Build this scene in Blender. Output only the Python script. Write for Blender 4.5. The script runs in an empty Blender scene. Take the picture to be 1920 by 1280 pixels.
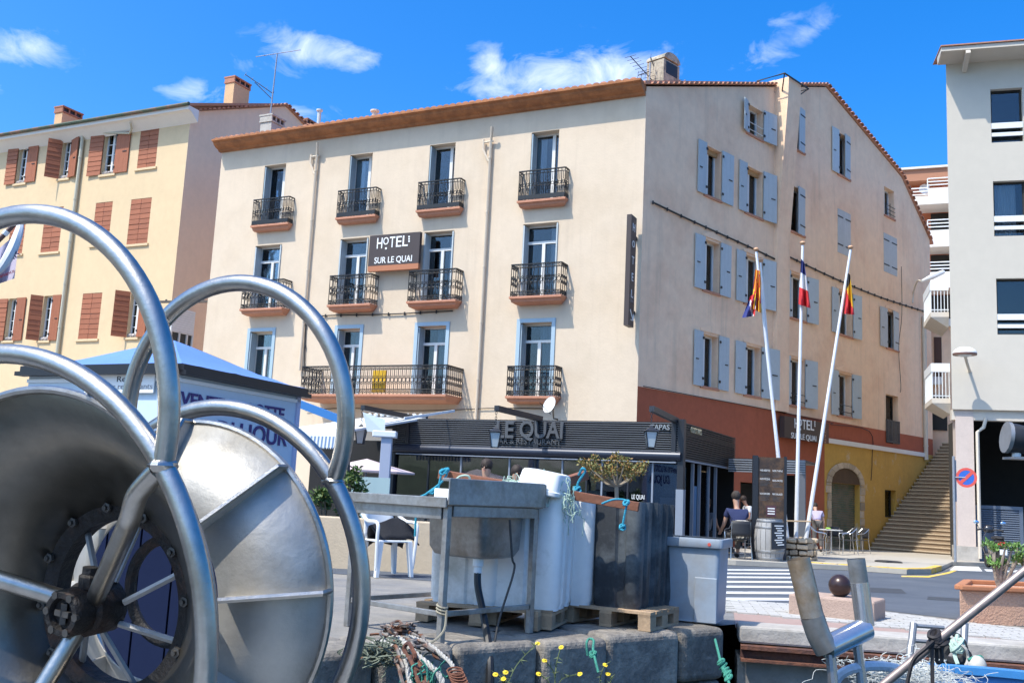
import bpy, bmesh, math, random
from mathutils import Vector, Matrix
random.seed(7)
S = bpy.context.scene
COL = S.collection
RAD = math.radians

# ------------------------------------------------------------------ camera
FPX = 1850.0                                   # focal length in pixels of the 1920 px wide photograph
PITCH = math.atan(FPX / 12105.0)
ROLL = math.atan(600.0 / 12090.0)
CAM = Vector((0, 0, 1.0))
_f = Vector((0, math.cos(PITCH), math.sin(PITCH)))
_r0 = Vector((1, 0, 0)); _u0 = Vector((0, -math.sin(PITCH), math.cos(PITCH)))
_R = _r0 * math.cos(ROLL) + _u0 * math.sin(ROLL)
_U = _u0 * math.cos(ROLL) - _r0 * math.sin(ROLL)
cd = bpy.data.cameras.new('camera'); cam = bpy.data.objects.new('camera', cd); COL.objects.link(cam)
cd.sensor_width = 36.0; cd.lens = FPX / 1920.0 * 36.0; cd.clip_start = 0.05; cd.clip_end = 3000
cam.matrix_world = Matrix.Translation(CAM) @ Matrix((_R, _U, -_f)).transposed().to_4x4()
S.camera = cam

# ------------------------------------------------------------------ sky, sun, exposure
SUN_EL, SUN_AZ = 59.0, 235.0                   # degrees; azimuth clockwise from +Y
S.view_settings.view_transform = 'Standard'; S.view_settings.look = 'None'
S.view_settings.exposure = 0.92; S.view_settings.gamma = 1.0
S.view_settings.use_curve_mapping = False
W = bpy.data.worlds.new('World'); S.world = W; W.use_nodes = True
wn = W.node_tree.nodes; wl = W.node_tree.links; wn.clear()
def ray(x, y):
    return _f + _R * ((x - 960) / FPX) - _U * ((y - 640) / FPX)
def build_sky():
    out = wn.new('ShaderNodeOutputWorld'); bg = wn.new('ShaderNodeBackground'); wl.new(bg.outputs[0], out.inputs[0])
    sky = wn.new('ShaderNodeTexSky'); sky.sky_type = 'NISHITA'; sky.sun_disc = False
    sky.sun_elevation = RAD(SUN_EL); sky.sun_rotation = RAD(SUN_AZ)
    sky.air_density = 1.0; sky.dust_density = 3.0; sky.ozone_density = 1.0; sky.altitude = 0
    hs = wn.new('ShaderNodeHueSaturation'); hs.inputs['Saturation'].default_value = 1.6; hs.inputs['Value'].default_value = 1.0
    wl.new(sky.outputs[0], hs.inputs['Color'])
    tint = wn.new('ShaderNodeMixRGB'); tint.blend_type = 'MULTIPLY'; tint.inputs[0].default_value = 1.0; tint.inputs[2].default_value = (.64, .90, 1.12, 1); wl.new(hs.outputs[0], tint.inputs[1])
    tc = wn.new('ShaderNodeTexCoord')
    def vm(op, a, b=None):
        n = wn.new('ShaderNodeVectorMath'); n.operation = op
        if isinstance(a, (tuple, Vector)): n.inputs[0].default_value = a
        else: wl.new(a, n.inputs[0])
        if b is not None:
            if isinstance(b, (tuple, Vector)): n.inputs[1].default_value = b
            else: wl.new(b, n.inputs[1])
        return n
    def m(op, a, b=0.0, clamp=False):
        n = wn.new('ShaderNodeMath'); n.operation = op; n.use_clamp = clamp
        for i, v in enumerate((a, b)):
            if isinstance(v, (int, float)): n.inputs[i].default_value = v
            else: wl.new(v, n.inputs[i])
        return n.outputs[0]
    d = vm('NORMALIZE', tc.outputs['Generated']).outputs[0]
    mp = wn.new('ShaderNodeMapping'); mp.inputs['Scale'].default_value = (5.0, 5.0, 9.0); wl.new(d, mp.inputs[0])
    nz = wn.new('ShaderNodeTexNoise'); nz.inputs['Scale'].default_value = 3.6; nz.inputs['Detail'].default_value = 12
    nz.inputs['Roughness'].default_value = 0.62; nz.inputs['Distortion'].default_value = 0.6
    wl.new(mp.outputs[0], nz.inputs['Vector'])
    # wisps of cloud: directions of their centres, half sizes (radians), tilt, strength
    cl = [((612, 100), 0.078, 0.024, 0.05, 1.3), ((350, 172), 0.052, 0.020, -0.2, 1.25), ((500, 130), 0.05, 0.016, 0.1, .7), ((50, 90), 0.060, 0.035, -0.5, .95),
          ((1060, 142), 0.14, 0.036, -0.1, 1.45), ((930, 135), 0.05, 0.028, 0.6, 1.2), ((1430, 100), 0.062, 0.026, -0.35, .9), ((1510, 65), 0.05, 0.018, -0.6, .8),
          ((1465, 38), 0.04, 0.012, -0.1, .7), ((560, 215), 0.05, 0.02, 0.0, .9), ((-20, 170), 0.03, 0.02, 0, .9), ((2300, 260), .2, .04, .1, .9), ((-500, 160), .2, .05, .1, .9), ((3200, 330), .3, .06, 0, .9)]
    tot = None
    for (px, py), su, sv, tilt, k in cl:
        c = ray(px, py).normalized()
        a = c.cross(Vector((0, 0, 1))).normalized(); b = a.cross(c).normalized()
        ax = a * math.cos(tilt) - b * math.sin(tilt); ay = a * math.sin(tilt) + b * math.cos(tilt)
        df = vm('SUBTRACT', d, c).outputs[0]
        q = m('ADD', m('POWER', vm('DOT_PRODUCT', df, ax / (su * .82)).outputs['Value'], 2.0), m('POWER', vm('DOT_PRODUCT', df, ay / (sv * .8)).outputs['Value'], 2.0))
        g = m('MULTIPLY', m('POWER', 2.718, m('MULTIPLY', q, -0.8)), k)
        tot = g if tot is None else m('MAXIMUM', tot, g)
    v = m('MULTIPLY', m('SUBTRACT', m('ADD', m('MULTIPLY', nz.outputs['Fac'], 2.6), tot), 1.95), 0.66, True)
    v = m('MULTIPLY', v, m('MINIMUM', tot, 1.0), True)
    mix = wn.new('ShaderNodeMixRGB'); wl.new(v, mix.inputs[0]); wl.new(tint.outputs[0], mix.inputs[1])
    mix.inputs[2].default_value = (5.2, 5.6, 6.2, 1)
    wl.new(mix.outputs[0], bg.inputs[0]); bg.inputs[1].default_value = 0.145
build_sky()
sd = bpy.data.lights.new('sun', 'SUN'); sd.energy = 3.0; sd.angle = RAD(0.53); sd.color = (1.0, 0.93, 0.82)
sun = bpy.data.objects.new('sun', sd); COL.objects.link(sun)
SUNV = Vector((math.sin(RAD(SUN_AZ)) * math.cos(RAD(SUN_EL)), math.cos(RAD(SUN_AZ)) * math.cos(RAD(SUN_EL)), math.sin(RAD(SUN_EL))))
sun.rotation_euler = SUNV.to_track_quat('Z', 'Y').to_euler(); sun.location = (0, -5, 30)
S.cycles.max_bounces = 8; S.cycles.transparent_max_bounces = 16; S.cycles.use_denoising = True

# ------------------------------------------------------------------ measuring helpers: photograph pixel -> point of the place
def gz(y):                                     # height of the gently falling ground
    return 0.0 if y < 8 else (-.31 * (y - 8) / 14 if y < 22 else -.31 - .0206 * (y - 22))
def at(x, y, Y):
    r = ray(x, y); return CAM + r * (Y / r.y)
def ground(x, y):
    r = ray(x, y); Y = 5.0
    for i in range(60): Y = (gz(Y) - CAM.z) / r.z * r.y
    return CAM + r * (Y / r.y)
class Wall:                                    # an upright plane: base point, direction along it, outward normal
    def __init__(s, O, az):
        a = RAD(az); s.O = Vector((O[0], O[1], 0)); s.t = Vector((math.sin(a), math.cos(a), 0)); s.n = Vector((s.t.y, -s.t.x, 0))
        if s.n.dot(CAM - s.O) < 0: s.n = -s.n
    def sz(w, x, y):
        r = ray(x, y); p = CAM + r * (w.n.dot(w.O - CAM) / w.n.dot(r))
        return (p - w.O).dot(w.t), p.z
    def p(w, s, z, o=0.0):
        v = w.O + w.t * s + w.n * o; return Vector((v.x, v.y, z))
    def off(w, o):
        q = Wall((0, 0), 0); q.O = w.O + w.n * o; q.t = w.t; q.n = w.n; return q

# ------------------------------------------------------------------ mesh building helpers
class MB:
    def __init__(s): s.v = []; s.f = []; s.m = []
    def add(s, vs, fs, mi=0):
        b = len(s.v); s.v += [tuple(v) for v in vs]
        for f in fs: s.f.append([b + i for i in f]); s.m.append(mi)
        return s
    def quad(s, a, b, c, d, mi=0): return s.add([a, b, c, d], [(0, 1, 2, 3)], mi)
    def hexa(s, P, mi=0):                      # 8 corners: bottom ring 0-3, top ring 4-7
        return s.add(P, [(3, 2, 1, 0), (4, 5, 6, 7), (0, 1, 5, 4), (1, 2, 6, 5), (2, 3, 7, 6), (3, 0, 4, 7)], mi)
    def box(s, x0, x1, y0, y1, z0, z1, mi=0):
        return s.hexa([(x0, y0, z0), (x1, y0, z0), (x1, y1, z0), (x0, y1, z0), (x0, y0, z1), (x1, y0, z1), (x1, y1, z1), (x0, y1, z1)], mi)
    def wbox(s, w, s0, s1, z0, z1, o0, o1, mi=0):   # box in wall coordinates
        P = [w.p(a, z, o) for z in (z0, z1) for a, o in ((s0, o0), (s1, o0), (s1, o1), (s0, o1))]
        return s.hexa(P, mi)
    def beam(s, a, b, wd, hg, up=(0, 0, 1), mi=0):
        a = Vector(a); b = Vector(b); d = (b - a).normalized(); u = Vector(up)
        x = d.cross(u)
        if x.length < 1e-4: x = d.cross(Vector((0, 1, 0)))
        x = x.normalized() * wd / 2; y = x.cross(d).normalized() * hg / 2
        return s.hexa([a - x - y, a + x - y, b + x - y, b - x - y, a - x + y, a + x + y, b + x + y, b - x + y], mi)
    def tube(s, pts, r, n=8, closed=False, caps=True, mi=0, squash=None):
        pts = [Vector(p) for p in pts]; N = len(pts)
        rr = r if isinstance(r, (list, tuple)) else [r] * N
        b = len(s.v); prev = None; T = []
        for i in range(N):
            if closed: t = pts[(i + 1) % N] - pts[i - 1]
            else: t = pts[min(i + 1, N - 1)] - pts[max(i - 1, 0)]
            t = t.normalized() if t.length > 1e-9 else Vector((0, 0, 1)); T.append(t)
        t = T[0]; u = t.cross(Vector((0, 0, 1)))
        if u.length < 1e-3: u = t.cross(Vector((0, 1, 0)))
        u.normalize()
        for i in range(N):
            t = T[i]; u = u - t * u.dot(t)
            if u.length < 1e-6: u = t.orthogonal()
            u.normalize(); w = t.cross(u)
            for k in range(n):
                a = 2 * math.pi * k / n
                s.v.append(tuple(pts[i] + u * (math.cos(a) * rr[i]) + w * (math.sin(a) * rr[i])))
        for i in range(N if closed else N - 1):
            j = (i + 1) % N
            for k in range(n):
                l = (k + 1) % n
                s.f.append([b + i * n + k, b + i * n + l, b + j * n + l, b + j * n + k]); s.m.append(mi)
        if caps and not closed:
            s.f.append([b + k for k in range(n)][::-1]); s.m.append(mi)
            s.f.append([b + (N - 1) * n + k for k in range(n)]); s.m.append(mi)
        return s
    def lathe(s, prof, n=16, c=(0, 0, 0), ax=(0, 0, 1), mi=0, arc=None):  # prof: (radius, height)
        c = Vector(c); z = Vector(ax).normalized(); x = z.orthogonal().normalized(); y = z.cross(x); b = len(s.v); N = len(prof)
        for r, h in prof:
            for k in range(n):
                a = 2 * math.pi * k / n
                s.v.append(tuple(c + x * (r * math.cos(a)) + y * (r * math.sin(a)) + z * h))
        for i in range(N - 1):
            for k in range(n):
                l = (k + 1) % n; s.f.append([b + i * n + k, b + i * n + l, b + (i + 1) * n + l, b + (i + 1) * n + k]); s.m.append(mi)
        if prof[0][0] > 1e-6: s.f.append([b + k for k in range(n)][::-1]); s.m.append(mi)
        if prof[-1][0] > 1e-6: s.f.append([b + (N - 1) * n + k for k in range(n)]); s.m.append(mi)
        return s
    def prism(s, poly, d, mi=0):               # polygon (3D points) pushed along vector d
        n = len(poly); d = Vector(d); P = [Vector(p) for p in poly]
        return s.add(P + [p + d for p in P], [tuple(range(n))[::-1], tuple(range(n, 2 * n))] + [(i, (i + 1) % n, n + (i + 1) % n, n + i) for i in range(n)], mi)
    def blob(s, c, r, n=10, m=7, mi=0, jit=0.0):
        c = Vector(c); r = (r, r, r) if isinstance(r, (int, float)) else r
        b = len(s.v)
        s.v.append((c.x, c.y, c.z - r[2]))
        for i in range(1, m):
            ph = math.pi * i / m - math.pi / 2
            for k in range(n):
                a = 2 * math.pi * k / n; q = 1 + random.uniform(-jit, jit)
                s.v.append((c.x + r[0] * q * math.cos(ph) * math.cos(a), c.y + r[1] * q * math.cos(ph) * math.sin(a), c.z + r[2] * q * math.sin(ph)))
        s.v.append((c.x, c.y, c.z + r[2])); e = len(s.v) - 1
        for k in range(n):
            l = (k + 1) % n
            s.f.append([b, b + 1 + l, b + 1 + k]); s.m.append(mi)
            s.f.append([e, b + 1 + (m - 2) * n + k, b + 1 + (m - 2) * n + l]); s.m.append(mi)
            for i in range(m - 2):
                s.f.append([b + 1 + i * n + k, b + 1 + i * n + l, b + 1 + (i + 1) * n + l, b + 1 + (i + 1) * n + k]); s.m.append(mi)
        return s
    def mesh(s, name):
        me = bpy.data.meshes.new(name); me.from_pydata(s.v, [], s.f)
        me.polygons.foreach_set('material_index', s.m); return me
    def build(s, name, mats, parent=None, smooth=False, bevel=0.0, fix=True):
        me = s.mesh(name)
        if fix:
            bm = bmesh.new(); bm.from_mesh(me); bmesh.ops.recalc_face_normals(bm, faces=bm.faces); bm.to_mesh(me); bm.free()
        return link(name, me, mats, parent, smooth, bevel)
def link(name, me, mats, parent=None, smooth=False, bevel=0.0):
    for mm in (mats if isinstance(mats, (list, tuple)) else [mats]): me.materials.append(mm)
    o = bpy.data.objects.new(name, me); COL.objects.link(o)
    if parent: par(o, parent)
    if smooth:
        me.polygons.foreach_set('use_smooth', [True] * len(me.polygons))
        try: me.set_sharp_from_angle(angle=RAD(35))
        except Exception: pass
    if bevel:
        b = o.modifiers.new('bevel', 'BEVEL'); b.width = bevel; b.segments = 2; b.limit_method = 'ANGLE'
    return o
def world_of(o):
    m = Matrix.LocRotScale(o.location, o.rotation_euler, o.scale)
    return world_of(o.parent) @ o.matrix_parent_inverse @ m if o.parent else m
def par(o, parent):                            # child keeps its place in the world
    o.parent = parent; o.matrix_parent_inverse = world_of(parent).inverted()
def tag(o, label, cat, group=None):
    o['label'] = label; o['category'] = cat
    if group: o['group'] = group
    return o
def kind(o, k, label=None):
    o['kind'] = k
    if label: o['label'] = label
    return o
def thing(name, loc, label, cat, group=None, rz=0.0):
    o = bpy.data.objects.new(name, None); COL.objects.link(o); o.location = loc; o.rotation_euler = (0, 0, rz); o.empty_display_size = .2
    return tag(o, label, cat, group)
def dup(o, parent=None, **kw):                 # copy of a thing with its parts and sub-parts
    c = o.copy(); COL.objects.link(c)
    if parent: c.parent = parent; c.matrix_parent_inverse = o.matrix_parent_inverse
    for k, v in kw.items(): setattr(c, k, v)
    for ch in [x for x in bpy.data.objects if x.parent == o and x is not c]: dup(ch, c)
    return c
def share(o, parent, **kw):                    # copy of a single piece
    c = o.copy(); COL.objects.link(c); c.parent = parent; c.matrix_parent_inverse = o.matrix_parent_inverse
    for k, v in kw.items(): setattr(c, k, v)
    return c
def arc(c, u, v, r, a0, a1, n):
    return [Vector(c) + Vector(u) * (r * math.cos(a0 + (a1 - a0) * i / n)) + Vector(v) * (r * math.sin(a0 + (a1 - a0) * i / n)) for i in range(n + 1)]
def bez(P, n=8):                               # smooth curve through points
    P = [Vector(p) for p in P]; out = []
    for i in range(len(P) - 1):
        a = P[max(i - 1, 0)]; b = P[i]; c = P[i + 1]; d = P[min(i + 2, len(P) - 1)]
        for k in range(n):
            t = k / n; out.append(0.5 * ((2 * b) + (c - a) * t + (2 * a - 5 * b + 4 * c - d) * t * t + (3 * b - a - 3 * c + d) * t ** 3))
    out.append(P[-1]); return out
def text(body, name, p, t, up, size, m, parent, depth=0.004, align='CENTER', fit=None, bold=0.0):
    c = bpy.data.curves.new(name, 'FONT'); c.body = body; c.size = size; c.extrude = depth; c.align_x = align; c.align_y = 'CENTER'; c.offset = bold; c.resolution_u = 4
    o = bpy.data.objects.new(name, c); COL.objects.link(o)
    bpy.context.view_layer.update()
    me = bpy.data.meshes.new_from_object(o.evaluated_get(bpy.context.evaluated_depsgraph_get())); bpy.data.objects.remove(o)
    t = Vector(t).normalized(); up = Vector(up).normalized(); n = t.cross(up)
    k = 1.0
    if fit and len(me.vertices):
        xs = [v.co.x for v in me.vertices]; k = fit / max(max(xs) - min(xs), 1e-6)
    M = Matrix((t * k, up, n)).transposed().to_4x4(); M.translation = Vector(p); me.transform(M)
    return link(name, me, m, parent)

# ------------------------------------------------------------------ materials
def mat(name, col, rough=0.6, metal=0.0, var=0.0, vscale=3.0, bump=0.0, bscale=40.0, stain=None, streak=0.0, spec=0.5, rand=0.0, col2=None, c2scale=2.0, c2t=(0.45, 0.6), coat=0.0, anis=None):
    m = bpy.data.materials.new(name); m.use_nodes = True; N = m.node_tree.nodes; L = m.node_tree.links
    b = N['Principled BSDF']; b.inputs['Roughness'].default_value = rough; b.inputs['Metallic'].default_value = metal
    b.inputs['Specular IOR Level'].default_value = spec
    if coat: b.inputs['Coat Weight'].default_value = coat; b.inputs['Coat Roughness'].default_value = .1
    col = tuple(col) + (1,) if len(col) == 3 else col
    b.inputs['Base Color'].default_value = col
    cur = None
    tc = N.new('ShaderNodeTexCoord')
    def noise(sc, det=5, rg=.6, vec=None):
        n = N.new('ShaderNodeTexNoise'); n.inputs['Scale'].default_value = sc; n.inputs['Detail'].default_value = det; n.inputs['Roughness'].default_value = rg
        L.new(vec or tc.outputs['Object'], n.inputs['Vector']); return n
    def mixc(fac, a, c, mode='MIX'):
        x = N.new('ShaderNodeMixRGB'); x.blend_type = mode
        if isinstance(fac, float): x.inputs[0].default_value = fac
        else: L.new(fac, x.inputs[0])
        for i, v in ((1, a), (2, c)):
            if isinstance(v, tuple): x.inputs[i].default_value = v
            else: L.new(v, x.inputs[i])
        return x.outputs[0]
    def ramp(src, lo, hi):
        r = N.new('ShaderNodeMapRange'); r.inputs[1].default_value = lo; r.inputs[2].default_value = hi; L.new(src, r.inputs[0]); return r.outputs[0]
    cur = col
    if col2 is not None:
        cur = mixc(ramp(noise(c2scale, 8, .65).outputs['Fac'], *c2t), cur, tuple(col2) + (1,))
    if var:
        n = noise(vscale); n2 = noise(vscale * 7, 4)
        a = N.new('ShaderNodeMath'); a.operation = 'ADD'; L.new(n.outputs['Fac'], a.inputs[0]); L.new(n2.outputs['Fac'], a.inputs[1])
        f = N.new('ShaderNodeMapRange'); f.inputs[1].default_value = .6; f.inputs[2].default_value = 1.4; f.inputs[3].default_value = 1 - var; f.inputs[4].default_value = 1 + var * .6
        L.new(a.outputs[0], f.inputs[0])
        cc = N.new('ShaderNodeCombineColor')
        for i in range(3): L.new(f.outputs[0], cc.inputs[i])
        cur = mixc(1.0, cur, cc.outputs[0], 'MULTIPLY')
    if streak:
        mp = N.new('ShaderNodeMapping'); mp.inputs['Scale'].default_value = (2.6, 2.6, .10); L.new(tc.outputs['Object'], mp.inputs[0])
        n = noise(1.3, 7, .7, mp.outputs[0]); n3 = noise(.45, 3)
        q = N.new('ShaderNodeMath'); q.operation = 'MULTIPLY'; L.new(ramp(n.outputs['Fac'], .52, .75), q.inputs[0]); L.new(ramp(n3.outputs['Fac'], .35, .65), q.inputs[1])
        q2 = N.new('ShaderNodeMath'); q2.operation = 'MULTIPLY'; q2.inputs[1].default_value = streak; L.new(q.outputs[0], q2.inputs[0])
        cur = mixc(q2.outputs[0], cur, stain + (1,) if stain else (.2, .17, .13, 1))
    if rand:
        oi = N.new('ShaderNodeObjectInfo'); f = N.new('ShaderNodeMapRange'); f.inputs[3].default_value = 1 - rand; f.inputs[4].default_value = 1 + rand; L.new(oi.outputs['Random'], f.inputs[0])
        cc = N.new('ShaderNodeCombineColor')
        for i in range(3): L.new(f.outputs[0], cc.inputs[i])
        cur = mixc(1.0, cur, cc.outputs[0], 'MULTIPLY')
    if not isinstance(cur, tuple): L.new(cur, b.inputs['Base Color'])
    if bump:
        n = noise(bscale, 6); bp = N.new('ShaderNodeBump'); bp.inputs['Strength'].default_value = bump; bp.inputs['Distance'].default_value = .02
        L.new(n.outputs['Fac'], bp.inputs['Height']); L.new(bp.outputs[0], b.inputs['Normal'])
    if metal > .5 and var:
        n = noise(vscale * 2.3); r = N.new('ShaderNodeMapRange'); r.inputs[3].default_value = max(rough - .1, .05); r.inputs[4].default_value = rough + .14; L.new(n.outputs['Fac'], r.inputs[0]); L.new(r.outputs[0], b.inputs['Roughness'])
    return m
def glassmat(name, tint=(.75, .8, .82), base=.06):
    m = bpy.data.materials.new(name); m.use_nodes = True; N = m.node_tree.nodes; L = m.node_tree.links; N.remove(N['Principled BSDF'])
    t = N.new('ShaderNodeBsdfTransparent'); t.inputs[0].default_value = tint + (1,)
    g = N.new('ShaderNodeBsdfGlossy'); g.inputs['Roughness'].default_value = .02; g.inputs[0].default_value = (.9, .95, 1, 1)
    fr = N.new('ShaderNodeFresnel'); fr.inputs[0].default_value = 1.5
    a = N.new('ShaderNodeMath'); a.operation = 'ADD'; a.inputs[1].default_value = base; L.new(fr.outputs[0], a.inputs[0])
    nz = N.new('ShaderNodeTexNoise'); nz.inputs['Scale'].default_value = 1.1; tc = N.new('ShaderNodeTexCoord'); L.new(tc.outputs['Object'], nz.inputs['Vector'])
    bp = N.new('ShaderNodeBump'); bp.inputs['Strength'].default_value = .05; bp.inputs['Distance'].default_value = .05; L.new(nz.outputs['Fac'], bp.inputs['Height']); L.new(bp.outputs[0], g.inputs['Normal'])
    x = N.new('ShaderNodeMixShader'); L.new(a.outputs[0], x.inputs[0]); L.new(t.outputs[0], x.inputs[1]); L.new(g.outputs[0], x.inputs[2]); L.new(x.outputs[0], N['Material Output'].inputs[0])
    return m
M = {}
M['cream'] = mat('cream stucco', (.665, .54, .405), .9, var=.07, col2=(.63, .505, .37), c2scale=.55, c2t=(.46, .64), vscale=.5, bump=.25, bscale=14, streak=.38, stain=(.44, .35, .26))
M['cream_side'] = mat('aged cream stucco lifted for shade', (.95, .665, .45), .9, var=.12, vscale=.5, bump=.25, bscale=12, streak=.6, stain=(.48, .36, .26), col2=(.84, .55, .36), c2scale=.5, c2t=(.45, .62))  # base colour raised above the front wall's to lift the side's shade
M['redband'] = mat('brick red painted stucco', (.40, .10, .045), .85, var=.18, vscale=.8, bump=.2, bscale=14, streak=.3, stain=(.2, .06, .03))
M['yellow'] = mat('ochre painted stucco', (.58, .34, .07), .85, var=.15, vscale=1.2, bump=.25, bscale=14, col2=(.55, .45, .32), c2scale=.9, c2t=(.6, .68), streak=.4, stain=(.4, .25, .08))
M['trimwhite'] = mat('white moulding', (.78, .74, .68), .8, var=.06, vscale=3)
M['terracotta'] = mat('terracotta cornice', (.42, .165, .065), .85, var=.22, vscale=1.6, bump=.3, bscale=20, col2=(.30, .12, .05), c2scale=2.5)
M['slab'] = mat('salmon painted concrete', (.52, .24, .15), .85, var=.2, vscale=2.5, bump=.2, streak=.4, stain=(.25, .14, .1))
M['iron'] = mat('black wrought iron', (.012, .013, .015), .5, metal=.0, var=.2)
M['rooftile'] = mat('clay roof tile', (.46, .22, .14), .9, var=.2, vscale=6, rand=.25, bump=.3)
M['shutter'] = mat('pale blue shutter paint', (.47, .525, .545), .65, var=.1, vscale=5, rand=.06, bump=.1, bscale=30)
M['shutter_w'] = mat('white grey shutter paint', (.50, .52, .52), .65, var=.1, vscale=5, rand=.06)
M['shutter_g'] = mat('grey blue shutter paint', (.30, .38, .43), .65, var=.12, vscale=5, rand=.08)
M['shutter_r'] = mat('red brown shutter paint', (.34, .115, .055), .7, var=.16, vscale=6, rand=.1)
M['bluetrim'] = mat('sky blue window surround', (.36, .48, .57), .7, var=.08)
M['wframe'] = mat('white window frame', (.72, .72, .70), .5, var=.04)
M['oframe'] = mat('ochre wood lintel', (.5, .3, .14), .7, var=.15)
M['glass'] = glassmat('window glass', (.75, .8, .82), .015)
M['room'] = mat('dark room', (.035, .033, .03), .95)
M['curtain'] = mat('white net curtain', (.62, .62, .64), .9)
M['curtain_b'] = mat('blue grey curtain', (.25, .30, .38), .9, var=.1)
M['pipe'] = mat('cream drainpipe paint', (.66, .55, .42), .55, var=.08)
M['cable'] = mat('black cable', (.02, .02, .02), .6)
M['signbrown'] = mat('dark brown sign panel', (.055, .038, .034), .5, var=.06)
M['signorange'] = mat('copper stripe', (.42, .16, .075), .6)
M['white'] = mat('white lettering', (.82, .82, .80), .5)
M['black'] = mat('black paint', (.02, .02, .022), .5)
M['stone'] = mat('rough stone', (.50, .39, .27), .9, var=.3, vscale=5, bump=.8, bscale=18, rand=.3)
M['lcream'] = mat('yellow cream stucco', (.69, .52, .315), .9, var=.08, vscale=.5, bump=.2, bscale=14, streak=.12, stain=(.5, .4, .25))
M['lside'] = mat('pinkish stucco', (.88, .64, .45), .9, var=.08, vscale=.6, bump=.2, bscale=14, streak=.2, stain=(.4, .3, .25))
M['gutter'] = mat('green bronze gutter', (.07, .10, .06), .6, var=.4, vscale=2, col2=(.18, .09, .05))
M['rb'] = mat('pale grey beige render', (.585, .53, .445), .9, var=.06, vscale=.4, bump=.12, bscale=18)
M['soffit'] = mat('pale soffit', (.62, .55, .46), .9, var=.06)
M['paint_w'] = mat('white painted metal', (.78, .8, .8), .45, var=.04)
M['orange'] = mat('terracotta render', (.50, .17, .085), .9, var=.08, vscale=.4)
M['conc'] = mat('concrete', (.44, .41, .37), .9, var=.2, vscale=1.5, bump=.4, bscale=25, col2=(.34, .31, .27), c2scale=1.2)
# ------------------------------------------------------------------ facade helpers
def facade(w, s0, s1, z0, z1, holes, depth=.3, pick=None, ss=(), zs=(), cut=None, thick=.0):
    mb = MB(); A = sorted(set([s0, s1] + list(ss) + [h[0] for h in holes] + [h[1] for h in holes]))
    B = sorted(set([z0, z1] + list(zs) + [h[2] for h in holes] + [h[3] for h in holes]))
    for i in range(len(A) - 1):
        for j in range(len(B) - 1):
            a, b = A[i], A[i + 1]; c, d = B[j], B[j + 1]
            ms, mz = (a + b) / 2, (c + d) / 2
            if any(h[0] < ms < h[1] and h[2] < mz < h[3] for h in holes): continue
            mb.quad(w.p(a, c), w.p(b, c), w.p(b, d), w.p(a, d), pick(ms, mz) if pick else 0)
    for a, b, c, d in [h[:4] for h in holes]:
        k = pick((a + b) / 2, (c + d) / 2) if pick else 0
        for P, Q in (((a, c), (a, d)), ((b, c), (b, d)), ((a, c), (b, c)), ((a, d), (b, d))):
            mb.quad(w.p(*P), w.p(*Q), w.p(*Q, -depth), w.p(*P, -depth), k)
    return mb
def bars(mb, w, s0, s1, z0, z1, o0, o1, fw):    # rectangular frame of four bars
    mb.wbox(w, s0, s0 + fw, z0, z1, o0, o1); mb.wbox(w, s1 - fw, s1, z0, z1, o0, o1)
    mb.wbox(w, s0 + fw, s1 - fw, z0, z0 + fw, o0, o1); mb.wbox(w, s0 + fw, s1 - fw, z1 - fw, z1, o0, o1)
def window(w, h, parent, depth=.3, mullion=True, mp=.5, transom=None, curtain=None, rows=0, fm='wframe', open_leaf=0, name='window', curt=(0, 1)):
    s0, s1, z0, z1 = h[:4]; mb = MB(); o = -depth; fw = .06
    bars(mb, w, s0, s1, z0, z1, o - .06, o + .02, .055)
    zt = z1 - fw
    if transom:
        zt = z1 - transom; mb.wbox(w, s0 + .05, s1 - .05, zt, zt + .09, o - .055, o + .03)
    if mullion:
        c = s0 + (s1 - s0) * mp; mb.wbox(w, c - .055, c + .055, z0 + .05, zt, o - .05, o + .03)
    for k in range(1, rows):
        z = z0 + (zt - z0) * k / rows; mb.wbox(w, s0 + .05, s1 - .05, z - .015, z + .015, o - .045, o + .012)
    f = mb.build(name, M[fm], parent)
    g = MB().wbox(w, s0 + .04, s1 - .04, z0 + .04, z1 - .04, o - .03, o - .022).build('pane', M['glass'], f)
    r = MB()
    d1 = o - .9
    for P, Q in (((s0, z0), (s0, z1)), ((s1, z0), (s1, z1)), ((s0, z0), (s1, z0)), ((s0, z1), (s1, z1))):
        r.quad(w.p(*P, o - .061), w.p(*Q, o - .061), w.p(*Q, d1), w.p(*P, d1))
    r.quad(w.p(s0, z0, d1), w.p(s1, z0, d1), w.p(s1, z1, d1), w.p(s0, z1, d1)); r.build('room_interior', M['room'], f)
    if curtain:
        c = MB(); n = 26; a0 = s0 + (s1 - s0) * curt[0]; a1 = s0 + (s1 - s0) * curt[1]
        P = [(a0 + (a1 - a0) * i / n, o - .14 + .025 * math.sin(i * 1.9)) for i in range(n + 1)]
        for i in range(n):
            c.quad(w.p(P[i][0], z0 + .05, P[i][1]), w.p(P[i + 1][0], z0 + .05, P[i + 1][1]), w.p(P[i + 1][0], z1 - .05, P[i + 1][1]), w.p(P[i][0], z1 - .05, P[i][1]))
        c.build('curtain', M[curtain], f, smooth=True)
    return f
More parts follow.
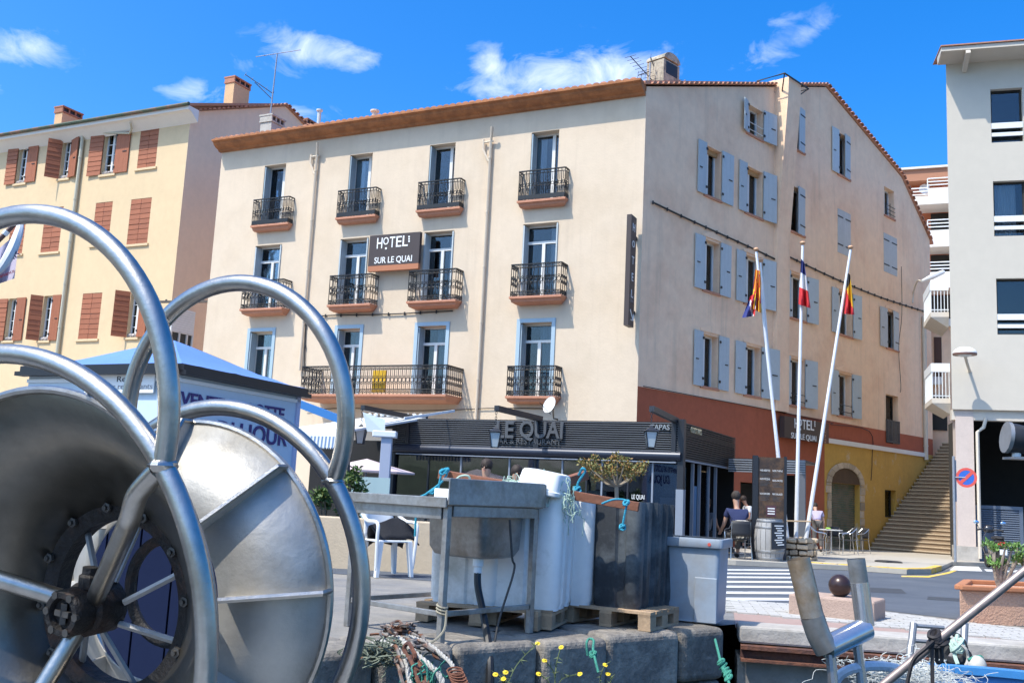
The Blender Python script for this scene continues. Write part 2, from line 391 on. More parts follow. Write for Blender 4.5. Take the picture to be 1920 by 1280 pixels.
def shutter(w, hs, z0, z1, wd, ang, parent, m='shutter', o=.02, dirn=1, planks=0, hinges=True):
    """leaf hinged at s=hs; dirn +1 means it covers s>hs when closed; ang 0 closed, 180 folded flat on the wall"""
    a = RAD(ang); t = w.t * (dirn * math.cos(a)) + w.n * math.sin(a); nn = w.n * math.cos(a) - w.t * (dirn * math.sin(a))
    if ang > 90: nn = -nn
    B = w.p(hs, z0, o); hgt = z1 - z0; T = .04
    P = lambda u, z, q: tuple(B + t * u + nn * q + Vector((0, 0, z)))
    def bx(mb, u0, u1, a0, a1, q0, q1): return mb.hexa([P(u0, a0, q0), P(u1, a0, q0), P(u1, a0, q1), P(u0, a0, q1), P(u0, a1, q0), P(u1, a1, q0), P(u1, a1, q1), P(u0, a1, q1)])
    mb = MB()
    if planks:
        bx(mb, .006, wd - .006, .01, hgt - .01, .004, T * .55); leaf = mb.build('shutter', M[m], parent)
        for k in range(planks):
            j0 = hgt * k / planks; j1 = hgt * (k + 1) / planks - .016
            q = MB(); tilt = random.uniform(-.004, .006)
            q.hexa([P(0, j0, T * .5), P(wd, j0, T * .5), P(wd, j0, T + .012 + tilt), P(0, j0, T + .012 + tilt), P(0, j1, T * .5), P(wd, j1, T * .5), P(wd, j1, T + tilt), P(0, j1, T + tilt)])
            q.build('plank', M[m], leaf)
    else:
        n = 3
        for k in range(n): bx(mb, wd * k / n + .002, wd * (k + 1) / n - .002, 0, hgt, 0, T)
        bx(mb, .02, wd - .02, .01, hgt - .01, .004, T - .006)
        leaf = mb.build('shutter', M[m], parent)
        if hinges:
            if ang > 90:
                for z in (.12 * hgt, .86 * hgt): bx(MB(), -.03, .05, z, z + .08, T, T + .03).build('hinge', M['black'], leaf)
                bx(MB(), wd * .55, wd * .85, .47 * hgt, .47 * hgt + .035, T, T + .02).build('latch_bar', M['black'], leaf)
            else:
                for z in (.18 * hgt, .82 * hgt): bx(MB(), 0, wd * .8, z, z + .05, T, T + .012).build('hinge', M['black'], leaf)
    return leaf
def railing(w, s0, s1, zb, ht, proj, style, parent, name='railing'):
    mb = MB(); r = .015
    def side(fn, L, n):                         # fn(u,z): point along this side
        def bar(u0, z0, u1, z1, rr=r): mb.tube([fn(u0, z0), fn(u1, z1)], rr, 4)
        def ring(u, z, q, k=8): mb.tube([fn(u + q * math.cos(2 * math.pi * i / k), z + q * math.sin(2 * math.pi * i / k)) for i in range(k)], .012, 4, closed=True)
        mb.beam(fn(0, zb + ht), fn(L, zb + ht), .05, .035); bar(0, zb + .05, L, zb + .05, .012)
        d = L / n
        for i in range(n + 1): bar(i * d, zb, i * d, zb + ht, .013)
        if style == 3:                          # heavy panels with a solid foot band
            mb.beam(fn(0, zb + .1), fn(L, zb + .1), .02, .15); bar(0, zb + ht - .1, L, zb + ht - .1)
            for i in range(n):
                u = (i + .5) * d
                bar(u, zb + .15, u, zb + .42, .010); ring(u, zb + .52, min(d * .42, .1)); bar(u, zb + .62, u, zb + ht - .1, .010)
                if i % 2 == 0: bar(u - d * .4, zb + .3, u + d * .4, zb + .62, .008); bar(u + d * .4, zb + .3, u - d * .4, zb + .62, .008)
        else:
            bar(0, zb + ht - .12, L, zb + ht - .12); bar(0, zb + .16, L, zb + .16)
            for i in range(n):
                u = (i + .5) * d
                ring(u, zb + ht - .06, .035); ring(u, zb + .1, .035)
                ring(u, zb + ht * .5, min(d * .46, .07)); ring(u, zb + ht * .5 + .11, .035, 6); ring(u, zb + ht * .5 - .11, .035, 6)
                if style == 1: bar(u, zb + .16, u, zb + ht * .5 - .14, .006); bar(u, zb + ht * .5 + .14, u, zb + ht - .12, .006)
    L = abs(s1 - s0); n = max(3, int(L / (.12 if style == 3 else .15))); m2 = max(2, int(proj / .14))
    side(lambda u, z: w.p(s0 + u, z, proj - .03), L, n)
    side(lambda u, z: w.p(s0, z, proj - .03 - u), proj - .03, m2); side(lambda u, z: w.p(s1, z, proj - .03 - u), proj - .03, m2)
    return mb.build(name, M['iron'], parent, fix=False)
def balcony(w, s0, s1, zt, proj, parent, style, ht=1.0):
    mb = MB(); a, b = s0, s1
    prof = [(proj, zt), (proj, zt - .07), (proj - .07, zt - .09), (proj - .1, zt - .17), (max(proj * .45, proj - .28), zt - .22), (0, zt - .22), (0, zt)]
    e = .16
    n = len(prof); P = []
    for k, (o, z) in enumerate(prof):
        ins = (proj - o) * .45 if o > 0 else (.16 if z < zt else 0)
        P.append(w.p(a + ins, z, o))
    for k, (o, z) in enumerate(prof):
        ins = (proj - o) * .45 if o > 0 else (.16 if z < zt else 0)
        P.append(w.p(b - ins, z, o))
    mb.add(P, [tuple(range(n)), tuple(range(2 * n - 1, n - 1, -1))] + [(i, (i + 1) % n, n + (i + 1) % n, n + i) for i in range(n)])
    sl = mb.build('balcony', M['slab'], parent)
    railing(w, s0 + .04, s1 - .04, zt, ht, proj, style, sl)
    return sl
def chimney(name, base, wx, wy, h, az, m, capm, label, group, pots=3, dome=False, parent=None):
    """chimney stack; wx along az, wy across"""
    t = Vector((math.sin(RAD(az)), math.cos(RAD(az)), 0)); n = Vector((t.y, -t.x, 0)); B = Vector(base)
    def bx(mb, a0, a1, b0, b1, z0, z1, mi=0): return mb.hexa([tuple(B + t * a + n * b + Vector((0, 0, z))) for z in (z0, z1) for a, b in ((a0, b0), (a1, b0), (a1, b1), (a0, b1))], mi)
    mb = MB(); bx(mb, -wx / 2, wx / 2, -wy / 2, wy / 2, -1.2, h)
    o = mb.build(name, m, parent, bevel=.015)
    if not parent: tag(o, label, 'chimney', group)
    else: o['label'] = label
    c = MB()
    if dome:
        P = []
        for k in range(13):
            a = math.pi * k / 12; P.append(tuple(B + t * (wx / 2 * math.cos(a)) + n * (-wy / 2 - .03) + Vector((0, 0, h + .05 + wx * .3 * math.sin(a)))))
        c.prism(P, n * (wy + .06)); c.build('chimney_hood', m, o)
        q = MB(); bx(q, -wx * .36, wx * .36, wy / 2 - .1, wy / 2 + .004, h - .5, h - .05); q.build('flue_opening', M['black'], o)
    else:
        bx(c, -wx / 2 - .04, wx / 2 + .04, -wy / 2 - .04, wy / 2 + .04, h, h + .07)
        bx(c, -wx / 2 - .06, wx / 2 + .06, -wy / 2 - .06, wy / 2 + .06, h + .27, h + .34)
        for k in range(pots + 1):
            a = -wx / 2 + wx * k / pots
            bx(c, a - .04, a + .04, -wy / 2 - .02, wy / 2 + .02, h + .07, h + .27)
        c.build('chimney_cap', capm, o)
        q = MB(); bx(q, -wx / 2 + .05, wx / 2 - .05, -wy / 2 + .05, wy / 2 - .05, h + .06, h + .28); q.build('flue_opening', M['black'], o)
    return o

# ------------------------------------------------------------------ the hotel
OC = at(1198, 640, 30.0)
HF = Wall(OC, -64.0); HS = Wall(OC, 45.0)
hotel = thing('hotel_building', (OC.x, OC.y, -.5), 'large cream four-storey hotel with black balconies and blue shutters', 'building')
FL = 17.55; RZ = 18.1; RS = 12.0; EZ = 14.05; BS = 22.4; BZ = 13.9
def sF(x, y): return HF.sz(x, y)[0]
def sS(x, y): return HS.sz(x, y)[0]
w3 = [(497, 311, 536.7, 307.6), (657, 291.8, 699.2, 286.5), (806.7, 273.4, 854.6, 266.7), (997.2, 248.3, 1048.7, 242.8)]
w2 = [(479, 463.8, 528.7, 461.6), (638.4, 450, 692, 443.7), (796, 435, 852.2, 430.4), (981.6, 418.4, 1047.5, 413.6)]
w1 = [(465.4, 624, 517, 621), (629, 618, 681.6, 615.6), (779.4, 607, 843.6, 604), (970.8, 597.5, 1042, 595)]
fh = []
for row, zt, zb, ins in ((w3, 12.97, 10.55, 0), (w2, 9.80, 7.30, 0), (w1, 6.48, 4.06, .12)):
    for q in row: fh.append((sF(q[2], q[3]) + ins, sF(q[0], q[1]) - ins, zb, zt))
# front wall, with openings
mb = facade(HF, 0, FL, -.8, 13.9, fh, .34); mb.build('front_wall', M['cream'], hotel)
for i, h in enumerate(fh):
    row = i // 4; c = i % 4
    f = window(HF, h, hotel, .34, mullion=True, mp=.5 if row else .3, transom=.62 if row else None, curtain=('curtain_b' if row == 2 else ('curtain' if (row == 1 and c in (0, 2, 3)) or (row == 0 and c in (1, 3)) else None)), curt=(0, .55) if row == 2 else ((.0, .35) if row else (.62, 1)))
    f.name = 'french_window'
    # folded shutters inside the reveal on the left jamb, pale on the right jamb
    lf = MB(); lf.wbox(HF, h[1] - .055, h[1] - .004, h[2] + .02, h[3] - .04, -.33, .0 if row else -.02); lf.build('shutter', M['shutter_g' if row != 1 else 'shutter'], hotel)
    if row == 1:
        l2 = MB(); l2.wbox(HF, h[0] + .004, h[0] + .05, h[2] + .02, h[3] - .04, -.33, .04); l2.build('shutter', M['shutter'], hotel)
    if row == 2:
        t = MB(); k = .13
        t.wbox(HF, h[0] - k, h[0], h[2], h[3] + k, .002, .035); t.wbox(HF, h[1], h[1] + k, h[2], h[3] + k, .002, .035); t.wbox(HF, h[0], h[1], h[3], h[3] + k, .002, .035)
        t.build('window_surround', M['bluetrim'], hotel)
b3 = [(468.6, 430, 539, 422.6), (627.8, 413, 702.7, 407.8), (778.7, 400.4, 861.8, 390.8), (968.4, 383.6, 1059.5, 371.7)]
b2 = [(448, 587, 527.6, 584), (612, 577.7, 693, 574.5), (761, 569.6, 853.3, 566), (953.8, 560, 1052, 555)]
for B, pj, zt, st in ((b3, .32, 10.53, 3), (b2, .50, 7.27, 2)):
    W2 = HF.off(pj)
    for q in B: balcony(HF, W2.sz(q[2], q[3])[0], W2.sz(q[0], q[1])[0], zt, pj, hotel, st, 1.0 if st == 3 else 1.05)
W2 = HF.off(.5); balcony(HF, W2.sz(1041, 744)[0], W2.sz(946.5, 745)[0], 4.04, .5, hotel, 2, .95)
W2 = HF.off(1.15); balcony(HF, W2.sz(835, 745)[0], W2.sz(560, 746)[0], 4.02, 1.15, hotel, 1, .95)
bd = MB(); W9 = HF.off(.75); a, z_ = W9.sz(722, 735); b, _ = W9.sz(698, 735); bd.wbox(W9, a, b, 4.1, 4.86, 0, .05); bd.build('yellow_panel', mat('yellow board', (.75, .45, .02), .6), hotel)
# cornice
co = MB(); prof = [(0, 13.74), (.12, 13.76), (.16, 13.82), (.3, 13.86), (.42, 13.94), (.46, 14.02), (.56, 14.05), (.56, 14.12), (0, 14.14)]
n = len(prof)
co.add([HF.p(.02, z, o) for o, z in prof] + [HF.p(FL + .08, z, o) for o, z in prof], [tuple(range(n)), tuple(range(2 * n - 1, n - 1, -1))] + [(i, (i + 1) % n, n + (i + 1) % n, n + i) for i in range(n)])
co.build('cornice', M['terracotta'], hotel)
# side wall with gable and colour zones
Y = lambda x: x
sw = []                                         # openings: s0, s1, z0, z1, left leaf s, right leaf s, kind
def side_open(y, xl, x0, x1, xr, z0, z1, k): sw.append((sS(x0, y), sS(x1, y), z0, z1, sS(xl, y) if xl else None, sS(xr, y) if xr else None, k))
side_open(225, 1388, 1400, 1430, 1450, 14.35, 15.45, 'top')
side_open(315, 1306.6, 1322, 1352, 1373, 11.35, 13.1, 'a'); side_open(357, 1384, 1398, 1429.6, 1449.5, 11.35, 13.1, 'a')
side_open(393, 1474, 1480, 1508, None, 11.4, 13.2, 'h'); side_open(247, 1474, 1482, 1508, None, 14.75, 16.45, 'h')
side_open(290, 1558.5, 1571, 1593, None, 14.7, 16.5, 'h')
side_open(495, 1301, 1319, 1349, 1368, 8.05, 9.8, 'b'); side_open(525, 1379, 1395.5, 1428, 1448, 8.05, 9.8, 'b')
side_open(556, 1472, 1480, 1511.5, 1528, 8.05, 9.75, 'b'); side_open(588, 1558.6, 1570, 1598, 1610, 8.0, 9.75, 'b')
side_open(616, 1649, 1661.8, 1684, None, 8.05, 9.7, 'h')
side_open(672, 1299, 1315, 1346, 1364, 4.8, 6.55, 'b'); side_open(690, 1377, 1395.5, 1426, 1453, 4.8, 6.55, 'b')
side_open(715, 1470, 1479.7, 1508, 1526, 4.75, 6.5, 'b'); side_open(738, 1557.5, 1570, 1596, 1609, 4.7, 6.4, 'b')
side_open(432, None, 1570.5, 1594.6, None, 11.35, 13.2, 'c'); side_open(477, None, 1657, 1681.7, None, 11.4, 13.15, 'c')
side_open(366, None, 1658, 1676.5, None, 14.0, 15.3, 'd'); side_open(778, None, 1661, 1684.5, None, 3.9, 6.0, 'r')
ga0, ga1 = sS(1557, 930), sS(1612, 930); gw0, gw1 = sS(1659, 915), sS(1680, 915); dr0, dr1 = sS(1388, 940), sS(1500, 940)
holes = [q[:4] for q in sw] + [(ga0, ga1, -.9, 2.0), (gw0, gw1, .75, 1.9), (dr0, dr1, -.8, 1.75)]
ys = sS(1546, 900)
def pick(s, z):
    if z > 4.4: return 0
    if s < ys: return 1
    return 1 if z > 3.66 else 2
sm = facade(HS, 0, BS, -.9, 18.6, holes, .28, pick, ss=(ys,), zs=(3.66, 4.4))
me = sm.mesh('side_wall'); bm = bmesh.new(); bm.from_mesh(me)
def cutp(p, q):                                 # drop what lies above the line p-q on the wall
    a, b = HS.p(*p), HS.p(*q); nrm = (b - a).cross(HS.n).normalized()
    if nrm.z < 0: nrm = -nrm
    bmesh.ops.bisect_plane(bm, geom=bm.verts[:] + bm.edges[:] + bm.faces[:], plane_co=a, plane_no=nrm, clear_outer=True)
cutp((0, EZ), (RS, RZ)); cutp((RS, RZ), (19.28, 16.2)); cutp((19.28, 16.2), (BS, BZ))
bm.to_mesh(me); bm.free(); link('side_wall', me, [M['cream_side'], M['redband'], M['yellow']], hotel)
for s0, s1, z0, z1, sl, sr, k in sw:
    h = (s0, s1, z0, z1)
    if k == 'c':
        for j in (0, 1): shutter(HS, s0 if j == 0 else s1, z0, z1, (s1 - s0) / 2, 0, hotel, 'shutter_w', -.03, 1 if j == 0 else -1)
        continue
    if k == 'r':
        window(HS, (s0, s1, z0, z1), hotel, .27, mullion=False, fm='room'); q = MB()
        q.wbox(HS, s0 - .05, s1 + .05, 3.92, 4.0, .02, .05); q.wbox(HS, s0 - .05, s1 + .05, 4.85, 4.9, .02, .05)
        for i in range(10): u = s0 + (s1 - s0) * i / 9; q.wbox(HS, u - .05, u + .05, 3.95, 4.88, .03, .042)
        q.build('balustrade', M['iron'], hotel); continue
    window(HS, h, hotel, .27, mullion=(k != 'h'), curtain='curtain' if k in 'ab' and random.random() < .75 else None, curt=(0, .9))
    m = 'shutter_w' if (s0 > 14 or k == 'h' and s0 > 16) else 'shutter'
    if sl is not None: shutter(HS, s0, z0 - .03, z1 + .05, s0 - sl, 180 if k != 'top' else 165, hotel, m, .035, 1)
    if sr is not None: shutter(HS, s1, z0 - .03, z1 + .05, sr - s1, 180 if s1 < 7 and k != 'top' else 172, hotel, m, .035, -1)
    if k == 'h': shutter(HS, s1, z0 - .03, z1 + .05, (s1 - s0) * .52, 6, hotel, m, .0, -1)
    si = MB().wbox(HS, s0 - .06, s1 + .06, z0 - .08, z0, -.25, .05).build('window_sill', M['slab'], hotel)
    if k == 'a': MB().wbox(HS, s0, s1, z1 - .16, z1, -.26, -.16).build('wood_lintel', M['oframe'], hotel)
    if k in 'bh' and z1 < 10:
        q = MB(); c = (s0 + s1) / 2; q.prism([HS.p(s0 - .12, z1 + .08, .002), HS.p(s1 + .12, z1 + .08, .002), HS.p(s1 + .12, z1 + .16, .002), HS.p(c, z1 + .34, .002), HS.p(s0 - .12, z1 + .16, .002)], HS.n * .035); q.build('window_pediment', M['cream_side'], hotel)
    if k in ('top', 'd') or (k == 'b' and s0 > 8 and z1 < 7):
        q = MB()
        for z in ((.12, .3, .48) if k == 'd' else (.15, .42)): q.tube([HS.p(s0 - .02, z0 + z, .03), HS.p(s1 + .02, z0 + z, .03)], .014, 5)
        if k == 'd': q.tube([HS.p((s0 + s1) / 2, z0, .03), HS.p((s0 + s1) / 2, z0 + .6, .03)], .014, 5)
        q.build('guard_rail', M['wframe' if k == 'top' else 'iron'], hotel)
# white moulding, chimney breast, cables, gutters on the side
mo = MB().wbox(HS, ys, BS - .9, 3.52, 3.70, .003, .09); mo.build('moulding', M['trimwhite'], hotel)
ps0, ps1 = sS(1451.5, 350), sS(1475, 350); pb = MB()
def pz(z): return .16 + .42 * max(0, min(1, (z - 11.) / 5.5))
Z = [4.4, 8, 11, 13, 15, 16.2, 17.0]
for i in range(len(Z) - 1):
    a, b = Z[i], Z[i + 1]
    pb.hexa([HS.p(ps0, a, 0), HS.p(ps1, a, 0), HS.p(ps1, a, pz(a)), HS.p(ps0, a, pz(a)), HS.p(ps0, b, 0), HS.p(ps1, b, 0), HS.p(ps1, b, pz(b)), HS.p(ps0, b, pz(b))])
pb.box(0, 0, 0, 0, 0, 0) if False else None
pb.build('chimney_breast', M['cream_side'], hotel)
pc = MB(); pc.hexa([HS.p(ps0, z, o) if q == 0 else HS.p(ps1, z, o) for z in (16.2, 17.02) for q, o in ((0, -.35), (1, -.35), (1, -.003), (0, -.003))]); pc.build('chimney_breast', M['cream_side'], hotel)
fr = MB(); zc = 16.95; L = [HS.p(ps0 - .45, zc, .65), HS.p(ps1 + .45, zc, .65), HS.p(ps1 + .45, zc + .02, -.5), HS.p(ps0 - .45, zc, -.5)]
fr.tube(L, .035, 6, closed=True); [fr.tube([L[i], HS.p((ps0, ps1, ps1, ps0)[i], 16.5, .3 if i < 2 else .0)], .025, 5) for i in range(4)]; fr.build('aerial_frame', M['black'], hotel)
def cable(w, P, parent, r=.03, clips=True, name='cable', m='cable'):
    mb = MB(); L = [w.p(*w.sz(x, y), .05) for x, y in P]; mb.tube(bez(L, 4), r, 5)
    if clips:
        for i in range(len(L) - 1):
            d = (L[i + 1] - L[i]); k = max(1, int(d.length / .62))
            for j in range(k): c = L[i] + d * (j / k); mb.beam(c + Vector((0, 0, -.06)), c + Vector((0, 0, .05)), .05, .05, up=(0, 1, 0))
    return mb.build(name, M[m], parent)
cable(HS, [(1222, 380), (1300, 417), (1400, 462), (1451, 486)], hotel); cable(HS, [(1474, 480), (1560, 521), (1650, 558), (1750, 590)], hotel)
cable(HS, [(1204, 724), (1300, 742), (1451, 770), (1560, 793)], hotel, .015, False); cable(HS, [(1555, 795), (1628, 808), (1633, 860), (1631, 900)], hotel, .015, False)
cable(HS, [(1688, 500), (1689, 590), (1683, 650), (1687, 720), (1686, 735)], hotel, .012, False)
cable(HF, [(572, 690), (575, 610), (583, 598), (612, 592), (700, 590), (760, 588), (850, 583)], hotel, .022)
cable(HF, [(575, 770), (650, 765), (760, 770), (860, 768), (930, 765), (1040, 766)], hotel, .015, False)
def drainpipe(w, x0, y0, x1, y1, parent, r=.05, o=.1, m='pipe', hopper=True):
    mb = MB(); s, z0 = w.sz(x0, y0); s1, z1 = w.sz(x1, y1); s = (s + s1) / 2
    mb.tube([w.p(s - .12, z0 + .25, .3), w.p(s - .1, z0 + .1, .25), w.p(s, z0 - .15, o), w.p(s, z1, o)], r, 8)
    if hopper: mb.tube([w.p(s + .05, z0 - .9, o), w.p(s + .28, z0 - .45, o), w.p(s + .28, z0 - .1, o)], r * .8, 6); mb.tube([w.p(s + .28, z0 - .2, o), w.p(s - .1, z0 - .2, o)], r * .6, 6)
    z = z0 - .8
    while z > z1: mb.lathe([(r * 1.25, 0), (r * 1.25, .06)], 8, w.p(s, z, o)); z -= 1.9
    return mb.build('drainpipe', M[m], parent, smooth=True)
drainpipe(HF, 597, 285, 566, 695, hotel); drainpipe(HF, 924, 257, 894, 790, hotel)
s_, z_ = HS.sz(1729, 620); gp = MB().tube([HS.p(s_, 10.0, .1), HS.p(s_, 3.4, .1)], .1, 8)
for z in (9, 8, 7, 6, 5, 4): gp.lathe([(.115, 0), (.115, .05)], 8, HS.p(s_, z, .1))
gp.build('drainpipe', M['rb'], hotel, smooth=True)
# back and left walls, roof
P0, P1, P2, P3 = HF.p(0, 0), HF.p(FL, 0), HF.p(FL, 0) + HS.t * BS, HS.p(BS, 0)
bk = MB()
for a, b, zt in ((P2, P3, BZ),): bk.quad(Vector((a.x, a.y, -1)), Vector((b.x, b.y, -1)), Vector((b.x, b.y, zt)), Vector((a.x, a.y, zt)))
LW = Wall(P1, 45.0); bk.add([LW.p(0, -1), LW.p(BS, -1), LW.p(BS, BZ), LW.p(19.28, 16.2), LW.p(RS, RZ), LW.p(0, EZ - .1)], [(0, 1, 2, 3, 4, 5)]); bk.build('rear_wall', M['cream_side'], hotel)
rf = MB(); T = .12
for (sa, za), (sb, zb) in (((-.15, EZ + .02), (RS, RZ + .05)), ((RS, RZ + .05), (19.28, 16.25)), ((19.28, 16.25), (BS + .3, BZ - .15))):
    a0, b0 = HS.p(sa, za, .06), HS.p(sb, zb, .06); d = HF.t * (FL + .2)
    if sa < 0: pass
    rf.hexa([a0, b0, b0 + d, a0 + d, a0 + Vector((0, 0, T)), b0 + Vector((0, 0, T)), b0 + d + Vector((0, 0, T)), a0 + d + Vector((0, 0, T))])
roof = rf.build('roof', M['rooftile'], hotel)
tl = MB()
for k in range(7):
    a = math.pi * k / 6; 
    tl.v += [(.12 * math.cos(a), 0, .07 * math.sin(a)), (.10 * math.cos(a), .5, .06 * math.sin(a) + .02)]
for k in range(6): tl.f.append([2 * k, 2 * k + 1, 2 * k + 3, 2 * k + 2]); tl.m.append(0)
tl.f.append([0, 2, 4, 6, 8, 10, 12]); tl.m.append(0)
t0 = tl.build('tile', M['rooftile'], None, smooth=False); first = True
def tiles_along(A, B, step, out, off=Vector((0, 0, 0)), parent=None):
    global first
    d = B - A; n = int(d.length / step)
    for i in range(n):
        q = t0 if first else t0.copy()
        if not first: COL.objects.link(q)
        first = False
        y = -out; x = d.normalized(); zz = x.cross(y).normalized()
        if zz.z < 0: zz = -zz; 
        y = zz.cross(x)
        if y.dot(out) > 0: y = -y; x = -x
        Mx = Matrix((x, y, zz)).transposed().to_4x4(); Mx.translation = A + d * ((i + .5) / n) + off
        q.parent = parent; q.matrix_parent_inverse = world_of(parent).inverted(); q.matrix_basis = Mx
tiles_along(HS.p(.1, EZ + .1), HS.p(RS, RZ + .1), .3, HS.n, HS.n * .16, roof)
tiles_along(HS.p(RS, RZ + .1), HS.p(19.28, 16.3), .3, HS.n, HS.n * .16, roof); tiles_along(HS.p(19.28, 16.3), HS.p(BS, BZ), .3, HS.n, HS.n * .16, roof)
tiles_along(HF.p(.15, EZ + .07), HF.p(FL, EZ + .07), .25, HF.n, HF.n * .52, roof)
# garage door with stone arch, small window
M['oframe2'] = mat('shaded arch infill', (.10, .055, .025), .8, var=.3, vscale=4)  # dark plate colour standing in for the shade inside the arch
gd = MB(); K = 40
for k in range(K):
    z = -.9 + 3.4 * k / K; gd.wbox(HS, ga0, ga1, z, z + 3.4 / K - .012, -.26, -.225 + .012 * (k % 2))
shut = gd.build('roller_shutter', mat('weathered roller shutter', (.19, .17, .12), .7, var=.25, vscale=2, col2=(.09, .13, .08), c2scale=3, streak=.4, stain=(.1, .09, .06)), hotel)
c = (ga0 + ga1) / 2; hw = (ga1 - ga0) / 2; ar = MB(); ap = []
for i in range(11):
    a = math.pi * i / 10; ap.append((c - hw * math.cos(a), 2.0 + .62 * math.sin(a)))
for i in range(10):                              # infill of the arch above the flat opening: dark recess
    pass
NA = 9
for i in range(NA):
    a0, a1 = math.pi * i / NA + .012, math.pi * (i + 1) / NA - .012
    q = MB(); q.prism([HS.p(c - r * math.cos(a), 2.0 + (r - .25) * .62 * math.sin(a), .003) for r, a in ((hw, a0), (hw, a1), (hw + .34, a1), (hw + .34, a0))], HS.n * .06); q.build('arch_stone', M['stone'], hotel)
q = MB(); q.prism([HS.p(c - hw * math.cos(math.pi * i / 12), 2.0 + (hw - .25) * .62 * math.sin(math.pi * i / 12), .002) for i in range(13)], HS.n * .008); q.build('arch_infill', M['oframe2'], hotel)
for sd in (0, 1):
    z = -.85
    while z < 1.95:
        hgt = random.uniform(.26, .36); wd = random.uniform(.22, .42); e = ga0 if sd == 0 else ga1
        q = MB(); q.wbox(HS, e - wd if sd == 0 else e + .004, e - .004 if sd == 0 else e + wd, z, min(z + hgt - .02, 1.99), .003, .055); q.build('quoin_stone', M['stone'], hotel); z += hgt
window(HS, (gw0, gw1, .75, 1.9), hotel, .25, mullion=False, fm='room', name='small_window')
# entrance recess
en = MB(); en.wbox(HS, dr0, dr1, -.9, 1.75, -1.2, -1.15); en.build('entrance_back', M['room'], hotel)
# chimneys, flues and aerials on the hotel roof
p = at(1243, 150, 33.5); ch = chimney('chimney', p, .95, .75, .55, 45, mat('weathered rendered chimney', (.45, .40, .31), .9, var=.3, vscale=2.5, bump=.4, col2=(.22, .2, .16), c2scale=2), M['rooftile'], 'brick chimney with rounded hood', None, dome=True, parent=hotel)
for x, y, h, r, m in ((597, 235, .55, .075, 'shutter'), (702, 222, .22, .1, 'rb'), (1013, 182, .2, .04, 'white')):
    p = at(x, y, 37 if x < 650 else 35.5); q = MB().lathe([(r, -.8), (r, h), (r * 1.7, h + .03), (r * 1.7, h + .09), (0, h + .14)], 10, p); q.build('flue_pipe', M[m], hotel)
# ------------------------------------------------------------------ the ground, road, quay and water
def sheet(name, poly, dz, m, thick=0.0, parent=None):
    """polygon (x,y) draped on the falling ground, dz above it"""
    bm = bmesh.new(); f = bm.faces.new([bm.verts.new((p[0], p[1], 0)) for p in poly])
    for yb in (8.0, 22.0, 60.0):
        bmesh.ops.bisect_plane(bm, geom=bm.verts[:] + bm.edges[:] + bm.faces[:], plane_co=(0, yb, 0), plane_no=(0, 1, 0))
    if thick:
        r = bmesh.ops.extrude_face_region(bm, geom=bm.faces[:]); 
        for e in r['geom']:
            if isinstance(e, bmesh.types.BMVert): e.co.z -= thick
    bmesh.ops.recalc_face_normals(bm, faces=bm.faces)
    for v in bm.verts: v.co.z += gz(v.co.y) + dz
    if not thick:
        for f in bm.faces:
            if f.normal.z < 0: f.normal_flip()
    me = bpy.data.meshes.new(name); bm.to_mesh(me); bm.free()
    return link(name, me, m, parent)
G = lambda x, y: ground(x, y).xy
M['asphalt'] = mat('asphalt', (.07, .083, .105), .9, var=.16, vscale=1.2, bump=.3, bscale=120, col2=(.095, .108, .13), c2scale=.35, c2t=(.45, .6))
M['pave'] = mat('pale concrete paving', (.40, .365, .31), .9, var=.16, vscale=1.0, bump=.2, bscale=60)
M['quaytop'] = mat('worn quay concrete', (.185, .18, .175), .9, var=.25, vscale=1.3, bump=.4, bscale=40, col2=(.27, .245, .21), c2scale=.8, c2t=(.4, .65))
M['pink'] = mat('pink paving', (.34, .235, .20), .9, var=.12, vscale=2, bump=.2, bscale=50)
M['roadpaint'] = mat('white road paint', (.62, .62, .61), .8, var=.2, vscale=5, col2=(.22, .22, .23), c2scale=7, c2t=(.6, .68))
M['yellowpaint'] = mat('yellow kerb paint', (.72, .46, .06), .8, var=.2, vscale=3, col2=(.5, .42, .3), c2scale=2.5, c2t=(.5, .65))
M['qstone'] = mat('dark quay stone', (.175, .158, .138), .95, var=.45, vscale=3, bump=.9, bscale=22, rand=.2, col2=(.27, .24, .20), c2scale=4)
M['rust'] = mat('rusted steel', (.17, .065, .035), .85, var=.3, vscale=5, bump=.5, bscale=40, col2=(.09, .04, .03), c2scale=6)
A = Vector(G(850, 1213)); Q1 = Vector(G(1366, 1181)); ed = (Q1 - A).normalized(); en_ = Vector((ed.y, -ed.x))   # quay edge and its outward direction
QL = A - ed * 60
R0 = Vector(G(1384, 1176)); R1 = Vector(G(1920, 1212)); rd = (R1 - R0).normalized(); RE = R1 + rd * 80
rn = Vector((rd.y, -rd.x)); 
if rn.y > 0: rn = -rn
inn = -en_ * .55
Rb = R0 - rn * .3
gp_ = [QL + inn, Q1 + inn, R0 - rn * .02 + Vector((-.12, .1)), Rb, RE - rn * .3, (600, 20), (600, 900), (-600, 900), (-600, 60)]
ground_o = sheet('ground', [tuple(p) for p in gp_], 0, M['quaytop']); kind(ground_o, 'structure')
w_ = MB(); w_.quad((-600, -400, -1.35), (600, -400, -1.35), (600, 30, -1.35), (-600, 30, -1.35))
wm = mat('harbour water', (.012, .03, .035), .06, bump=.25, bscale=2.5); kind(w_.build('water', wm), 'structure')
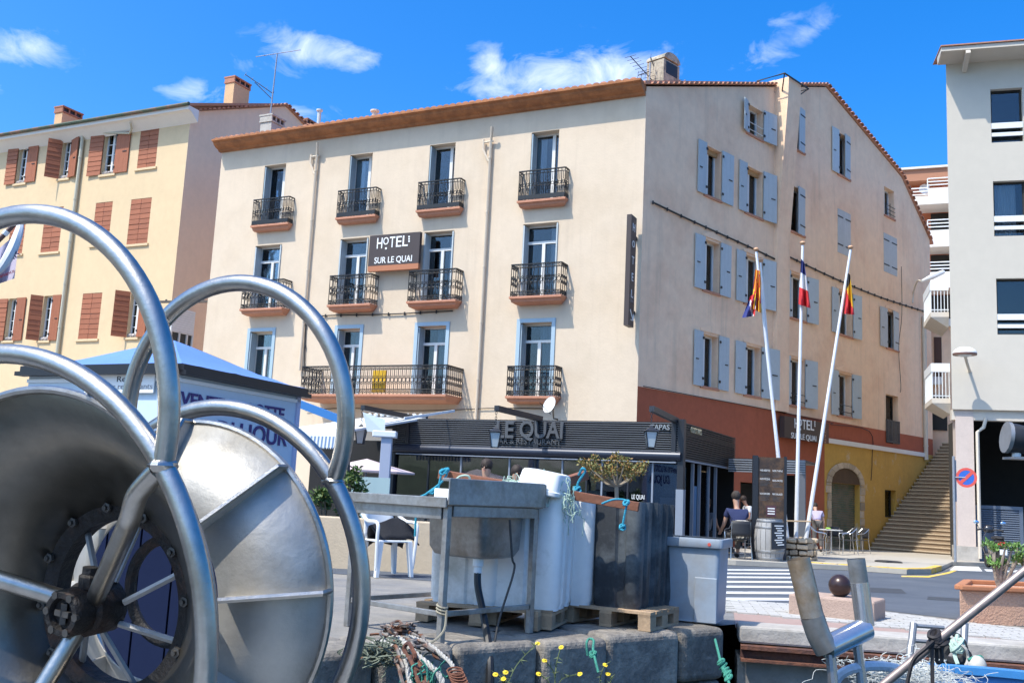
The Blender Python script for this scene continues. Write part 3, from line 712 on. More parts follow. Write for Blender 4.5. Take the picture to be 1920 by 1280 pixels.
# asphalt road with crossing, pavements
road = sheet('road', [G(1330, 1128), G(1500, 1136), G(1640, 1142), G(1840, 1166), G(2300, 1215), (60, 18), (60, 33), G(1915, 1058), G(1800, 1063), G(1765, 1070), G(1720, 1075), G(1600, 1068), G(1380, 1058), (-3, 24), (-40, 44), (-40, 40), (-4, 13.2)], .004, M['asphalt']); kind(road, 'structure')
fp = [(-30, 40), (-1.5, 23.4), G(1380, 1060), G(1600, 1070), G(1700, 1077), G(1745, 1076), G(1765, 1070), G(1785, 1060), (17.2, 31), (24, 45), (30, 75), (-30, 75)]
far = sheet('pavement', fp, .11, M['pave'], .10); kind(far, 'structure')
ky = MB(); pts = [G(1515, 1063.5), G(1600, 1069.5), G(1700, 1076.5), G(1745, 1075.5), G(1765, 1069.5)]
for i in range(len(pts) - 1):
    a, b = pts[i], pts[i + 1]; d = (Vector(b) - Vector(a)).normalized(); nn = Vector((d.y, -d.x)) * .02; 
    if nn.y > 0: nn = -nn
    for j in range(3):
        p = Vector(a).lerp(Vector(b), j / 3); q = Vector(a).lerp(Vector(b), (j + 1) / 3 - .02)
        ky.hexa([(p.x + nn.x, p.y + nn.y, gz(p.y) + .006), (q.x + nn.x, q.y + nn.y, gz(q.y) + .006), (q.x - nn.x * 7, q.y - nn.y * 7, gz(q.y) + .006), (p.x - nn.x * 7, p.y - nn.y * 7, gz(p.y) + .006),
                 (p.x + nn.x, p.y + nn.y, gz(p.y) + .125), (q.x + nn.x, q.y + nn.y, gz(q.y) + .125), (q.x - nn.x * 7, q.y - nn.y * 7, gz(q.y) + .125), (p.x - nn.x * 7, p.y - nn.y * 7, gz(p.y) + .125)])
ky.build('kerb', M['yellowpaint'], far)
y0s = [1067.5, 1074, 1081, 1089.5, 1098.5, 1109.5, 1121, 1133]
for i, y in enumerate(y0s):
    d = (2.4, 2.7, 3, 3.3, 3.8, 4.4, 5, 5.2)[i]
    sheet('crossing_stripe', [G(1340, y - .5), G(1512, y + .5), G(1512, y + d + .5), G(1340, y + d - .5)], .008, M['roadpaint'], parent=road)
sheet('lane_mark', [G(1790, 1061), G(1835, 1062), G(1842, 1071), G(1780, 1069)], .008, M['roadpaint'], parent=road)
sheet('lane_mark', [G(1845, 1067), G(1920, 1069), G(1920, 1073), G(1850, 1071)], .008, M['roadpaint'], parent=road)
sheet('lane_mark', [G(1690, 1079), G(1740, 1079.5), G(1775, 1073), G(1790, 1068), G(1796, 1069), G(1780, 1075), G(1742, 1082.5), G(1690, 1081.5)], .008, M['yellowpaint'], parent=road)
M['patch'] = mat('fresh asphalt patch', (.045, .05, .06), .9, var=.2, vscale=3, bump=.3, bscale=90)
sheet('asphalt_patch', [G(1560, 1098), G(1690, 1104), G(1700, 1113), G(1555, 1107)], .006, M['patch'], parent=road); sheet('asphalt_patch', [G(1740, 1118), G(1900, 1128), G(1905, 1134), G(1738, 1124)], .006, M['patch'], parent=road)
# near pavement with laid pavers
npv = sheet('quay_pavement', [G(1375, 1145), G(1500, 1139), G(1640, 1145), G(1840, 1169), G(2400, 1235), tuple(RE - rn * .35), tuple(Rb), G(1380, 1178)], .004, M['pink']); kind(npv, 'structure')
M['paver'] = mat('white concrete paver', (.42, .405, .375), .9, var=.18, vscale=8, bump=.3, bscale=60)
pv = MB(); o = Vector(G(1500, 1172)); ex = rd; ey = Vector((-rd.y, rd.x)); ey = ey if ey.y > 0 else -ey
bandA = lambda p: True
for i in range(-4, 64):
    for j in range(-6, 24):
        if (j // 2) % 6 == 9: continue
        p = o + ex * (i * .2 + (j % 2) * .1) + ey * (j * .1)
        # keep pavers inside the pavement: between road edge and quay cap, outside the pink band
        q = Vector((p.x, p.y)); dq = (q - R0).dot(-rn); along = (q - R0).dot(rd)
        a = Vector(G(1640, 1147)); b = Vector(G(1840, 1171)); side = (b.x - a.x) * (q.y - a.y) - (b.y - a.y) * (q.x - a.x)
        if dq < .42 or side > -.02 or along < .05: continue
        if dq < .42 + max(0, .95 - along * .42): continue
        z = gz(q.y) + .005; s = .094; t = .046; h = random.uniform(.010, .016)
        c = [q - ex * s - ey * t, q + ex * s - ey * t, q + ex * s + ey * t, q - ex * s + ey * t]
        pv.add([(v.x, v.y, z) for v in c] + [(v.x, v.y, z + h) for v in c], [(4, 5, 6, 7), (0, 1, 5, 4), (1, 2, 6, 5), (3, 0, 4, 7)])
kind(pv.build('pavers', M['paver'], npv, fix=False), 'stuff')
# quay edge of single stones, with a lower course
quay = thing('quay_wall', (Q1.x, Q1.y, -.5), 'dark stone quay wall with rounded blocks under the fish tubs', 'wall')
L = 0.0; i = 0
while L < 8.2:
    ln = [.52, .78, .62, .7, .58, .85, .66, .74][i % 8]; 
    a = Q1 - ed * (L + .008); b = Q1 - ed * (L + ln - .008); jz = random.uniform(-.015, .012); jo = random.uniform(-.02, .03); hh = random.uniform(.34, .42)
    def st(a, b, z0, z1, o0, o1, bev, nm='stone'):
        m = MB(); m.hexa([(q.x, q.y, z) for z in (z0, z1) for q in (a + en_ * o0, b + en_ * o0, b + en_ * o1, a + en_ * o1)])
        return m.build(nm, M['qstone'], quay, bevel=bev)
    s = st(a, b, -hh, .012 + jz, -.62, jo, .055); s.modifiers['bevel'].segments = 4
    for k in range(2):
        aa = a.lerp(b, k * .5 + .01); bb = a.lerp(b, k * .5 + .49); st(aa, bb, -.72, -hh - .01, -.5, -.05 + random.uniform(-.04, .02), .03)
    for k in range(2):
        aa = a.lerp(b, k * .5 + .01); bb = a.lerp(b, k * .5 + .49); st(aa, bb, -1.6, -.735, -.5, -.06 + random.uniform(-.04, .02), .03)
    L += ln; i += 1
far_q = MB(); e0 = Q1 - ed * L; far_q.hexa([(q.x, q.y, z) for z in (-2, .0) for q in (e0 - en_ * .6, QL - en_ * .6, QL, e0)]); far_q.build('stone', M['qstone'], quay)
# right hand concrete quay: cap, rusty beam, wall
q2 = thing('concrete_quay', (R0.x + 2, R0.y, -.6), 'concrete quay edge with a rusty steel beam on the right', 'wall')
k = 0; n_ = 0
while k < 24:
    a = R0 + rd * (k + .006); b = R0 + rd * (k + 2.4 - .006); k += 2.4
    m = MB(); m.hexa([(q.x, q.y, z) for z in (-.13, .008) for q in (a, b, b - rn * .36, a - rn * .36)]); m.build('cap_stone', M['conc'], q2, bevel=.02)
m = MB(); a, b = R0, RE; m.hexa([(q.x, q.y, z) for z in (-2.2, -.25) for q in (a - rn * .05, b - rn * .05, b - rn * .5, a - rn * .5)]); m.build('wall_face', mat('stained concrete', (.27, .25, .22), .95, var=.25, vscale=1.5, bump=.5, bscale=20, streak=.8, stain=(.07, .07, .06)), q2)
m = MB(); bm0 = [(.0, -.135), (.10, -.135), (.10, -.165), (.035, -.17), (.035, -.235), (.10, -.24), (.10, -.26), (.0, -.26)]
c0 = R0 + rd * .02; m.prism([(c0.x + rn.x * o, c0.y + rn.y * o, z) for o, z in bm0], Vector((rd.x, rd.y, 0)) * 26); m.build('steel_beam', M['rust'], q2)

# ------------------------------------------------------------------ building on the left
def pdir(x, y): r = ray(x, y); return r.x / r.y
HL = HF.p(FL, 0); e26 = Vector((HF.n.x, HF.n.y, 0)); k = pdir(336, 430)
Yc = (HL.dot(HF.n) - 2.2) / (k * HF.n.x + HF.n.y); LC = Vector((k * Yc, Yc, 0))
LB = Wall(LC, -64.0)
left = thing('yellow_building', (LC.x, LC.y, -.8), 'yellow cream house with red-brown shutters at the left edge', 'building')
lz = lambda x, y: LB.sz(x, y)
EZL = lz(357, 210)[1]
rows = [  # x0,y0 top-left, x1,y1 bottom-right, state
 (15, 275, 70, 345, 'o'), (98, 262, 150, 336, 'o2'), (170, 246, 243, 328, 'o'), (260, 236, 296, 316, 'c'),
 (17, 405, 46, 478, 'c'), (80, 388, 115, 474, 'c'), (175, 378, 208, 460, 'c'), (241, 371, 281, 459, 'c'),
 (-4, 558, 46, 640, 'o'), (63, 553, 112, 640, 'o3'), (150, 548, 188, 637, 'c'), (222, 545, 282, 634, 'o2')]
lh = []; spec = []
for x0, y0, x1, y1, st in rows:
    ym = (y0 + y1) / 2; sa = lz(x1, ym)[0]; sb = lz(x0, ym)[0]; zt = lz((x0 + x1) / 2, y0)[1]; zb = lz((x0 + x1) / 2, y1)[1]
    if st == 'c': lh.append((sa + .03, sb - .03, zb + .04, zt - .04))
    else:
        wl_ = (sb - sa) / 3.0 if st != 'o3' else (sb - sa) / 3.2
        lh.append((sa + wl_, sb - wl_, zb + .04, zt - .04))
    spec.append((sa, sb, zb, zt, st))
for dx in (-130, -260):
    for x0, y0, x1, y1 in ((40, 280, 75, 350), (40, 405, 78, 480), (40, 558, 78, 640)):
        sa = lz(x1 + dx, y0 + 45)[0]; sb = lz(x0 + dx, y0 + 45)[0]; zt = lz(x0 + dx + 15, y0 - dx * .05)[1]; zb = zt - 1.6
        lh.append((sa, sb, zb, zt)); spec.append((sa, sb, zb, zt, 'c'))
facade(LB, 0, 26, -1, EZL - .12, lh, .22).build('front_wall', M['lcream'], left)
for h, (sa, sb, zb, zt, st) in zip(lh, spec):
    wd = (h[1] - h[0]) / 2
    if st == 'c':
        shutter(LB, h[0], zb + .04, zt - .04, wd - .008, 0, left, 'shutter_r', -.05, 1, planks=9); shutter(LB, h[1], zb + .04, zt - .04, wd - .008, 0, left, 'shutter_r', -.05, -1, planks=9)
    else:
        window(LB, h, left, .2, mullion=True, rows=4, curtain=None)
        wd = h[0] - sa
        shutter(LB, h[0], zb + .04, zt - .04, wd, 180 if st != 'o2' else 168, left, 'shutter_r', .03, 1, hinges=True)
        shutter(LB, h[1], zb + .04, zt - .04, wd, 178 if st == 'o' else 125, left, 'shutter_r', .03, -1, planks=9)
        fp_ = MB()
        for j in range(7): fp_.blob(LB.p(h[0] + (h[1] - h[0]) * (j + .5) / 7, h[2] + .1, -.08), (.07, .07, .09), 6, 4, jit=.3)
        fp_.build('window_plants', mat('pale flowers', (.5, .45, .42), .9, var=.5, vscale=14), left)
    MB().wbox(LB, h[0] - .1, h[1] + .1, h[2] - .1, h[2], -.2, .07).build('window_sill', M['lcream'], left)
# eaves: white boxed cornice, gutter, front drainpipe
cp = [(0, EZL - .55), (.45, EZL - .2), (.62, EZL - .16), (.62, EZL), (0, EZL)]
m = MB(); n = len(cp); m.add([LB.p(-.45, z, o) for o, z in cp] + [LB.p(26, z, o) for o, z in cp], [tuple(range(n)), tuple(range(2 * n - 1, n - 1, -1))] + [(i, (i + 1) % n, n + (i + 1) % n, n + i) for i in range(n)])
m.build('cornice', M['trimwhite'], left)
m = MB(); m.tube([LB.p(-.5, EZL + .05, .68), LB.p(26, EZL + .05, .68)], .085, 8); m.build('gutter', M['gutter'], left)
m = MB(); s, z = lz(160, 252); m.tube([LB.p(s, z, .12), LB.p(s, .2, .12)], .085, 8); sa_, za_ = LB.off(.5).sz(243, 222); sb_, zb_ = LB.off(.5).sz(76, 240)
m.tube([LB.p(s - 3.4, EZL - .30, .5), LB.p(s - 3.3, EZL - .5, .3), LB.p(s - 3.0, EZL - .62, .12), LB.p(s, z + .05, .12)], .05, 6)
for q in range(6): m.lathe([(.1, 0), (.1, .06)], 8, LB.p(s, z - 1.2 - 2 * q, .12))
m.build('drainpipe', mat('pale green pipe', (.50, .47, .36), .6, var=.1), left, smooth=True)
# side wall and gable, roof
LS = Wall(LC, 26.0); k_ridge = None
sr, zr = LS.sz(535, 200); se, ze = LS.sz(575, 240)
DP = se + .5
m = MB(); m.add([LS.p(0, -1), LS.p(DP, -1), LS.p(DP, ze), LS.p(sr, zr), LS.p(0, EZL)], [(0, 1, 2, 3, 4)]); m.build('side_wall', M['lside'], left)
m = MB(); d = LB.t * 26.5; T = Vector((0, 0, .12))
for (a, za), (b, zb) in (((-.62, EZL), (sr, zr + .03)), ((sr, zr + .03), (DP + .4, ze - .25))):
    A0, B0 = LS.p(a, za, .35 if a < 0 else .1), LS.p(b, zb, .1); m.hexa([A0, B0, B0 + d, A0 + d, A0 + T, B0 + T, B0 + d + T, A0 + d + T])
lroof = m.build('roof', M['rooftile'], left)
tiles_along(LS.p(.2, EZL + .12), LS.p(sr, zr + .1), .3, LS.n, LS.n * .2, lroof); tiles_along(LS.p(sr, zr + .1), LS.p(DP, ze), .3, LS.n, LS.n * .2, lroof)
M['chim'] = mat('ochre rendered chimney', (.62, .42, .24), .9, var=.15, vscale=2, bump=.2)
for x, y, Yd, wx, wy, h, lb in ((443, 190, 48, 1.15, .6, .75, 'tall ochre chimney with tile cap'), (127, 228, 48, 1.15, .55, .25, 'low chimney at far left'), (577, 243, 53, .8, .5, .15, 'small chimney by the blue flue')):
    c_ = chimney('chimney', at(x, y, Yd), wx, wy, h, 26, M['chim'], M['rooftile'], lb, None, parent=left)
c_ = chimney('chimney', at(509, 250, 40.5), .8, .6, .35, 26, mat('grey chimney', (.45, .42, .38), .9, var=.2), M['conc'], 'grey chimney behind the cornice', None, parent=hotel)
# veranda between the two houses
VB = LS.off(.12); m = MB(); s0, z0 = VB.sz(336, 640); s1 = DP * .5
s1 = min(LS.sz(398, 600)[0], 3.4); zv = LS.sz(345, 582)[1]
vf = thing('veranda', (VB.p(1, 0).x, VB.p(1, 0).y, 2), 'white roller-blind veranda tucked between the two houses', 'veranda')
W3 = LB.off(-.25)
a0 = W3.sz(392, 610)[0]; a1 = W3.sz(330, 610)[0]; zb_, zt_ = W3.sz(360, 655)[1], W3.sz(360, 575)[1]; zm = W3.sz(360, 618)[1]
LV = LS
m = MB(); bars(m, LV, .02, 1.35, zb_ - 1.6, zm, .01, .12, .07); m.wbox(LV, .5, .57, zb_ - 1.6, zm, .02, .12); m.wbox(LV, .95, 1.02, zb_ - 1.6, zm, .02, .12); m.build('frame', M['wframe'], vf)
MB().wbox(LV, .05, 1.3, zb_ - 1.6, zm - .04, .03, .05).build('pane', mat('dark veranda glass', (.03, .04, .045), .08), vf)
for j in range(10):
    z = zm + (zt_ - zm) * j / 10; MB().wbox(LV, .02, 1.35, z + .004, z + (zt_ - zm) / 10 - .006, .012, .10).build('blind_slat', M['paint_w'], vf)
m = MB(); a = at(288, 566, LC.y - .6); b = at(404, 565, LC.y - .2); m.beam(a, b, .12, .09)
for j in range(6): c = a.lerp(b, j / 5); m.blob(c + Vector((0, 0, .07)), .05, 6, 4)
m.build('awning_bar', mat('weathered awning bar', (.16, .14, .12), .8, var=.3), vf)

# ------------------------------------------------------------------ building on the right
RBc = at(1783, 640, 31.0); RB = Wall(RBc, 107.0)
right = thing('apartment_block', (RBc.x, RBc.y, -.5), 'pale grey apartment block over a dark garage passage at the right', 'building')
rz = lambda x, y: RB.sz(x, y)
ZB = rz(1800, 767)[1]; ZT = rz(1785, 118)[1]
rh = []
for x0, y0, x1, y1 in ((1858, 168, 1918, 268), (1863, 340, 1924, 443), (1869, 522, 1936, 627)):
    sa = rz(x0, (y0 + y1) / 2)[0]; sb = rz(x1, (y0 + y1) / 2)[0]; rh.append((sa, sb, rz(x0, y1)[1], rz(x0, y0)[1]))
facade(RB, 0, 16, ZB, ZT, rh, .22).build('front_wall', M['rb'], right)
m = MB(); d = Vector((math.sin(RAD(31)), math.cos(RAD(31)), 0)) * 12
m.quad(RB.p(0, ZB), RB.p(0, ZB) + d, RB.p(0, ZT) + d, RB.p(0, ZT)); m.quad(RB.p(0, ZB), RB.p(16, ZB), RB.p(16, ZB) + d, RB.p(0, ZB) + d); m.build('side_wall', M['rb'], right)
for i, h in enumerate(rh):
    f = window(RB, h, right, .2, mullion=False, fm='room', curtain='curtain' if i == 1 else None, curt=(.08, .75))
    for k_, (za, zb) in enumerate(((.21, .33), (.47, .66))):
        hz = h[3] - h[2]; m = MB().wbox(RB, h[0] + .01, h[1] - .01, h[2] + hz * za * .55, h[2] + hz * zb * .55, -.04, .01); m.build('rail_board', M['paint_w'], right)
m = MB(); m.hexa([RB.p(-.25, ZT, .95), RB.p(16, ZT, .95), RB.p(16, ZT - .05, -.0), RB.p(-.25, ZT - .05, -.0), RB.p(-.25, ZT + .14, .95), RB.p(16, ZT + .14, .95), RB.p(16, ZT + .3, -.2), RB.p(-.25, ZT + .3, -.2)]); m.build('eaves', M['soffit'], right)
m = MB(); m.beam(RB.p(.55, ZT - .05, .95), RB.p(.55, ZT - .32, .05), .14, .16, up=RB.n); m.build('bracket', M['soffit'], right)
e_ = MB(); A0 = RB.p(-.3, ZT + .22, 1.0)
rr = e_.hexa([RB.p(-.27, ZT + .15, 1.0), RB.p(16, ZT + .15, 1.0), RB.p(16, ZT + .32, -.2), RB.p(-.27, ZT + .32, -.2), RB.p(-.27, ZT + .19, 1.0), RB.p(16, ZT + .19, 1.0), RB.p(16, ZT + .5, -1.2), RB.p(-.27, ZT + .5, -1.2)]).build('roof', M['rooftile'], right)
# pillar, beam, passage and louvred gate
px = rz(1793, 900)[0]; pg = gz(31) + .1
m = MB(); m.wbox(RB, .1, .62, pg - .6, ZB, -.75, -.1); m.build('pillar', mat('pink grey render', (.60, .50, .44), .9, var=.1), right)
MB().wbox(RB, .02, .7, pg - .6, pg + .45, -.8, -.03).build('pillar_base', M['conc'], right)
MB().wbox(RB, 0, 16, ZB - .32, ZB + .0, -.5, -.12).build('beam', M['soffit'], right)
m = MB(); m.tube([RB.p(.98, ZB - .25, -.05), RB.p(.9, ZB - .55, -.05), RB.p(.72, ZB - .7, -.05), RB.p(.72, pg + .1, -.05)], .055, 8); m.build('drainpipe', M['soffit'], right, smooth=True)
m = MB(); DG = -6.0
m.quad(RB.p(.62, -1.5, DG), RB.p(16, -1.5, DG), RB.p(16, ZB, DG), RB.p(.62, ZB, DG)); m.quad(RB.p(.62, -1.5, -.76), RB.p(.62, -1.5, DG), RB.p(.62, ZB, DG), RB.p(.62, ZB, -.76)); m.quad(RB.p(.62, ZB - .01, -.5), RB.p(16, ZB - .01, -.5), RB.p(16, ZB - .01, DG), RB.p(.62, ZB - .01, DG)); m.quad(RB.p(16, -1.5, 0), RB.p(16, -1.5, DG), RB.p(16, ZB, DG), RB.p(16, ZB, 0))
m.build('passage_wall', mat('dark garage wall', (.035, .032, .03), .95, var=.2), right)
M['gate'] = mat('slate blue gate paint', (.10, .13, .18), .55, var=.08)
gt = thing('louvred_gate', RB.p(2, pg, -.9), 'slate blue louvred metal gate closing the passage', 'gate')
RG = RB.off(-.95); ztg = RG.sz(1830, 946)[1]; s0 = .75
for j in range(4):
    a, b = s0 + j * 1.42, s0 + j * 1.42 + 1.36; m = MB(); bars(m, RG, a, b, pg, ztg, -.03, .03, .11); f = m.build('gate_frame', M['gate'], gt)
    nz = 22
    for i in range(nz):
        z = pg + .12 + (ztg - pg - .24) * i / nz; m = MB(); m.hexa([RG.p(a + .1, z, .02), RG.p(b - .1, z, .02), RG.p(b - .1, z + .05, -.025), RG.p(a + .1, z + .05, -.025), RG.p(a + .1, z + .012, .024), RG.p(b - .1, z + .012, .024), RG.p(b - .1, z + .062, -.02), RG.p(a + .1, z + .062, -.02)]); m.build('louvre', M['gate'], f)
# two small balconies on the left flank
for (y0, y1) in ((524, 603), (678, 766)):
    zt = rz(1770, y0)[1]; zb = rz(1770, y1 - 22)[1]; RBL = Wall(RB.p(0, 0, -.3), 107.0)
    m = MB(); m.wbox(RB, -.55, 0, zb - .16, zb, -2.4, -.35); m.add([RB.p(-.55, zb - .16, -.35), RB.p(0, zb - .16, -.35), RB.p(0, zb - .5, -.5), RB.p(-.55, zb - .16, -2.4), RB.p(0, zb - .16, -2.4), RB.p(0, zb - .5, -2.2)], [(0, 1, 2), (5, 4, 3), (0, 2, 5, 3), (1, 4, 5, 2)]); b_ = m.build('side_balcony', M['soffit'], right)
    m = MB(); m.wbox(RB, -.56, 0, zt - .28, zt, -.39, -.35); m.wbox(RB, -.56, -.52, zt - .28, zt, -2.4, -.39)
    for i in range(6): u = -.54 + .1 * i; m.wbox(RB, u, u + .02, zb, zt - .28, -.38, -.36)
    for i in range(18): u = -.4 - .11 * i; m.wbox(RB, -.55, -.53, zb, zt - .28, u - .02, u)
    m.wbox(RB, -.55, 0, zb + .06, zb + .09, -.38, -.36); m.build('balcony_rail', M['paint_w'], b_)
# wall lamp on the facade
lp = thing('wall_lamp', RB.p(*rz(1822, 690), 0), 'round white street lamp on a bracket on the apartment block facade', 'street lamp')
s, z = rz(1818, 690); q = RB.off(1.25); hp = at(1809, 662, 30.0); a = RB.p(s, z - .1, .0)
m = MB().tube([a, a.lerp(hp, .5) + Vector((0, 0, -.05)), hp + Vector((0, 0, -.05))], .045, 8); m.build('arm', M['rb'], lp, smooth=True)
m = MB().lathe([(.34, -.04), (.345, .02), (.3, .10), (.18, .17), (0, .19)], 24, hp); m.build('lamp_cap', M['paint_w'], lp, smooth=True)
m = MB().lathe([(.24, -.07), (.345, -.06), (.35, -.01), (.33, .0)], 24, hp); m.build('lamp_ring', mat('brown lamp ring', (.18, .09, .07), .5), lp)
m = MB().lathe([(0, -.12), (.14, -.105), (.23, -.06)], 20, hp); m.build('lamp_glass', mat('lamp glass', (.55, .58, .6), .15), lp, smooth=True)
m = MB().lathe([(.06, -.02), (.06, .02)], 10, a, RB.n); m.build('wall_plate', M['rb'], lp)
# terracotta block behind
OB = Wall(at(1640, 400, 62), 112.0)
ob = thing('terracotta_block', (OB.O.x + 5, OB.O.y, 0), 'terracotta apartment block with white balconies seen behind the hotel roof', 'building')
oz = lambda x, y: OB.sz(x, y); ZR = oz(1690, 322)[1]; zb1 = oz(1720, 372)[1]
m = MB(); m.wbox(OB, 0, 24, -2, ZR - .9, -10, 0); m.build('wall', M['orange'], ob)
m = MB(); m.wbox(OB, -.6, 24, ZR - 1.0, ZR - .25, -10, 1.0); m.build('roof_slab', mat('brown fascia', (.42, .2, .12), .9), ob); MB().wbox(OB, -.7, 24, ZR - .245, ZR - .12, -10, 1.15).build('roof_edge', M['trimwhite'], ob)
for y0, y1, zz in ((352, 392, 0), (428, 470, 1), (505, 545, 2)):
    zt, zb = oz(1750, y0)[1], oz(1750, y1)[1]; b0 = oz(1738, y0)[0]; zm_ = zt - (zt - zb) * .45
    m = MB(); m.wbox(OB, b0, 24, zb, zm_, 1.8, 2.0); m.wbox(OB, b0 - 1.7, b0, zb - .1, zm_ - .3, 1.2, 1.4); m.wbox(OB, b0 - 1.7, 24, zb - .25, zb, 0, 2.0); f = m.build('balcony', M['trimwhite'], ob)
    m = MB()
    for k_ in range(3): z = zm_ + (zt - zm_) * (k_ + 1) / 3; m.tube([OB.p(b0, z, 1.9), OB.p(24, z, 1.9)], .04, 5); m.tube([OB.p(b0 - 1.7, z - .4, 1.3), OB.p(b0, z - .4, 1.3)], .04, 5)
    for k_ in range(10): m.tube([OB.p(b0 + k_ * 1.6, zm_, 1.9), OB.p(b0 + k_ * 1.6, zt, 1.9)], .035, 5)
    m.build('balcony_rail', M['paint_w'], f)
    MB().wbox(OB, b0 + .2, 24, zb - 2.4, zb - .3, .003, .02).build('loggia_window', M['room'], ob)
MB().lathe([(.32, 0), (.32, .06)], 16, OB.p(oz(1733, 0)[0] if False else oz(1733, 358)[0], oz(1733, 358)[1], .4), OB.n).build('satellite_dish', M['paint_w'], ob)
# house behind the stairs
HB = Wall(HS.p(BS + .3, 0, -2.0), 100.0)
hb = thing('rear_house', (HB.O.x + 2, HB.O.y, 3), 'small beige house behind the top of the stairs', 'building')
bz = lambda x, y: HB.sz(x, y); zt = bz(1750, 612)[1]
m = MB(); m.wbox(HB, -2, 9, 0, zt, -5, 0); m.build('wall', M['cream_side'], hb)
m = MB(); m.wbox(HB, -2.2, 9.2, zt, zt + .35, -5.2, .25); m.build('eaves', M['trimwhite'], hb)
for x0, y0, x1, y1, mm in ((1747, 740, 1776, 806, 'room'), (1752, 632, 1766, 712, 'oframe')):
    sa, sb = bz(x0, y1)[0], bz(x1, y1)[0]; m = MB(); m.wbox(HB, sa, sb, bz(x0, y1)[1], bz(x0, y0)[1], .004, .05); m.build('shuttered_window', M[mm] if mm == 'room' else mat('dark wood', (.09, .04, .025), .7), hb)
MB().wbox(HB, bz(1733, 715)[0], bz(1762, 715)[0], bz(1740, 722)[1], bz(1740, 708)[1], .0, .5).build('balcony_slab', M['trimwhite'], hb)
# street stairs climbing along the hotel
stairs = thing('street_stairs', HS.p(18, -.6, 1), 'long stone stairway climbing between hotel and apartment block', 'stairs')
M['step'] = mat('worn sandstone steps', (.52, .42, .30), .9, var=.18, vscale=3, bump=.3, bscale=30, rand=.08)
M['riser'] = mat('shade-darkened step riser', (.27, .20, .135), .95, var=.25, vscale=4, bump=.4, bscale=30)  # risers painted darker than treads so the steps show in the shade
n = 30; sA, zA, sB_, zB_ = 15.6, -.62, 23.6, 4.3
sw_ = 4.2
st0 = None
for i in range(n):
    s = sA + (sB_ - sA) * i / n; z = zA + (zB_ - zA) * (i + 1) / n; ds = (sB_ - sA) / n
    m = MB(); ww = sw_ - .9 * i / n + random.uniform(-.02, .02)
    dz = (zB_ - zA) / n
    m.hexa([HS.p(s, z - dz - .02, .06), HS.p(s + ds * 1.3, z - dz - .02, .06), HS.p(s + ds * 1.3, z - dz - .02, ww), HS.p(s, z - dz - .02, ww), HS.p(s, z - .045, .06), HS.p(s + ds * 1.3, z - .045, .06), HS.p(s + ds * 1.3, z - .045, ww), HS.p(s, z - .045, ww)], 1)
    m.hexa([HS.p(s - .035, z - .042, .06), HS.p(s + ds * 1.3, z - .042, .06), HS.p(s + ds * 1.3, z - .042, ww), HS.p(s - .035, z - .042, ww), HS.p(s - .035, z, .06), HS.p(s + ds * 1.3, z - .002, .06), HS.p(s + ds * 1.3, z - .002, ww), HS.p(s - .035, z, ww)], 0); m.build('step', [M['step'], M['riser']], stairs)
m = MB(); m.prism([HS.p(sA + .1, -1.2, .1), HS.p(sB_ + 3, -1.2, .1), HS.p(sB_ + 3, zB_ - .03, .1), HS.p(sB_, zB_ - .06, .1), HS.p(sA + .1, zA - .05, .1)], HS.n * 3.2); m.build('stair_core', M['conc'], stairs)
m = MB(); a = HS.p(sA + .3, 0, sw_ + .1); m.hexa([HS.p(s, z, o) for z in (-1, .95) for s, o in ((sA + .6, sw_), (sA + 2.2, sw_), (sA + 2.2, sw_ + .35), (sA + .6, sw_ + .35))]); m.build('side_wall', M['trimwhite'], stairs, bevel=.03)
MB().hexa([HS.p(s, z, o) for z in (-1, -.35) for s, o in ((sA + .45, sw_ - .05), (sA + 2.3, sw_ - .05), (sA + 2.3, sw_ + .4), (sA + .45, sw_ + .4))]).build('wall_foot', M['step'], stairs)
# ------------------------------------------------------------------ restaurant pavilion in front of the hotel
PC = at(1278, 840, 22.0); PF = Wall(PC, -64.0); PS = Wall(PC, 26.0)
gP = gz(22) + .12
M['slat'] = mat('grey aluminium slat', (.14, .145, .155), .5, metal=.0, var=.05)
M['slat_b'] = mat('black side slat', (.022, .022, .023), .5)
M['anth'] = mat('anthracite steel', (.022, .024, .03), .4, var=.08)
M['letter'] = mat('grey metal letter', (.10, .103, .108), .45, metal=.3)
M['dark'] = mat('dark interior', (.012, .012, .013), .9)
M['alu'] = mat('grey aluminium post', (.28, .31, .36), .45, metal=.3, var=.06)
pav = thing('restaurant_pavilion', PF.p(4, gP, -1), 'black slatted restaurant pavilion with glass front below the hotel', 'pavilion')
sL = PF.sz(741, 812)[0]; zt = PF.sz(1010, 787)[1]; zb = PF.sz(1010, 839)[1]; NS = 13; pit = (zt - zb) / NS
MB().wbox(PF, -.02, sL, zb, zt, -.16, -.06).build('fascia_board', M['dark'], pav)
m = MB(); m.hexa([PF.p(.02, 0, -.06), PF.p(sL, 0, -.06), PF.p(sL, pit * .1, .035), PF.p(.02, pit * .1, .035), PF.p(.02, pit * .5, -.06), PF.p(sL, pit * .5, -.06), PF.p(sL, pit * .42, .035), PF.p(.02, pit * .42, .035)])
sl0 = m.build('slat', M['slat'], pav)
for k in range(NS):
    z = zb + pit * k
    if k == 0: sl0.location.z = z
    else:
        q = share(sl0, pav); q.location.z = z
SD = PS.sz(1377, 850)[0]; zs1 = PS.sz(1284, 860)[1]; zs0 = zt + .02; pk = (zs0 - zs1) / 16
MB().wbox(PS, .0, SD, zs1, zs0, -.14, -.05).build('fascia_board', M['dark'], pav)
m = MB(); m.wbox(PS, .03, SD, 0, pk * .6, -.05, .03); t1 = m.build('slat', M['slat_b'], pav)
for k in range(16):
    if k == 0: t1.location.z = zs1
    else: q = share(t1, pav); q.location.z = zs1 + pk * k
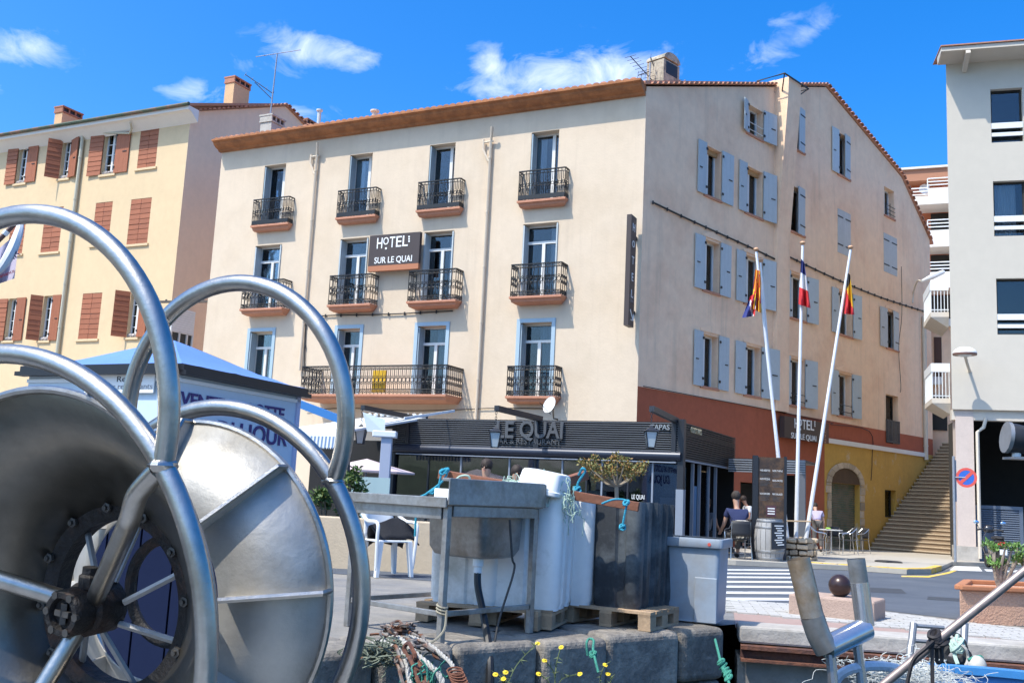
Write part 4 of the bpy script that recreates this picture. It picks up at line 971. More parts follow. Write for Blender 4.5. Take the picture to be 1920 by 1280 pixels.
MB().wbox(PS, .0, SD, zs1 - .05, zs1 - .012, -.05, .04).build('edge_strip', M['alu'], pav)
m = MB(); m.tube([PF.p(-.0, zb - .11, .02), PF.p(sL, zb - .11, .02)], .11, 12); m.build('awning_cassette', mat('dark blue cassette', (.03, .036, .055), .35, metal=.2), pav, smooth=True)
MB().wbox(PF, .1, sL - .1, zb - .26, zb - .235, .0, .08).build('awning_edge', M['alu'], pav)
# posts
m = MB(); m.wbox(PF, -.06, .08, gP, zt + .06, -.12, .04); m.build('post', M['anth'], pav)
m = MB(); m.wbox(PF, -.075, .095, gP, 1.25, -.135, .055); m.build('post_sleeve', M['alu'], pav)
MB().wbox(PF, sL - .05, sL + .07, gP, zt, -.12, .04).build('post', M['anth'], pav)
MB().wbox(PF, sL - .45, sL - .35, zb, zt + .02, .036, .07).build('arm_upright', M['anth'], pav)
a_, b_ = PF.sz(1003, 800)[0], PF.sz(1013, 800)[0]; MB().wbox(PF, b_, a_, zb - .05, zt + .05, .036, .07).build('arm_upright', M['anth'], pav)
MB().wbox(PF, .12, .22, zb - .25, zt + .05, .036, .075).build('arm_upright', M['anth'], pav)
# roof, back, floor and glass
m = MB(); m.hexa([PF.p(0, zt - .25, -.17), PF.p(sL, zt - .25, -.17), PF.p(sL, zt - .25, -SD), PF.p(0, zt - .25, -SD), PF.p(0, zt - .15, -.17), PF.p(sL, zt - .15, -.17), PF.p(sL, zt - .15, -SD), PF.p(0, zt - .15, -SD)]); m.build('roof_panel', M['anth'], pav)
MB().wbox(PF, 0, sL, gP, zt - .26, -SD, -SD + .06).build('back_wall', M['dark'], pav)
MB().wbox(PF, -.05, sL, gP - .1, gP + .02, -SD, .02).build('floor', mat('dark floor', (.08, .075, .07), .8), pav)
MB().wbox(PF, sL - .06, sL, gP, zt - .26, -SD, -.15).build('end_wall', M['dark'], pav)
xs = [741, 800, 861, 905, 952, 1000, 1052, 1098, 1127, 1176, 1222, 1270]; ss_ = [PF.sz(x, 900)[0] for x in xs]
M['glass2'] = glassmat('restaurant glass', (.55, .58, .6), .10)
for i in range(len(xs) - 1):
    a, b = ss_[i + 1], ss_[i]; m = MB().wbox(PF, a + .025, b - .025, gP + .08, zb - .28, -.075, -.065); m.build('glass_pane', M['glass2'], pav)
    MB().wbox(PF, a - .02, a + .02, gP + .02, zb - .26, -.10, -.04).build('mullion', M['alu'] if i % 2 else M['anth'], pav)
MB().wbox(PF, PF.sz(1268, 950)[0], PF.sz(1232, 950)[0], gP, PF.sz(1250, 932)[1], -.6, -.2).build('counter', mat('taupe counter', (.26, .22, .18), .8), pav)
MB().wbox(PF, PF.sz(1265, 900)[0], PF.sz(1225, 900)[0], PF.sz(1250, 925)[1], PF.sz(1250, 872)[1], -.9, -.85).build('inner_window', mat('inner glass', (.07, .08, .08), .1), pav)
# side bay: beige wall, door frames, poster board
m = MB().wbox(PS, .25, 1.1, gP, zs1 - .06, -1.4, -1.3); m.build('inner_wall', mat('beige inner wall', (.34, .27, .2), .85, var=.1), pav)
m = MB().wbox(PS, .1, SD - .3, gP, gP + .95, -1.28, -1.22); m.build('bar_front', mat('beige bar front', (.36, .30, .22), .8, var=.1), pav)
for k, s in enumerate((1.15, 1.75, 2.6, 3.3)):
    if s < SD: MB().wbox(PS, s, s + .06, gP, zs1 - .06, -.1, -.03).build('door_frame', M['alu'], pav)
m = MB().wbox(PS, .75, 1.15, gP + .95, gP + 1.7, -1.2, -1.15); m.build('shelf_goods', mat('red brown goods', (.24, .08, .03), .7, var=.6, vscale=9), pav)
MB().wbox(PS, 1.22, 1.68, gP + .1, gP + 1.55, -.12, -.09).build('blue_panel', mat('blue door panel', (.05, .16, .30), .5), pav)
MB().wbox(PS, 1.8, 2.58, gP + .05, zs1 - .2, -.07, -.06).build('glass_pane', M['glass2'], pav)
# lettering
def lab(w, body, x0, x1, yb, yt, m, parent, o, depth=.03, bold=0.0, name='lettering'):
    xm, ym = (x0 + x1) / 2, (yb + yt) / 2; s, z = w.sz(xm, ym); wd = abs(w.sz(x0, ym)[0] - w.sz(x1, ym)[0]); hg = abs(w.sz(xm, yb)[1] - w.sz(xm, yt)[1])
    td = w.t if w.t.cross(Vector((0, 0, 1))).dot(w.n) > 0 else -w.t
    return text(body, name, w.p(s, z, o), td, (0, 0, 1), hg * 1.37, m, parent, depth, fit=wd, bold=bold)
Pl = PF.off(.06)
for body, x0, x1 in (('LE', 931, 964), ('QUAI', 976, 1057)): lab(Pl, body, x0, x1, 823, 791, M['letter'], pav, .03, .03, .012)
lab(Pl, 'BAR & RESTAURANT', 928, 1051, 833, 823, M['letter'], pav, .01, .012)
lab(Pl, 'TAPAS', 1220, 1256, 806, 796, mat('pale metal letter', (.4, .41, .42), .35, metal=.5), pav, .01, .012)
lab(PS, 'COCKTAILS', 1292, 1312, 814, 803, mat('gold letter', (.62, .50, .30), .4), pav, .045, .01)
lab(PF, 'LE QUAI', 1183, 1207, 936, 927, M['white'], pav, -.055, .002)
# lantern arms
def lantern_arm(xb, xo, yo, label, zoff=.05, tip=(0, 0), ylamp=840, hang=True, base=None):
    s = PF.sz(xb, 786)[0] if base is None else base
    B = PF.p(s, zt + .03, .05); Wn = Wall(B, math.degrees(math.atan2(PF.n.x, PF.n.y))); u, z = Wn.sz(xo, yo); E = Wn.p(u, z)
    t = thing('lantern_arm', (B.x, B.y, B.z), label, 'lamp', 'lanterns on the pavilion arms')
    MB().beam(B - PF.n * .12, E, .11, .12).build('arm', M['anth'], t)
    zl = Wn.sz(xo, ylamp)[1]; h = .42; c = Vector((E.x, E.y, zl))
    m = MB(); k = 0; z = E.z - .05
    while z > zl + h + .1:
        ax = Vector((.022, 0, 0)) if k % 2 else Vector((0, .022, 0)); cc = Vector((E.x, E.y, z)); m.tube([cc + ax * math.cos(a) + Vector((0, 0, .035 * math.sin(a))) for a in [i * math.pi / 3 for i in range(6)]], .006, 4, closed=True); z -= .055; k += 1
    m.build('chain', M['anth'], t)
    m = MB()
    for i in range(4):
        a = math.pi / 4 + i * math.pi / 2; d = Vector((math.cos(a), math.sin(a), 0)); m.beam(c + d * .10, c + d * .17 + Vector((0, 0, h * .8)), .02, .02)
    m.lathe([(.20, h * .8), (.21, h * .83), (.06, h * 1.02), (.03, h * 1.12), (0, h * 1.14)], 4, c); m.lathe([(.10, 0), (.11, .02)], 4, c); m.build('lantern_frame', M['anth'], t)
    m = MB(); d = [Vector((math.cos(math.pi / 4 + i * math.pi / 2), math.sin(math.pi / 4 + i * math.pi / 2), 0)) for i in range(4)]
    for i in range(4): m.quad(c + d[i] * .095, c + d[(i + 1) % 4] * .095, c + d[(i + 1) % 4] * .16 + Vector((0, 0, h * .79)), c + d[i] * .16 + Vector((0, 0, h * .79)))
    m.build('lantern_glass', mat('lantern glass', (.42, .48, .5), .12), t)
    MB().lathe([(.03, .03), (.05, .12), (.045, .2), (0, .24)], 8, c).build('red_bulb', mat('red lamp bulb', (.6, .02, .03), .3), t)
    return t
lantern_arm(768, 680, 764, 'lantern on the leftmost pavilion arm, beside the steel hoop', ylamp=833, base=sL - .4)
lantern_arm(1012, 931, 765, 'lantern on the middle pavilion arm, over the big letters')
lantern_arm(1282, 1222, 766, 'lantern on the rightmost pavilion arm, near the pavilion corner', base=.15)
# small rear porch of slats before the hotel entrance
PB = Wall(at(1388, 875, 25.5), 116.0)
po = thing('entrance_porch', PB.p(1.5, gz(25.5) + .1, -.5), 'small black slatted porch by the hotel entrance behind the menu board', 'porch')
zp1, zp0 = PB.sz(1440, 860)[1], PB.sz(1440, 886)[1]; sR = PB.sz(1510, 880)[0]
MB().wbox(PB, -.3, sR, zp0, zp1, -.1, -.05).build('fascia_board', M['dark'], po)
for k in range(6):
    z = zp0 + (zp1 - zp0) * k / 6; MB().wbox(PB, -.3, sR, z, z + (zp1 - zp0) / 11, -.05, .03).build('slat', mat('silver slat', (.3, .31, .33), .4, metal=.5) if k == 0 else po.children[1].data.materials[0] if len(po.children) > 1 else M['slat'], po)
MB().wbox(PB, sR - .2, sR, gz(25.5), zp1, -.1, .02).build('post', mat('slate post', (.11, .12, .14), .5), po)
MB().wbox(PB, -.3, sR, zp1 - .06, zp1, -1.8, -.12).build('roof_panel', M['anth'], po)
MB().wbox(PB, .2, sR - .25, gz(25.5), zp0, -1.5, -1.45).build('dark_doorway', M['dark'], po)
MB().wbox(PB, PB.sz(1487, 900)[0], sR - .25, gz(25.5) + .1, zp0, -.2, -.18).build('glass_pane', M['glass2'], po)

# ------------------------------------------------------------------ hotel signs, dish, aerials
def wsign(name, w, o, xy, label, th=.12):
    pts = [w.off(o).sz(x, y) for x, y in xy]; s0, s1 = sorted((sum(p[0] for p in pts[::3]) / 2, sum(p[0] for p in pts[1:3]) / 2)); z1 = (pts[0][1] + pts[1][1]) / 2; z0 = (pts[2][1] + pts[3][1]) / 2
    t = thing(name, w.p((s0 + s1) / 2, z0, o), label, 'sign'); return t, s0, s1, z0, z1
t, s0, s1, z0, z1 = wsign('hotel_sign', HF, .34, [(692.8, 442), (788, 434.6), (784, 502.8), (690, 509.7)], 'dark brown hotel sign with copper stripe between two second-floor windows')
ZS = z0 + (z1 - z0) * .15
MB().wbox(HF, s0, s1, ZS, z1, .2, .34).build('panel', M['signbrown'], t); MB().wbox(HF, s0, s1, z0, ZS - .004, .2, .338).build('stripe', M['signorange'], t)
for u in (s0 + .3, s1 - .3): MB().wbox(HF, u - .03, u + .03, z0 + .3, z1 - .3, .01, .2).build('bracket', M['black'], t)
W4 = HF.off(.345)
def hotel_letters(w, x0, x1, yb, yt, par_, sl=0.0):
    n = 4.6; xs = [x0 + (x1 - x0) * k / n for k in range(6)]
    for i, ch in enumerate('HOTEL'):
        a = x0 + (x1 - x0) * (i / 5) ; b = a + (x1 - x0) * .17; dy = sl * (i - 2)
        if ch == 'O':
            lab(w, 'O', a, b, yb - (yb - yt) * .33 + dy, yt + dy, M['white'], par_, .0, .006, .004); s, z = w.sz((a + b) / 2, yb - (yb - yt) * .04 + dy); MB().wbox(w, s - .035, s + .035, z - .035, z + .035, 0, .008).build('lettering', M['white'], par_)
        else: lab(w, ch, a, b, yb + dy, yt + dy, M['white'], par_, .0, .006, .003)
    for k in range(3):
        s, z = w.sz(x1 + (x1 - x0) * .02, yt + (yb - yt) * (.08 + .2 * k) + sl * 2); MB().wbox(w, s - .03, s + .03, z - .03, z + .03, 0, .008).build('star_dot', M['white'], par_)
hotel_letters(W4, 707, 766, 465.5, 444.5, t, -1.1)
lab(W4, 'SUR LE QUAI', 702, 772, 493, 481, M['white'], t, .0, .006, .003)
# sign over the side entrance
t, s0, s1, z0, z1 = wsign('hotel_sign', HS, .3, [(1471, 777), (1554, 796), (1554, 831), (1471, 820)], 'dark brown hotel sign above the side entrance behind the flagpoles')
sm_ = s1 - (s1 - s0) * .2
MB().wbox(HS, s0, sm_ - .005, z0, z1, .1, .3).build('panel', M['signbrown'], t); MB().wbox(HS, sm_, s1, z0, z1, .1, .3).build('end_panel', mat('red brown panel', (.10, .035, .025), .5), t)
W5 = HS.off(.305); hotel_letters(W5, 1490, 1527, 806, 787, t, 1.0); lab(W5, 'SUR LE QUAI', 1484, 1531, 825, 814, M['white'], t, .0, .006)
s, z = W5.sz(1547, 812); text('ENTREE', 'lettering', W5.p(s, z, .002), (0, 0, -1), HS.t, .16, mat('copper letter', (.5, .25, .15), .5), t, .004, fit=.8)
# projecting vertical sign near the corner
s, z = HF.sz(1196, 500); VS = Wall(HF.p(s, 0, .12), math.degrees(math.atan2(HF.n.x, HF.n.y)))
VSn = -HF.t; VS.n = VSn
zt_, zb_ = VS.sz(1178, 396)[1], VS.sz(1172, 606)[1]
t = thing('vertical_hotel_sign', HF.p(s, zb_, .4), 'tall vertical dark hotel sign projecting near the corner of the facade', 'sign')
m = MB(); VW = .62; VT = .15
P = lambda u, q, z: Vector((*(VS.O + HF.n * u - HF.t * q).xy, z))
m.hexa([P(u, q, z) for z in (zb_, zt_) for u, q in ((.12, -VT), (VW, -VT), (VW, 0), (.12, 0))]); m.build('panel', M['signbrown'], t)
for z in (zt_ - .6, zb_ + .5): MB().hexa([P(u, q, zz) for zz in (z - .05, z + .05) for u, q in ((-.12, -.1), (.12, -.1), (.12, -.04), (-.12, -.04))]).build('bracket', M['black'], t)
for i, ch in enumerate('HOTEL'):
    z = zt_ - .38 - i * .52; text(ch, 'lettering', P(.37, .004, z), -HF.n, (0, 0, 1), .36 if ch != 'O' else .3, M['white'], t, .004)
text('SUR LE\nQUAI', 'lettering', P(.37, .004, zb_ + .85), -HF.n, (0, 0, 1), .13, mat('faint letter', (.25, .24, .24), .5), t, .003)
q = MB(); a0 = P(.5, .006, zb_ + .5); a1 = P(.22, .006, zb_ + .2); q.tube([a0, a1], .02, 4); q.tube([a1 + Vector((0, 0, .2)), a1, a1 + HF.n * .2], .02, 4); q.build('arrow', M['white'], t)
# satellite dish on the first floor
dp = at(1033, 760, 29.2); t = thing('satellite_dish', dp, 'white oval satellite dish below the right first-floor balcony', 'satellite dish')
m = MB().lathe([(0, 0), (.10, .01), (.19, .035), (.25, .07), (.255, .074), (.19, .045), (.10, .018), (0, .008)], 20, dp, (-.62, -.5, .25)); m.build('dish', M['paint_w'], t, smooth=True)
w0 = HF.p(HF.sz(1046, 768)[0], dp.z - .25, 0); m = MB().tube([dp - Vector((-.05, -.04, 0)), w0 + HF.n * .3, w0], .025, 6); m.tube([dp + Vector((0, 0, -.25)), dp + Vector((-.35, -.3, .05))], .012, 5); m.build('arm', M['black'], t)
# aerials
def yagi(name, base, top, elems, label, parent_m='alu'):
    t = thing(name, base, label, 'antenna'); MB().tube([base, top], .03, 6).build('mast', M['alu'], t)
    for A_, B_, n, ln, sid in elems:
        m = MB(); m.tube([A_, B_], .018, 5)
        for k in range(n):
            c = Vector(A_).lerp(Vector(B_), k / max(n - 1, 1)); d = Vector(sid) * ln / 2; m.tube([c - d, c + d], .008, 4)
        m.build('boom', M['alu'] if sid[2] == 0 else M['iron'], t)
    return t
A1 = at(503, 250, 40.2); T1 = at(520, 100, 40.2)
yagi('tv_aerial', A1, T1, [(at(480, 107, 40.4), at(563, 94, 40.0), 6, .12, (0.3, .9, 0)), (at(460, 140, 40.4), at(512, 176, 40.2), 5, .22, (.3, .2, .9)), (at(478, 155, 40.4), at(510, 186, 40.2), 2, .1, (.3, .2, .9))], 'tall mast television aerial between the two roofs')
A2 = at(1217, 165, 33.0); T2 = at(1219, 118, 33.0)
yagi('tv_aerial', A2, T2, [(at(1182, 106, 33.2), at(1222, 150, 33.0), 9, .55, (.75, .1, .3)), (at(1196, 142, 33.2), at(1218, 134, 33.0), 4, .4, (.1, .1, .9)), (at(1220, 108, 33.), at(1226, 125, 33.), 2, .3, (.1, .1, .9))], 'tangled rooftop aerial beside the rounded hotel chimney')
A3 = at(1288, 166, 36.0); yagi('tv_aerial', A3, at(1284, 150, 36), [(at(1273, 150, 36.3), at(1292, 162, 36), 6, .45, (.7, .5, .2))], 'small white aerial just above the gable edge')
st = at(1708, 545, 41); e = at(1768, 510, 39.5); t = thing('wall_street_lamp', HS.p(*HS.sz(1710, 560), 0), 'slim white street lamp on a bent arm on the hotel side wall', 'street lamp')
wl0 = HS.p(*HS.sz(1710, 568), .03); wl1 = HS.p(*HS.sz(1711, 548), .05); tip = HS.off(1.3); tp = tip.p(*tip.sz(1768, 510)); md = tip.p(*tip.sz(1728, 527))
MB().tube(bez([wl0, wl1, wl1.lerp(md, .5) + Vector((0, 0, .25)), md], 6), .035, 6).build('arm', M['rb'], t, smooth=True); MB().tube([md, md.lerp(tp, .5), tp], [.05, .13, .10], 8).build('lamp_head', M['paint_w'], t, smooth=True)

# ------------------------------------------------------------------ fish kiosk on the left
KC = at(330, 720, 13.0); KR = Wall(KC, 22.0); KL = Wall(KC, -62.0)
kio = thing('fish_kiosk', KC - Vector((0, -1, KC.z)), 'light blue fish-selling kiosk with blue tent roof and black fascia', 'kiosk')
M['kblue'] = mat('light blue kiosk panel', (.52, .64, .74), .6, var=.06, vscale=2); M['kdark'] = mat('dark blue corrugated shutter', (.016, .024, .06), .9, var=.1, spec=.1)
M['tent'] = mat('blue tent canvas', (.11, .23, .55), .7, var=.08, vscale=3, bump=.25, bscale=6); M['fascia'] = mat('black fascia', (.012, .012, .016), .4)
kR = KR.sz(560, 745)[0]; kL = KL.sz(55, 705)[0]; zk = KR.sz(330, 697)[1]; zf = KR.sz(330, 681)[1]; kg = gz(14)
MB().wbox(KR, 0, kR, .75, zk, -.06, 0).build('side_panel', M['kblue'], kio); MB().wbox(KL, 0, kL, 1.2, zk, -.06, 0).build('front_panel', M['kblue'], kio)
for j in range(14):
    MB().wbox(KL, kL * j / 14 + .006, kL * (j + 1) / 14 - .006, kg, 1.195, -.06, -.005 - .02 * (j % 2)).build('shutter_panel', M['kdark'], kio)
for j in range(8): MB().wbox(KR, kR * j / 8 + .006, kR * (j + 1) / 8 - .006, kg, .745, -.06, -.005 - .02 * (j % 2)).build('shutter_panel', M['kdark'], kio)
for w, L in ((KR, kR), (KL, kL)):
    MB().wbox(w, -.02, L + .06, zk + .003, zf, -.1, .12).build('fascia', M['fascia'], kio); MB().wbox(w, -.02, L + .12, zk - .03, zk + .03, .0, .16).build('gutter', M['fascia'], kio)
    MB().wbox(w, .0, L, zk - .12, zk - .07, .003, .03).build('rail', M['paint_w'], kio)
MB().wbox(KR, kR - .06, kR + .03, kg, zk, -.1, .03).build('corner_post', mat('pale lavender post', (.45, .5, .68), .5), kio)
c0 = KR.p(0, zf, .1); c1 = KR.p(kR + .05, zf, .1); c3 = KL.p(kL + .05, zf, .1); c2 = c1 + (c3 - c0); pk_ = at(338, 632, 14.6)
ct = Vector(((c0.x + c2.x) / 2, (c0.y + c2.y) / 2, pk_.z))
m = MB(); N = 8
def tri(a, b, c):                               # sagging canvas facet
    idx = {}; base = len(m.v)
    for i in range(N + 1):
        for j in range(N + 1 - i):
            u, v = i / N, j / N; p = Vector(a) * (1 - u - v) + Vector(b) * u + Vector(c) * v; r = 1 - u - v
            p.z -= .10 * math.sin(math.pi * v) * (1 - v) * .8 + .012 * math.sin(u * 30 + v * 7) * (1 - v); idx[i, j] = len(m.v); m.v.append(tuple(p))
    for i in range(N):
        for j in range(N - i):
            m.f.append([idx[i, j], idx[i + 1, j], idx[i, j + 1]]); m.m.append(0)
            if i + j < N - 1: m.f.append([idx[i + 1, j], idx[i + 1, j + 1], idx[i, j + 1]]); m.m.append(0)
for a, b in ((c0, c1), (c1, c2), (c2, c3), (c3, c0)): tri(a, b, ct)
m.build('tent_roof', M['tent'], kio, smooth=True)
navy = mat('navy painted letters', (.05, .03, .16), .6)
lab(KR, 'VENTE DE LOTTE', 345, 540, 777, 752, navy, kio, .012, .004, .006); lab(KR, 'DU JOUR', 408, 540, 832, 798, navy, kio, .012, .004, .006)
W6 = KL.off(.02); sa, sb = KL.sz(294, 720)[0], KL.sz(165, 720)[0]; MB().wbox(KL, sa, sb, KL.sz(230, 737)[1], KL.sz(230, 703)[1], .035, .05).build('notice_board', M['paint_w'], kio)
lab(KL, 'Renard', 225, 272, 717, 706, M['black'], kio, .052, .002); lab(KL, 'parsemer restaurants', 168, 290, 731, 720, mat('grey print', (.25, .25, .27), .6), kio, .052, .002)
m = MB().wbox(KL, KL.sz(232, 760)[0], KL.sz(222, 760)[0], KL.sz(227, 772)[1], KL.sz(227, 742)[1], .004, .02); m.build('sticker', mat('catalan sticker', (.75, .45, .05), .5), kio)
# ------------------------------------------------------------------ steel net reel on the boat, close to the camera
M['steel'] = mat('brushed stainless tube', (.47, .445, .41), .30, metal=1.0, var=.22, vscale=4, bump=.07, bscale=140, col2=(.33, .30, .26), c2scale=5, c2t=(.5, .72))
M['steel_d'] = mat('dull stainless sheet', (.50, .48, .44), .52, metal=.6, var=.2, vscale=2.2, bump=.10, bscale=50, col2=(.38, .35, .30), c2scale=3.5, c2t=(.48, .66))
M['grime'] = mat('grimy iron', (.022, .02, .02), .55, metal=.4, var=.4, vscale=8, bump=.5, bscale=40, col2=(.07, .035, .022), c2scale=7, c2t=(.52, .68))
M['boltm'] = mat('dull bolt', (.09, .085, .08), .5, metal=.6, var=.3, vscale=9)
M['iron_g'] = mat('galvanised iron', (.33, .33, .33), .5, metal=.7, var=.2, vscale=6)
RC = Vector((-1.008, 2.024, .681)); az_, pt_, ro_ = RAD(24), RAD(4.85), RAD(-5)
RA = Vector((math.sin(az_) * math.cos(pt_), math.cos(az_) * math.cos(pt_), math.sin(pt_))); rh_ = Vector((math.cos(az_), -math.sin(az_), 0)); rv_ = rh_.cross(RA)
rh_, rv_ = rh_ * math.cos(ro_) + rv_ * math.sin(ro_), rv_ * math.cos(ro_) - rh_ * math.sin(ro_)
reel = thing('net_reel', RC - Vector((0, 0, 1)), 'big stainless steel net reel with round tube guards in the foreground', 'net reel')
RP = lambda t, r, a: RC + RA * t + rh_ * (r * math.cos(a)) + rv_ * (r * math.sin(a))
TR = .0222; TN = .0200; LR = .66
def ringpts(t, r, n=72): return [RP(t, r, 2 * math.pi * i / n) for i in range(n)]
MB().tube(ringpts(0, .547, 96), TN, 16, closed=True).build('near_frame_ring', M['steel'], reel, smooth=True)
MB().tube(ringpts(LR, .448, 96), TR, 16, closed=True).build('far_frame_ring', M['steel'], reel, smooth=True)
def hoop(t, r, rh, hc, name):
    y = (r * r - rh * rh + hc * hc) / (2 * hc); a0 = math.asin((y - hc) / rh); n = 48
    P = [RC + RA * t + rh_ * (rh * math.cos(a0 + (math.pi - 2 * a0) * i / n)) + rv_ * (hc + rh * math.sin(a0 + (math.pi - 2 * a0) * i / n)) for i in range(n + 1)]
    o = MB().tube(P, TR if t else TN, 16).build(name, M['steel'], reel, smooth=True)
    for q in (P[0], P[-1]):
        MB().blob(q, (.0275, .0275, .016), 12, 8, jit=.1).build('weld_bead', M['steel'], reel, smooth=True)
hoop(0, .547, .403, .428, 'near_guard_hoop'); hoop(LR, .448, .354, .422, 'far_guard_hoop')
# the drum: two cones meeting in a narrow throat
def cone(t0, r0, t1, r1, m, name, n=72, th=.004):
    mb = MB()
    for k, (t, r) in enumerate(((t0, r0), ((t0 + t1) / 2, (r0 + r1) / 2), (t1, r1))):
        for i in range(n): mb.v.append(tuple(RP(t, r, 2 * math.pi * i / n)))
    for k in range(2):
        for i in range(n): j = (i + 1) % n; mb.f.append([k * n + i, k * n + j, (k + 1) * n + j, (k + 1) * n + i]); mb.m.append(0)
    o = mb.build(name, m, reel, smooth=True); s = o.modifiers.new('thick', 'SOLIDIFY'); s.thickness = th; return o
T0, RT = .34, .20
M['steel_n'] = mat('darkened stainless dish', (.20, .185, .16), .36, metal=.95, var=.25, vscale=3, bump=.05, bscale=60)
cone(.10, .475, T0, RT, M['steel_n'], 'near_flange'); cone(T0 + .10, RT, .585, .405, M['steel_d'], 'far_flange')
MB().tube(ringpts(.10, .478, 80), .0095, 8, closed=True).build('near_rim', M['steel'], reel, smooth=True)
MB().tube(ringpts(.585, .408, 80), .0095, 8, closed=True).build('far_rim', M['steel'], reel, smooth=True)
for k in range(8):                               # standing ribs on the far flange
    a = RAD(38 + 45 * k - 30); P = [RP(T0 + .12, RT + .03, a), RP(.585, .41, a), RP(.52, .385, a), RP(T0 + .03, RT + .055, a)]
    m = MB(); m.add([RP(.45, .215, a), RP(.585, .405, a), RP(.545, .415, a), RP(.395, .222, a)], [(0, 1, 2, 3)]); o = m.build('rib_plate', M['steel_d'], reel); s = o.modifiers.new('thick', 'SOLIDIFY'); s.thickness = .003; s.offset = 0
    MB().tube([RP(.395, .222, a), RP(.545, .415, a), RP(.585, .41, a)], .0075, 6).build('rib', M['steel'], reel, smooth=True)
for k in range(6):
    a = RAD(20 + 60 * k); MB().tube([RP(.10, .478, a), RP(.105, .50, a), RP(.0, .535, a)], .006, 6).build('stay', M['steel'], reel, smooth=True) if k in (1, 3, 4) else None
m = MB()                                          # grimy bearing collar with bolts at the throat
for i in range(60):
    j = (i + 1) % 60; A0, A1 = 2 * math.pi * i / 60, 2 * math.pi * j / 60
    m.quad(RP(T0 - .03, RT + .05, A0), RP(T0 - .03, RT + .05, A1), RP(T0 - .012, .185, A1), RP(T0 - .012, .185, A0)); m.quad(RP(T0 - .012, .185, A0), RP(T0 - .012, .185, A1), RP(T0 + .03, .185, A1), RP(T0 + .03, .185, A0))
m.build('throat_collar', M['grime'], reel)
b0 = MB().lathe([(.012, 0), (.012, .008), (.006, .009), (.006, .015), (0, .015)], 6, (0, 0, 0), -RA).build('bolt', M['boltm'], reel)
for k in range(12):
    o = b0 if k == 0 else share(b0, reel); o.matrix_parent_inverse = world_of(reel).inverted(); o.location = RP(T0 - .022, .215, RAD(30 * k + 11))
TH = .235
for a, ab in ((41, 43), (165, 163), (262, 262)):  # bent spokes carrying the hub
    P = bez([RP(0, .535, RAD(ab)), RP(.012, .46, RAD(ab)), RP(.035, .40, RAD(a)), RP(.07, .34, RAD(a)), RP(TH, .045, RAD(a))], 5); MB().tube(P, .0205, 12).build('spoke', M['steel'], reel, smooth=True)
m = MB().lathe([(.06, .07), (.06, .0), (.052, -.01), (.052, -.05), (.046, -.06), (.034, -.06), (.032, -.045), (0, -.045)], 20, RP(TH, 0, 0), RA); hub = m.build('hub', M['grime'], reel, smooth=True)
MB().lathe([(.022, 0), (.022, .025), (.016, .03), (.016, .045), (0, .045)], 10, RP(TH + .0, .05, RAD(80)), rv_).build('grease_cap', M['grime'], hub)
for k in range(6): a = RAD(60 * k); m = MB().lathe([(.009, 0), (.009, -.012)], 6, RP(TH - .05, .042, a), RA); m.build('hub_bolt', M['boltm'], hub)
m = MB(); m.beam(RP(TH - .052, .022, RAD(90)), RP(TH - .052, .022, RAD(270)), .012, .012); m.beam(RP(TH - .052, .02, RAD(0)), RP(TH - .052, .02, RAD(180)), .012, .012); m.build('key_slot', M['boltm'], hub)
for k in range(7):                               # thin struts from the hub to the throat
    a = RAD(52 * k + 15); MB().tube([RP(TH + .06, .06, a), RP(T0 + .01, .19, a + .25)], .008, 6).build('strut', M['iron_g'], reel)
MB().tube(ringpts(T0 + .16, .125, 40), .014, 8, closed=True).build('inner_ring', M['grime'], reel, smooth=True)
for t in (0, LR):
    r = .547 if t == 0 else .448
    for a in (250, 292): MB().tube([RP(t, r, RAD(a)), RP(t, r, RAD(a)) + Vector((0, 0, -.5))], .022, 10).build('stand_leg', M['steel'], reel, smooth=True)
# the boat that carries the reel (mostly below the frame)
boat = thing('fishing_boat', (-1, 1, -1), 'white fishing boat carrying the net reel, mostly out of view', 'boat')
m = MB(); dk = [(-4.2, -3.5), (-.2, -3.5), (.35, .5), (-.1, 3.0), (-1.2, 4.2), (-3.2, 4.2), (-4.2, 2)]
m.prism([(x, y, -.62) for x, y in dk], (0, 0, .26)); m.build('deck', mat('grey deck paint', (.2, .22, .24), .7, var=.2), boat)
m = MB(); P = [(x, y, -.3) for x, y in dk]
for i in range(len(dk) - 1): m.beam(P[i], P[i + 1], .06, .5, mi=0)
m.build('bulwark', M['paint_w'], boat)
for k in range(26): MB().box(-3.75 + .115 * k, -3.75 + .115 * k + .108, 3.42, 3.47 + .006 * (k % 2), -.5, .86).build('bulkhead_plank', M['kdark'], boat)

# ------------------------------------------------------------------ stainless sink table on the quay
M['zinc'] = mat('dull zinc steel', (.36, .355, .345), .46, metal=.7, var=.3, vscale=4, bump=.08, bscale=60, col2=(.27, .25, .225), c2scale=3)
tA = Vector((*G(825, 1206), 0)); tu = (Vector((*G(992, 1186), 0)) - tA); Lu = tu.length; tu.normalize(); tw = Vector((-tu.y, tu.x, 0)); Lw = .92
sink = thing('sink_table', tA + (tu * Lu + tw * Lw) / 2, 'stainless steel sink table standing on the quay edge', 'sink')
TP = lambda u, w, z: tA + tu * u + tw * w + Vector((0, 0, z))
def tbox(u0, u1, w0, w1, z0, z1, nm, mm='zinc', par_=None, bev=.004):
    return MB().hexa([TP(u, w, z) for z in (z0, z1) for u, w in ((u0, w0), (u1, w0), (u1, w1), (u0, w1))]).build(nm, M[mm], par_ or sink, bevel=bev)
ZT_ = .93
for u, w in ((0, 0), (Lu, 0), (0, Lw), (Lu, Lw)): tbox(u - .022, u + .022, w - .022, w + .022, 0, ZT_ - .04, 'leg')
